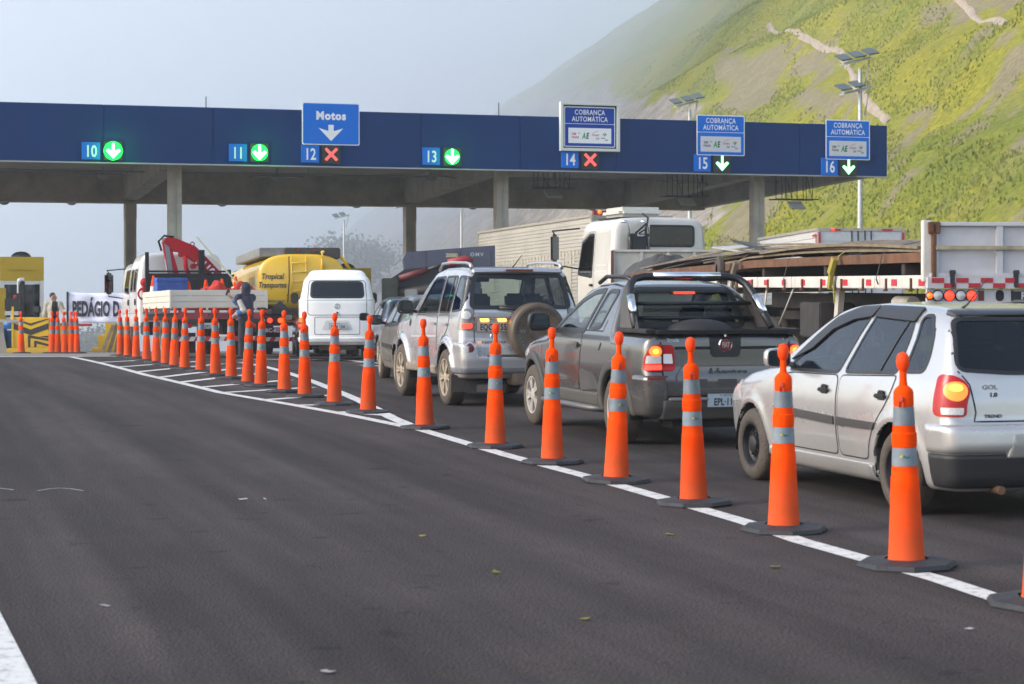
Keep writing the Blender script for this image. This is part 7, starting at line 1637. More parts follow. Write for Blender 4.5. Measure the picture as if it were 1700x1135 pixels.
# ------------------------------------------------------------------ ribbed box trucks
def box_truck(label, X, Y, deg, W, L, z0, z1, m, rear_detail, nrib):
    t = thing('box_truck', label, 'truck'); put(t, X, Y, deg)
    bm = B(); box(bm, (0, L/2, (z0+z1)/2), (W-.05, L, z1-z0-.02)); hr = (z1-z0-.3)/nrib
    for k in range(nrib):
        for s in (-1, 1): prism(bm, [(0, -hr*.40), (.022, -hr*.34), (.022, hr*.34), (0, hr*.40)], frame_m((s*(W/2-.025), L-.05 if s > 0 else .05, z0+.16+hr*(k+.5)), (s, 0, 0), (0, 0, 1)), L-.1)
    bmesh.ops.recalc_face_normals(bm, faces=bm.faces[:])
    obj('box_body', bm, m, t)
    bm = B(); f = .07
    for s in (-1, 1):
        box(bm, (s*(W/2-.02), -.012, (z0+z1)/2), (f, .07, z1-z0)); box(bm, (s*(W/2-.0), L/2, z1-.03), (.05, L, .07)); box(bm, (s*(W/2-.0), L/2, z0+.06), (.05, L, .12)); box(bm, (s*(W/2-.01), L-.02, (z0+z1)/2), (.06, .06, z1-z0-.2))
    box(bm, (0, -.012, z1-.045), (W-f-.06, .06, .085)); box(bm, (0, -.012, z0+.05), (W-f-.06, .06, .1)); obj('edge_frame', bm, mat('frame alu', (.42, .38, .33), .5, .4, var=.2), t)
    if rear_detail:
        for s in (-1, 1):
            bm = B(); box(bm, (s*(W/4-.02), -.01, (z0+z1)/2), (W/2-.12, .03, z1-z0-.2))
            for k in range(10): box(bm, (s*(W/4-.02), -.03, z0+.2+k*(z1-z0-.3)/10), (W/2-.2, .016, (z1-z0-.3)/10*.55))
            d = obj('door', bm, mat('door alu', (.52, .53, .54), .45, .3, var=.08), t)
            bm = B(); box(bm, (s*.10, -.05, (z0+z1)/2), (.035, .03, z1-z0-.15)); box(bm, (s*.28, -.05, (z0+z1)/2), (.03, .03, z1-z0-.15)); obj('door_rod', bm, STEEL, d)
            for z in (z1-.65, z1-1.5):
                bm = B(); box(bm, (s*(W/2-.26), -.06, z), (.42, .03, .07)); box(bm, (s*.2, -.06, z-.02), (.16, .03, .05)); obj('hinge', bm, STEEL, d)
            bm = B(); box(bm, (s*(W/2-.04), -.055, z1-.3), (.06, .012, .36)); box(bm, (s*(W/2-.5), -.055, z1-.05), (.3, .012, .05)); obj('reflective_tape', bm, mat('tape red', (.4, .02, .03), .5), t)
        bm = B(); box(bm, (-W/2+.42, -.06, z1-.05), (.09, .03, .05)); obj('marker_lamp', bm, RED_LIT, t)
        bm = B(); box(bm, (-W/2-.024, .25, z1-.2), (.012, .3, .06)); box(bm, (-W/2-.024, .09, z1-.28), (.012, .05, .26)); box(bm, (-W/2-.024, L-.2, z1-.3), (.012, .06, .3)); obj('reflective_tape', bm, mat('tape red', (.4, .02, .03), .5), t)
    else:
        bm = B(); box(bm, (-W/2+.25, -.03, z1+.06), (.42, .12, .12)); o = obj('marker_bracket', bm, mat('bracket red', (.25, .03, .03), .5), t); bm = B(); ball(bm, (-W/2+.22, -.1, z1+.07), .06); obj('marker_lamp', bm, AMBER_LIT, o)
    chassis(t, .2, L+1.6, .95); stripe_bar(t, .1, .45, W-.2); truck_wheels(t, (1.4, 2.7), W/2-.04, .5, True, .26); truck_wheels(t, (L+1.2,), W/2-.04, .5, False, .26)
    cab(t, L+.35, 2.0, W-.1, .8, 2.75, 0, TWHITE, h=.06, sidewins=([(L+1.95, 1.75), (L+1.85, 2.4), (L+.95, 2.4), (L+.95, 1.7)],)); return t
RIBB = mat('ribbed alloy warm', (.47, .445, .40), .5, .25, var=.14, vscale=.9, dirt=((.30, .26, .20), .3, 6)); RIBW = mat('ribbed alloy white', (.58, .57, .55), .45, .2, var=.08)
t = box_truck('long beige ribbed box truck left of the white truck cab', 3.52, 59.4, 20.5, 2.55, 9.8, 1.15, 4.0, RIBB, False, 24)
bm = B()                                                # ghost of old lettering left on the ribs
for i in range(26):
    x = 1.1+i*.27; s = .14+.05*((i*7) % 3)
    for z in ((2.95, 2.72) if i % 5 else (2.95,)): box(bm, (-1.278, x, z-.012*i*.5), (.008, .17, s))
obj('faded_lettering', bm, mat('faded print', (.40, .365, .30), .6), t)
bm = B()
for (y, z, a, c) in ((2.2, 2.1, 1.3, .9), (6.8, 2.2, 1.8, 1.0), (8.6, 2.4, .8, .9)): box(bm, (-1.281, y, z), (.006, a, c))
obj('repair_panel', bm, mat('panel beige', (.44, .405, .34), .55, .2, var=.06), t)
t = box_truck('small white ribbed box truck with rear doors, seen above the loaded flatbed', 9.74, 57.0, 9, 2.5, 6.0, 1.1, 3.5, RIBW, True, 14)
bm = B()
M = frame_m((-1.26, 4.0, 2.05), (0, -1, 0), (0, 0, 1)); textbm(bm, 'expresso', .16, M @ T(.5, -.05), depth=.006, weight=.02); prism(bm, [(-.5, 0), (-.2, .34), (-.1, .1), (.05, .3), (.0, 0), (.2, -.05), (-.2, -.12)], M, .006)
obj('faded_logo', bm, mat('logo olive yellow', (.42, .40, .06), .5), t)
# ------------------------------------------------------------------ the loaded flatbed trailer and its white tractor
def deck_side(bm, x, y0, y1, z0, z1, n):
    k = (y1-y0)/n
    for i in range(n): box(bm, (x, y0+k*(i+.5), (z0+z1)/2), (.06, k-.015, z1-z0))
def flatbed_trailer():
    t = thing('flatbed_trailer', 'worn white flatbed trailer with tall ribbed tailgate and red tail lamps', 'trailer'); t.location = (6.12, 24.18, 0); t.rotation_euler = (0, 0, R(8))
    W, L = 2.56, 9.6; zt = 1.665; zb = 1.505
    TW = mat('tailgate white', (.56, .57, .60), .5, var=.08, vscale=2, dirt=((.25, .13, .07), .22, 5))
    bm = B(); box(bm, (0, L/2, zt-.05), (W-.14, L-.1, .08)); obj('deck', bm, mat('deck timber', (.10, .08, .06), .85, var=.4), t)
    for s in (-1, 1):
        bm = B(); deck_side(bm, s*(W/2-.03), 0, L, zb, zt, 5); sd = obj('side_rail', bm, TWORN, t, bevel=.008)
        bm = B(); bb = B()
        for k in range(10):
            y = .15+k*1.0
            box(bm, (s*(W/2+.003), y, (zb+zt)/2-.005), (.008, .2, .08))
        obj('reflector_square', bm, mat('reflector red', (.5, .02, .03), .35), sd)
        for k in range(10): box(bb, (s*(W/2+.012), .5+k*.93, zb+.05), (.024, .03, .15)); box(bb, (s*(W/2+.02), .5+k*.93, zb-.02), (.04, .06, .03))
        obj('rope_hook', bb, RUST, sd)
    # tailgate: frame, posts, rail, sheet
    bm = B(); box(bm, (0, .02, 1.96), (W-.1, .03, .58)); pn = obj('tailgate_sheet', bm, TW, t)
    bm = B()
    for x in (-1.17, -.39, .39, 1.17): box(bm, (x, -.018, 1.955), (.085 if abs(x) < 1 else .07, .045, .62))
    box(bm, (0, -.02, 2.265), (W-.08, .06, .05)); box(bm, (0, -.02, 1.665), (W-.08, .05, .05)); obj('tailgate_frame', bm, TW, t, bevel=.008)
    bm = B(); box(bm, (0, -.055, 1.985), (W-.2, .035, .05)); obj('tailgate_rail', bm, mat('rail ochre', (.34, .30, .20), .6, var=.3), t, bevel=.006)
    bm = B(); box(bm, (-W/2+.02, .05, 1.95), (.10, .10, .72)); box(bm, (W/2-.02, .05, 1.95), (.10, .10, .72)); obj('corner_post', bm, TWORN, t, bevel=.008)
    bm = B(); box(bm, (-W/2+.09, -.0, 2.22), (.14, .12, .14)); box(bm, (-W/2+.085, -.01, 1.95), (.05, .1, .64)); obj('hinge_post', bm, RUST, t, bevel=.01)
    for x in (-.98, -.2, .6):
        bm = B(); box(bm, (x, -.05, 1.62), (.055, .05, .2)); box(bm, (x, -.07, 1.70), (.07, .04, .05)); obj('latch', bm, STEEL, t, bevel=.008)
    bm = B(); box(bm, (0, -.01, 1.575), (W, .10, .13)); rb = obj('rear_beam', bm, TW, t)
    bm = B()
    for r_ in range(2):
        for k in range(9): box(bm, (-1.16+.30*k+(.15 if r_ else 0), -.064, 1.605-.062*r_), (.148, .008, .056))
    obj('reflective_tape', bm, mat('tape red', (.4, .02, .03), .5), rb)
    bm = B(); box(bm, (0, .02, 1.425), (W-.02, .05, .155)); lb = obj('lamp_panel', bm, TW, t)
    for s in (-1, 1):
        for x, m in ((1.245, AMBER_LIT), (1.145, CLEAR_LENS), (1.005, RED_LIT), (.865, CLEAR_LENS), (.735, RED_LIT)):
            bm = B(); Mz = Matrix.Translation((s*x, -.005, 1.425)) @ Matrix.Rotation(R(90), 4, 'X'); r = .060 if x < 1.2 else .038
            lathe(bm, [(r, 0), (r, .025), (r*.9, .03), (r*.45, .042), (.001, .045)], 20, Mz)
            o = obj('tail_light', bm, m, lb, smooth=60)
            bm = B(); lathe(bm, [(r+.008, 0), (r+.010, .02), (r, .03)], 20, Mz); obj('lamp_rim', bm, BLACKP, o)
        bm = B(); box(bm, (s*.61, -.008, 1.425), (.07, .01, .12)); obj('reflector', bm, RED_LENSD, lb)
    bm = B(); box(bm, (.12, -.012, 1.425), (.72, .02, .13)); p = obj('maker_panel', bm, BLACKP, lb, bevel=.004)
    bm = B(); M = frame_m((.12, -.024, 1.425), (1, 0, 0), (0, 0, 1)); textbm(bm, 'RANDON', .085, M, weight=.03, sx=.95)
    for z in (-.055, .055): box(bm, (.12, -.0235, 1.425+z), (.68, .003, .006))
    obj('lettering', bm, mat('panel silver', (.55, .55, .56), .35, .5), p)
    bm = B(); prism(bm, rpoly(.10, .13, .045), frame_m((-.38, -.006, 1.425), (1, 0, 0), (0, 0, 1)), .004); obj('cable_port', bm, BLACKM, lb)
    bm = B(); box(bm, (0, .05, .55), (W-.15, .10, .14)); obj('underrun_bar', bm, TW, t)
    chassis(t, .2, L, 1.30, .48); truck_wheels(t, (2.4, 3.7, 8.4), 1.24, .52, True, .28, TYREB)
    for s in (-1, 1):
        bm = B(); box(bm, (s*.95, 5.1, 1.05), (.5, 1.0, .5)); obj('tool_box', bm, FRAME, t, bevel=.02)
        bm = B(); tube(bm, [(s*1.20, 5.9, 1.5), (s*1.23, 6.6, .95)], .015, 6); tube(bm, [(s*1.20, 7.4, 1.5), (s*1.22, 7.6, .85)], .015, 6); obj('support_rod', bm, mat('rod pale', (.5, .48, .44), .5), t)
        bm = B(); cyl(bm, (s*.95, 1.4, 1.32), (s*.95, 2.0, 1.32), .09); obj('air_tank', bm, TWORN, t); bm = B(); box(bm, (s*1.0, 4.35, 1.2), (.08, .16, .66), Euler((R(14), 0, 0))); obj('mudguard_stay', bm, TWORN, t)
    return t
ft = flatbed_trailer()
def tractor():
    t = thing('flatbed_trailer', 'front flatbed trailer with a rusty white headboard behind the white truck cab', 'trailer'); tl = place_on(ft, (0, 10.4, 0)); t.location = (tl.x, tl.y, float(gz(tl.y))-.02); t.rotation_euler = (math.atan(gslope(tl.y+5)), 0, R(8))
    W, L = 2.5, 9.6; zt = 1.665; zb = 1.505
    bm = B(); box(bm, (0, L/2, zt-.05), (W-.14, L, .08)); obj('deck', bm, mat('deck timber', (.10, .08, .06), .85, var=.4), t)
    for s in (-1, 1):
        bm = B(); deck_side(bm, s*(W/2-.03), 0, L, zb, zt, 5); sd = obj('side_rail', bm, TWORN, t, bevel=.008)
        bm = B()
        for k in range(9): box(bm, (s*(W/2+.003), .5+k*1.05, (zb+zt)/2), (.008, .2, .08))
        obj('reflector_square', bm, mat('reflector red', (.5, .02, .03), .35), sd)
    HB = mat('rusty white headboard', (.56, .56, .50), .6, var=.15, vscale=3, dirt=((.16, .07, .03), .35, 4.5))
    bm = B(); box(bm, (0, L-.06, 2.06), (W-.06, .03, .72)); obj('headboard_sheet', bm, HB, t)
    bm = B()
    for x in (-1.19, -.58, 0, .58, 1.19): box(bm, (x, L-.10, 2.06), (.07, .05, .74))
    box(bm, (0, L-.10, 2.43), (W-.02, .07, .05)); obj('headboard_frame', bm, HB, t, bevel=.006)
    bm = B(); box(bm, (-1.22, L-.1, 2.06), (.05, .08, .74)); obj('headboard_edge', bm, RUST, t)
    chassis(t, .2, L+.2, 1.15, .45); truck_wheels(t, (2.2, 3.5), 1.22, .52, True, .28, TYREB)
    bm = B(); box(bm, (0, -.5, 1.1), (.2, 1.4, .14)); obj('draw_bar', bm, FRAME, t)
    bed = t; tl = place_on(bed, (.02, L+.62, 0)); t = thing('tractor_truck', 'white truck cab with dark rear window, black intake box and chrome stacks', 'truck', tl, R(20), math.atan(gslope(tl.y)))
    y0 = 0; CW = paint('cab white cream', (.55, .53, .485), 0, .3, dirt=((.35, .28, .2), .15, 1.6))
    b = cab(t, y0, 2.25, 2.36, .85, 3.19, 0, CW, h=.03, sidewins=([(y0+1.95, 1.98), (y0+1.83, 2.66), (y0+1.42, 2.84), (y0+1.15, 2.84), (y0+1.15, 1.90)],), rearwin=[(-.36, 2.56), (-.36, 2.99), (.78, 2.99), (.78, 2.56)], rr=.16)
    for s in 'LR':
        b.gap('door_gap', roundp([(y0+2.0, 1.0), (y0+1.98, 2.0), (y0+1.86, 2.72), (y0+1.45, 2.90), (y0+1.06, 2.90), (y0+1.06, 1.0)], .1), s, mat('van gap', (.12, .12, .12), .7), .016, .003, closed=True)
        b.gap('panel_relief', roundp([(y0+.95, 2.15), (y0+.95, 2.88), (y0+.28, 2.88), (y0+.28, 2.15)], .1), s, mat('relief white', (.60, .58, .54), .4), .02, .006, closed=True); b.gap('panel_relief', roundp([(y0+.95, 1.3), (y0+.95, 2.02), (y0+.28, 2.02), (y0+.28, 1.3)], .1), s, mat('relief white', (.60, .58, .54), .4), .02, .006, closed=True)
        p, nn = b.point(y0+1.16, 1.72, s); bm = B(); box(bm, p+nn*.02, (.03, .17, .05)); obj('door_handle', bm, BLACKP, t, bevel=.008)
        sx = -1 if s == 'L' else 1; truck_mirror(t, sx*1.70, y0+2.05, 2.56, sx, .62, .19)
        bm = B(); lathe(bm, [(.56, -.15), (.60, -.15), (.60, .15), (.56, .15)], 18, Matrix.Translation((sx*1.0, y0+1.4, .58)) @ Matrix.Rotation(R(90), 4, 'Y'), ang=PI); obj('mudguard', bm, BLACKP, t)
    b.gap('panel_relief', roundp([(.84, 2.52), (.84, 3.02), (1.03, 3.0), (1.06, 2.52)], .06), 'B', mat('relief white', (.60, .58, .54), .4), .02, .006, closed=True)
    bm = B(); box(bm, (-.25, y0+1.0, 3.31), (1.05, 1.1, .24)); o = obj('roof_cooler', bm, CW, t, bevel=.09, smooth=50)
    bm = B(); box(bm, (-.25, y0+1.0, 3.19), (1.15, 1.2, .03)); obj('cooler_base', bm, BLACKM, o)
    bm = B(); box(bm, (-.62, y0-.12, 2.52), (.36, .18, .5)); box(bm, (-.60, y0-.14, 2.78), (.46, .24, .07)); o = obj('intake_box', bm, BLACKP, t, bevel=.025)
    bm = B(); textbm(bm, 'Knorr', .05, frame_m((-.60, y0-.262, 2.78), (1, 0, 0), (0, 0, 1)), weight=.02); obj('lettering', bm, SIGNW, o)
    for x in (-.86, -.40):
        bm = B(); tube(bm, [(x, y0-.2, 2.28), (x, y0-.2, 3.0), (x-.03, y0-.18, 3.07), (x-.14, y0-.12, 3.08)], .032, 10); obj('chrome_stack', bm, CHROME, t)
    bm = B(); tube(bm, [(-.70, y0-.2, 2.82), (-.55, y0-.22, 2.95), (-.42, y0-.2, 3.05), (-.36, y0-.1, 3.16), (-.40, y0+.1, 3.26)], .022, 8); tube(bm, [(-.62, y0-.2, 2.82), (-.50, y0-.25, 2.9), (-.44, y0-.2, 3.0)], .016, 8); obj('air_hose', bm, BLACKM, t)
    chassis(t, -1.5, y0+1.9, .98, .42); truck_wheels(t, (-.9, y0+1.4), 1.2, .52, False, .28, TYREB)
    return bed
tr = tractor()
# ---- the load: rusty beams, weathered boards, straps, a tarpaulin heap
TIMB = mat('weathered boards', (.125, .11, .095), .9, var=.4, vscale=3, bump=.3, bscale=20); TIMB2 = mat('yellowish boards', (.17, .135, .09), .85, var=.35, vscale=4)
def ldmat(y): return place_on(ft, (0, y, 0))
def long_piece(name, label, cat, group, xs, ys, z0, w, h, m, bow=0, n=16, twist=0):
    """a long bendy bar on the flatbed: centre x runs xs[0]->xs[1], y runs ys[0]->ys[1]"""
    bm = B(); rings = []
    for i in range(n+1):
        f_ = i/n; x = xs[0]+(xs[1]-xs[0])*f_; y = ys[0]+(ys[1]-ys[0])*f_; z = z0[0]+(z0[1]-z0[0])*f_+bow*math.sin(PI*f_)
        if y > 9: z += float(gz(24+y))*.9
        rings.append([bm.verts.new((x+a*w/2, y, z+c*h+a*twist)) for a, c in ((-1, 0), (1, 0), (1, 1), (-1, 1))])
    for a, c in zip(rings[:-1], rings[1:]):
        for k in range(4): bm.faces.new((a[k], a[(k+1) % 4], c[(k+1) % 4], c[k]))
    bm.faces.new(rings[0][::-1]); bm.faces.new(rings[-1]); bmesh.ops.recalc_face_normals(bm, faces=bm.faces[:])
    cx = ((xs[0]+xs[1])/2, (ys[0]+ys[1])/2, z0[0]); bmesh.ops.translate(bm, verts=bm.verts, vec=-Vector(cx))
    o = obj(name, bm, m, None); o.location = place_on(ft, cx); o.rotation_euler = (0, 0, R(8)); finish(o, label, cat, group); return o
for k, (x, zz) in enumerate(((-1.12, 1.82), (-.72, 1.82), (-.3, 1.82), (.2, 1.82), (.75, 1.82))):
    long_piece('steel_beam', 'long rusty steel beam loaded on the flatbed, %s' % ('nearest the left side rail', 'second from the left rail', 'third from the left rail', 'fourth from the left rail', 'farthest from the left rail')[k], 'steel beam', 'rusty beams on the flatbed', (x, x), (.35, 18.6), (zz, zz-.06), .16, .12, RUST, bow=.02)
for k, y in enumerate((1.2, 4.5, 7.8, 12, 16)):
    bm = B(); box(bm, (0, 0, .078), (2.3, .14, .15)); o = obj('bolster', bm, mat('bolster dark', (.04, .032, .026), .9), None, bevel=.01); q = place_on(ft, (0, y, 1.665)); o.location = (q.x, q.y, q.z+float(gz(q.y))*(1 if y > 9 else 0)); o.rotation_euler = (0, 0, R(8))
    finish(o, 'dark timber bolster under the rusty beams, %s' % ('first from the tailgate', 'second from the tailgate', 'third from the tailgate', 'fourth from the tailgate', 'nearest the headboard')[k], 'bolster', 'bolsters under the load')
rr = random.Random(5); bid = 0
names = ['first', 'second', 'third', 'fourth', 'fifth', 'sixth', 'seventh', 'eighth', 'ninth', 'tenth', 'eleventh', 'twelfth', 'thirteenth', 'fourteenth', 'fifteenth', 'sixteenth', 'seventeenth', 'eighteenth']
for k in range(9):
    x = -1.08+.27*k; long_piece('board', 'weathered grey board on the trailer load, %s from the left rail' % names[k], 'board', 'boards on the trailer load', (x+rr.uniform(-.03, .03), x+rr.uniform(-.05, .05)), (.3+rr.uniform(0, .3), 7.2+rr.uniform(-.5, .8)), (1.965+rr.uniform(0, .02), 1.99+rr.uniform(-.01, .03)), .25, .035, TIMB if k % 3 else TIMB2, bow=.10+rr.uniform(-.03, .04), twist=rr.uniform(-.02, .02))
for k in range(9):
    x = -1.08+.27*k; long_piece('board', 'weathered board on the front half of the load, %s from the left rail' % names[k], 'board', 'boards on the front load', (x+rr.uniform(-.05, .05), x+rr.uniform(-.05, .05)), (6.6+rr.uniform(0, .6), 17.6+rr.uniform(-1, .8)), (2.03+rr.uniform(0, .05), 1.92+rr.uniform(-.02, .05)), .25, .035, TIMB2 if k % 2 else TIMB, bow=.08+rr.uniform(-.03, .05), twist=rr.uniform(-.02, .02))
for k in range(4):
    x = -1.15+.06*k; long_piece('batten', 'thin pale batten along the left edge of the load, %s from outside' % names[k], 'batten', 'battens along the load edge', (x, x+.08), (.5+.8*k, 10.5+1.8*k), (1.945+.035*k, 1.93+.035*k), .05, .03, TIMB2, bow=.06+.02*k, n=20)
bm = B(); box(bm, (0, 0, .01), (1.1, 2.4, .02), Euler((R(3), R(-4), 0))); o = obj('steel_plate', bm, mat('pale sheet', (.46, .45, .42), .5, .3, var=.2), None); q = place_on(ft, (-.45, 10.6, 2.16)); o.location = q; o.rotation_euler = (0, 0, R(8)); finish(o, 'pale sheet lying on top of the boards at mid load', 'sheet')
bm = B(); box(bm, (0, 0, .02), (.5, 2.0, .04), Euler((R(5), R(8), 0))); o = obj('steel_plate', bm, mat('dark sheet', (.04, .04, .042), .5, .4), None); q = place_on(ft, (-.85, 9.0, 2.13)); o.location = q; o.rotation_euler = (0, 0, R(8)); finish(o, 'dark narrow plate tilted on top of the boards', 'sheet')
STRAP = mat('strap brown', (.13, .10, .07), .85, var=.3); STRAPY = mat('strap olive', (.28, .23, .03), .8)
for k, (y, m, lab) in enumerate(((3.55, STRAPY, 'olive yellow lashing strap over the load with a rag knot'), (8.9, STRAP, 'dull brown lashing strap hanging over the load left of the strut'), (6.0, mat('wire dark', (.05, .045, .04), .6), 'thin dark lashing wire over the load at mid trailer'), (1.7, mat('wire dark', (.05, .045, .04), .6), 'thin dark lashing wire over the load nearest the tailgate'))):
    w_ = .04 if k < 2 else .014; bm = B(); pts = [(-1.31, 0, 1.30 if k < 2 else 1.55), (-1.33, .02, 1.62), (-1.24, .05, 1.93), (-1.12, .02, 2.02), (-.6, .0, 2.12), (0, 0, 2.14), (.6, 0, 2.12), (1.15, 0, 2.02), (1.31, 0, 1.62)]
    prev = None
    for p in pts:
        q = [bm.verts.new((p[0]+d, p[1]+s*w_/2, p[2]+d)) for s in (-1, 1) for d in (0, .012)]
        if prev:
            for a, b_ in ((0, 1), (1, 3), (3, 2), (2, 0)): bm.faces.new((prev[a], prev[b_], q[b_], q[a]))
        prev = q
    bmesh.ops.recalc_face_normals(bm, faces=bm.faces[:])
    if k < 2:
        box(bm, (-1.34, 0, 1.80), (.05, .14, .22), Euler((.3, .2, 0))); box(bm, (-1.35, .05, 1.62), (.04, .10, .26), Euler((.4, 0, 0)))
    o = obj('lashing_strap', bm, m, None); o.location = place_on(ft, (0, y, 0)); o.rotation_euler = (0, 0, R(8)); finish(o, lab, 'strap', 'lashings over the load')
t = thing('tarpaulin', 'crumpled grey tarpaulin heap on the load just behind the headboard', 'tarpaulin', place_on(tr, (-.25, 8.1, 1.8)), R(8))
V = []; Fc = []; n1, n2 = 36, 30
for i in range(n1):
    for j in range(n2):
        x = -1.0+2.0*i/(n1-1); y = -1.1+2.2*j/(n2-1); e = max(0, 1-(x/1.02)**2-(y/1.12)**2)**.5
        V.append((x, y, .28*e+e*(.26*float(vnoise(x*2.6, y*2.6, 14))+.10*float(vnoise(x*8, y*8, 16)))))
for i in range(n1-1):
    for j in range(n2-1): a = i*n2+j; Fc.append((a, a+n2, a+n2+1, a+1))
meshnp('sheet', V, Fc, mat('tarpaulin grey', (.05, .047, .044), .7, var=.3, vscale=5), t, smooth=False)
bm = B(); lathe(bm, [(.10, -.09), (.22, -.10), (.27, -.05), (.27, .05), (.22, .10), (.10, .09)], 24, Matrix.Rotation(R(90), 4, 'Y')); o = obj('spare_tyre', bm, TYRE, None, smooth=40); o.location = place_on(ft, (-1.40, 9.6, 1.80)); o.rotation_euler = (0, 0, R(8)); o.scale = (.6, .62, .8); finish(o, 'small black tyre hung on the side of the flatbed load', 'tyre')

# ------------------------------------------------------------------ people: one continuous body each, clothes over it
def caps(p, q, r0, r1):
    p, q = np.array(p, float), np.array(q, float); e = q-p; L2 = e@e
    def f(x, y, z):
        t = np.clip(((x-p[0])*e[0]+(y-p[1])*e[1]+(z-p[2])*e[2])/L2, 0, 1)
        return np.sqrt((x-p[0]-t*e[0])**2+(y-p[1]-t*e[1])**2+(z-p[2]-t*e[2])**2)-(r0+(r1-r0)*t)
    return f
def ell(c, r):
    def f(x, y, z): k = np.sqrt(((x-c[0])/r[0])**2+((y-c[1])/r[1])**2+((z-c[2])/r[2])**2); return (k-1)*min(r)
    return f
def uni(fs, k=.03):
    def f(x, y, z):
        d = fs[0](x, y, z)
        for g in fs[1:]: d = smin(d, g(x, y, z), k)
        return d
    return f
def grow(f, t): return lambda x, y, z: f(x, y, z)-t
def clip_(f, *regs): 
    def g(x, y, z):
        d = f(x, y, z)
        for r in regs: d = smax(d, r(x, y, z), .012)
        return d
    return g
def hand(w, e, side=1, curl=.5, fist=False):
    """palm and five fingers from wrist point w, forearm direction e"""
    w = Vector(w); e = Vector(e).normalized(); s = e.cross(Vector((0, 0, 1))) if abs(e.z) < .9 else e.cross(Vector((0, 1, 0))); s.normalize(); n = e.cross(s)*side
    fs = [caps(w, w+e*.075, .026, .030), caps(w+e*.05+s*.02, w+e*.085+s*.025, .018, .016), caps(w+e*.05-s*.02, w+e*.085-s*.025, .018, .016)]
    for k, (o, L) in enumerate(((-.030, .060), (-.010, .072), (.010, .068), (.029, .052))):
        a = w+e*.088+s*o; d1 = (e*math.cos(curl)+n*math.sin(curl)); b = a+d1*L*.5; d2 = (e*math.cos(curl*2.2)+n*math.sin(curl*2.2)); c = b+d2*L*.5
        fs += [caps(a, b, .0105, .0095), caps(b, c, .0095, .008)]
    tb = w+e*.03-s*.028; tm = tb+(e*.6-s*.5+n*.5).normalized()*.035; fs += [caps(tb, tm, .013, .011), caps(tm, tm+(e*.8+n*.5).normalized()*.03, .0105, .009)]
    return uni(fs, .012)
def head_parts(c, yaw):
    """skull, jaw, nose, ears, neck stub; yaw: facing direction measured from +y to the left"""
    c = Vector(c); fw = Vector((-math.sin(yaw), math.cos(yaw), 0)); sd = Vector((math.cos(yaw), math.sin(yaw), 0)); up = Vector((0, 0, 1))
    q = lambda f, s, u: tuple(c+fw*f+sd*s+up*u)
    fs = [ell(q(-.012, 0, .03), (.085, .092, .10)), caps(q(.025, 0, -.03), q(.045, 0, -.085), .060, .038), caps(q(.085, 0, .012), q(.108, 0, -.022), .010, .015), ell(q(.0, .08, -.005), (.016, .022, .032)), ell(q(.0, -.08, -.005), (.016, .022, .032)), caps(q(-.02, 0, -.06), q(-.035, 0, -.16), .056, .060), caps(q(.074, .03, .022), q(.074, -.03, .022), .016, .016), caps(q(.078, .018, -.052), q(.078, -.018, -.052), .012, .012)]
    return uni(fs, .02), q
def person(label, P0, rz, joints, headc, yaw, cloth):
    t = thing('person', label, 'person', P0, rz); J = joints
    arms = []
    for s in 'LR': arms += [caps(J['sh'+s], J['el'+s], .052, .042), caps(J['el'+s], J['wr'+s], .042, .026), hand(J['wr'+s], Vector(J['wr'+s])-Vector(J['el'+s]), 1 if s == 'L' else -1, J.get('curl'+s, .4))]
    torso = [caps(J['pelvis'], J['waist'], .135, .125), caps(J['waist'], J['chest'], .125, .145), caps(Vector(J['shL']), Vector(J['shR']), .062, .062), caps(J['chest'], J['neck'], .12, .055)]
    legs = []
    for s in 'LR': legs += [caps(J['hip'+s], J['kn'+s], .085, .058), caps(J['kn'+s], J['an'+s], .058, .040), caps(Vector(J['an'+s])+Vector((0, 0, -.04)), Vector(J['an'+s])+Vector(J['foot'+s]), .042, .034)]
    hd, q = head_parts(headc, yaw); flat = lambda f: (lambda x, y, z: np.maximum(f(x, y, z), -z+.0))
    body = flat(uni(torso+legs+arms+[hd], .035)); lo, hi = J['lo'], J['hi']
    sdf_obj('body', body, lo, hi, .0135, SKIN, t)
    bm = B()
    for s in (-1, 1): ball(bm, q(.082, s*.032, .006), .011, n=8)
    obj('eyes', bm, mat('eye dark', (.03, .02, .02), .2), t)
    for nm, f, m in cloth(J, uni(torso, .035), uni(legs, .03), arms, hd, q): sdf_obj(nm, f, lo, hi, .0135, m, t)
    return t
JACK = mat('beige jacket', (.37, .34, .28), .85, var=.12, vscale=6, bump=.2, bscale=18); JEAN = mat('blue jeans', (.035, .055, .11), .85, var=.2, vscale=8); TEE = mat('black shirt', (.015, .015, .018), .85); HAIR = mat('dark hair', (.018, .014, .012), .7, bump=.4, bscale=80); SHOE = mat('shoe dark', (.02, .018, .016), .6)
J = dict(pelvis=(0, 0, .93), waist=(0, 0, 1.08), chest=(0, .0, 1.30), neck=(0, .01, 1.50), shL=(-.19, 0, 1.42), shR=(.19, .02, 1.42), elL=(-.25, -.03, 1.12), wrL=(-.22, .06, .88), elR=(.36, .06, 1.19), wrR=(.56, .10, 1.24), hipL=(-.09, 0, .90), hipR=(.09, 0, .90), knL=(-.11, .02, .48), knR=(.11, .03, .48), anL=(-.12, 0, .09), anR=(.13, .02, .09), footL=(-.03, .17, -.055), footR=(.06, .17, -.055), lo=(-.42, -.3, -.03), hi=(.82, .4, 1.86), curlR=.9)
Ym = 60.4
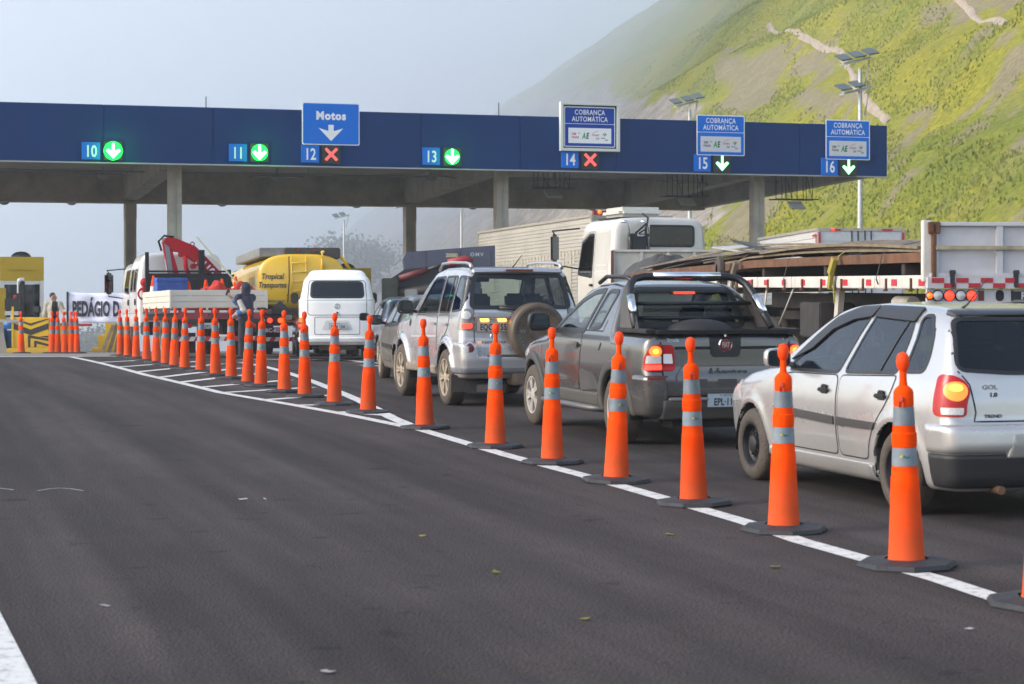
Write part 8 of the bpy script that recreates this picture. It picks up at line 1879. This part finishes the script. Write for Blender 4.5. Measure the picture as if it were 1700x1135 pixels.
def cl_front(J, torso, legs, arms, hd, q):
    body = grow(uni([torso]+[arms[i] for i in (0, 1, 3, 4)], .04), .028); wr = [np.array(J['wrL']), np.array(J['wrR'])]
    off_h = lambda x, y, z: np.maximum(.065-np.sqrt((x-wr[0][0])**2+(y-wr[0][1])**2+(z-wr[0][2])**2), .060-np.sqrt((x-wr[1][0])**2+(y-wr[1][1])**2+(z-wr[1][2])**2))
    yield 'shirt', clip_(grow(torso, .014), lambda x, y, z: z-1.51, lambda x, y, z: .93-z), TEE
    yield 'jacket', clip_(body, lambda x, y, z: z-1.55, lambda x, y, z: .86-z, off_h, lambda x, y, z: np.minimum(.075-np.abs(x-.07), -.0-y)), JACK
    yield 'trousers', clip_(grow(uni([legs, caps(J['pelvis'], J['waist'], .135, .12)], .03), .016), lambda x, y, z: z-.98, lambda x, y, z: .07-z), JEAN
    yield 'shoes', clip_(grow(legs, .010), lambda x, y, z: z-.085, lambda x, y, z: -z), SHOE
    hc = Vector(q(-.022, 0, .052)); fwd = Vector(q(1, 0, 0))-Vector(q(0, 0, 0))
    yield 'hair', clip_(ell(tuple(hc), (.092, .092, .096)), lambda x, y, z: (x-hc.x)*fwd.x+(y-hc.y)*fwd.y-.05-np.clip(z-hc.z-.045, 0, 1)*3, lambda x, y, z: hc.z-.055+np.clip((x-hc.x)*fwd.x+(y-hc.y)*fwd.y, -.1, 1)*.7-z), HAIR
person('man in a beige jacket and jeans holding the edge of the white banner', ((88.5-CXP)/F*Ym, Ym, float(gz(Ym))), 0, {**J, 'lo': (-.42, -.4, -.03), 'footL': (-.03, -.17, -.055), 'footR': (.08, -.15, -.055), 'elR': (.34, -.06, 1.19), 'wrR': (.50, -.16, 1.25)}, (.0, .0, 1.63), R(-100), cl_front)
HOOD = mat('navy hooded vest', (.016, .018, .04), .8, var=.2, vscale=6, bump=.2, bscale=14); SLEEVE = mat('grey blue sleeve', (.36, .34, .31), .85, var=.15); SLEEVEB = mat('blue cuff', (.03, .12, .36), .8); TROU = mat('dark trousers', (.02, .021, .026), .85, var=.2)
J2 = dict(pelvis=(0, 0, .95), waist=(0, .0, 1.10), chest=(-.01, 0, 1.32), neck=(-.02, 0, 1.52), shL=(-.15, -.10, 1.43), shR=(.13, .12, 1.43), elL=(-.02, -.20, 1.14), wrL=(-.24, -.24, 1.02), elR=(-.16, .18, 1.24), wrR=(-.36, .12, 1.44), hipL=(-.05, -.08, .92), hipR=(.06, .07, .92), knL=(-.08, -.09, .50), knR=(.07, .08, .50), anL=(-.10, -.09, .09), anR=(.05, .09, .09), footL=(-.15, -.06, -.055), footR=(-.15, .02, -.055), lo=(-.62, -.45, -.03), hi=(.36, .42, 1.88), curlL=.8, curlR=1.0)
def cl_worker(J, torso, legs, arms, hd, q):
    wr = [np.array(J['wrL']), np.array(J['wrR'])]; off = lambda r: (lambda x, y, z: np.maximum(r-np.sqrt((x-wr[0][0])**2+(y-wr[0][1])**2+(z-wr[0][2])**2), r-np.sqrt((x-wr[1][0])**2+(y-wr[1][1])**2+(z-wr[1][2])**2)))
    sl = grow(uni([arms[i] for i in (0, 1, 3, 4)], .03), .022)
    yield 'sleeves', clip_(sl, off(.05)), SLEEVE
    cb = uni([caps(Vector(J['el'+s]).lerp(Vector(J['wr'+s]), .15), Vector(J['el'+s]).lerp(Vector(J['wr'+s]), .6), .062, .056) for s in 'LR'], .01); yield 'blue_cuffs', cb, SLEEVEB
    yield 'vest', clip_(grow(uni([torso, caps(J['pelvis'], J['chest'], .15, .15)], .03), .034), lambda x, y, z: z-1.56, lambda x, y, z: .80-z), HOOD
    yield 'trousers', clip_(grow(legs, .026), lambda x, y, z: z-.98, lambda x, y, z: .05-z), TROU
    yield 'shoes', clip_(grow(legs, .012), lambda x, y, z: z-.08, lambda x, y, z: -z), SHOE
    hc = Vector(q(-.03, 0, .02)); fw = Vector(q(1, 0, 0))-Vector(q(0, 0, 0))
    yield 'hood', clip_(uni([ell(tuple(hc), (.125, .125, .14)), caps(tuple(hc-Vector((0, 0, .08))), J['neck'], .11, .13)], .04), lambda x, y, z: (x-hc.x)*fw.x+(y-hc.y)*fw.y-.085), HOOD
Yw = 47.5; pw = Vector(((408-CXP)/F*Yw, Yw, float(gz(Yw)))); person('hooded worker in dark clothes raising one hand behind the cones', pw, 0, J2, (-.035, 0, 1.64), R(90), cl_worker)
bm = B(); box(bm, (0, 0, 0), (.075, .02, .14), Euler((0, R(20), 0))); o = obj('mobile_phone', bm, BLACKP, None, bevel=.008); o.location = pw+Vector((-.43, .10, 1.55)); finish(o, 'small black phone in the raised hand of the hooded worker', 'phone')
# ------------------------------------------------------------------ morning fog
bm = B(); hb = obj('haze', box(bm, (60, 745, 22), (1060, 1520, 190)), [])
hm = bpy.data.materials.new('fog'); hm.use_nodes = True; n = hm.node_tree.nodes; n.remove(n['Principled BSDF'])
pv = n.new('ShaderNodeVolumePrincipled'); pv.inputs['Color'].default_value = (.84, .91, 1, 1); pv.inputs['Density'].default_value = .0006; pv.inputs['Anisotropy'].default_value = .2
hm.node_tree.links.new(pv.outputs[0], n['Material Output'].inputs['Volume']); hb.data.materials.append(hm)
finish(hb, 'pale morning fog filling the valley around the toll plaza', 'fog', kind='stuff')
def bank(c, r, dens, label):
    bm = B(); bmesh.ops.create_icosphere(bm, subdivisions=4, radius=1, matrix=Matrix.Translation(c) @ Matrix.Diagonal((*r, 1))); o = obj('haze', bm, [])
    m = bpy.data.materials.new('fog bank'); m.use_nodes = True; k = m.node_tree.nodes; k.remove(k['Principled BSDF'])
    v = k.new('ShaderNodeVolumePrincipled'); v.inputs['Color'].default_value = (.86, .92, 1, 1); v.inputs['Density'].default_value = dens; v.inputs['Anisotropy'].default_value = .1
    m.node_tree.links.new(v.outputs[0], k['Material Output'].inputs['Volume']); o.data.materials.append(m); finish(o, label, 'fog', kind='stuff')
bank((-75, 470, 45), (150, 240, 115), .0075, 'thicker bank of fog lying on the far left end of the hill')
SC.cycles.volume_bounces = 4; SC.cycles.max_bounces = 8; SC.cycles.transparent_max_bounces = 16; SC.cycles.use_denoising = True; SC.cycles.sample_clamp_indirect = 6
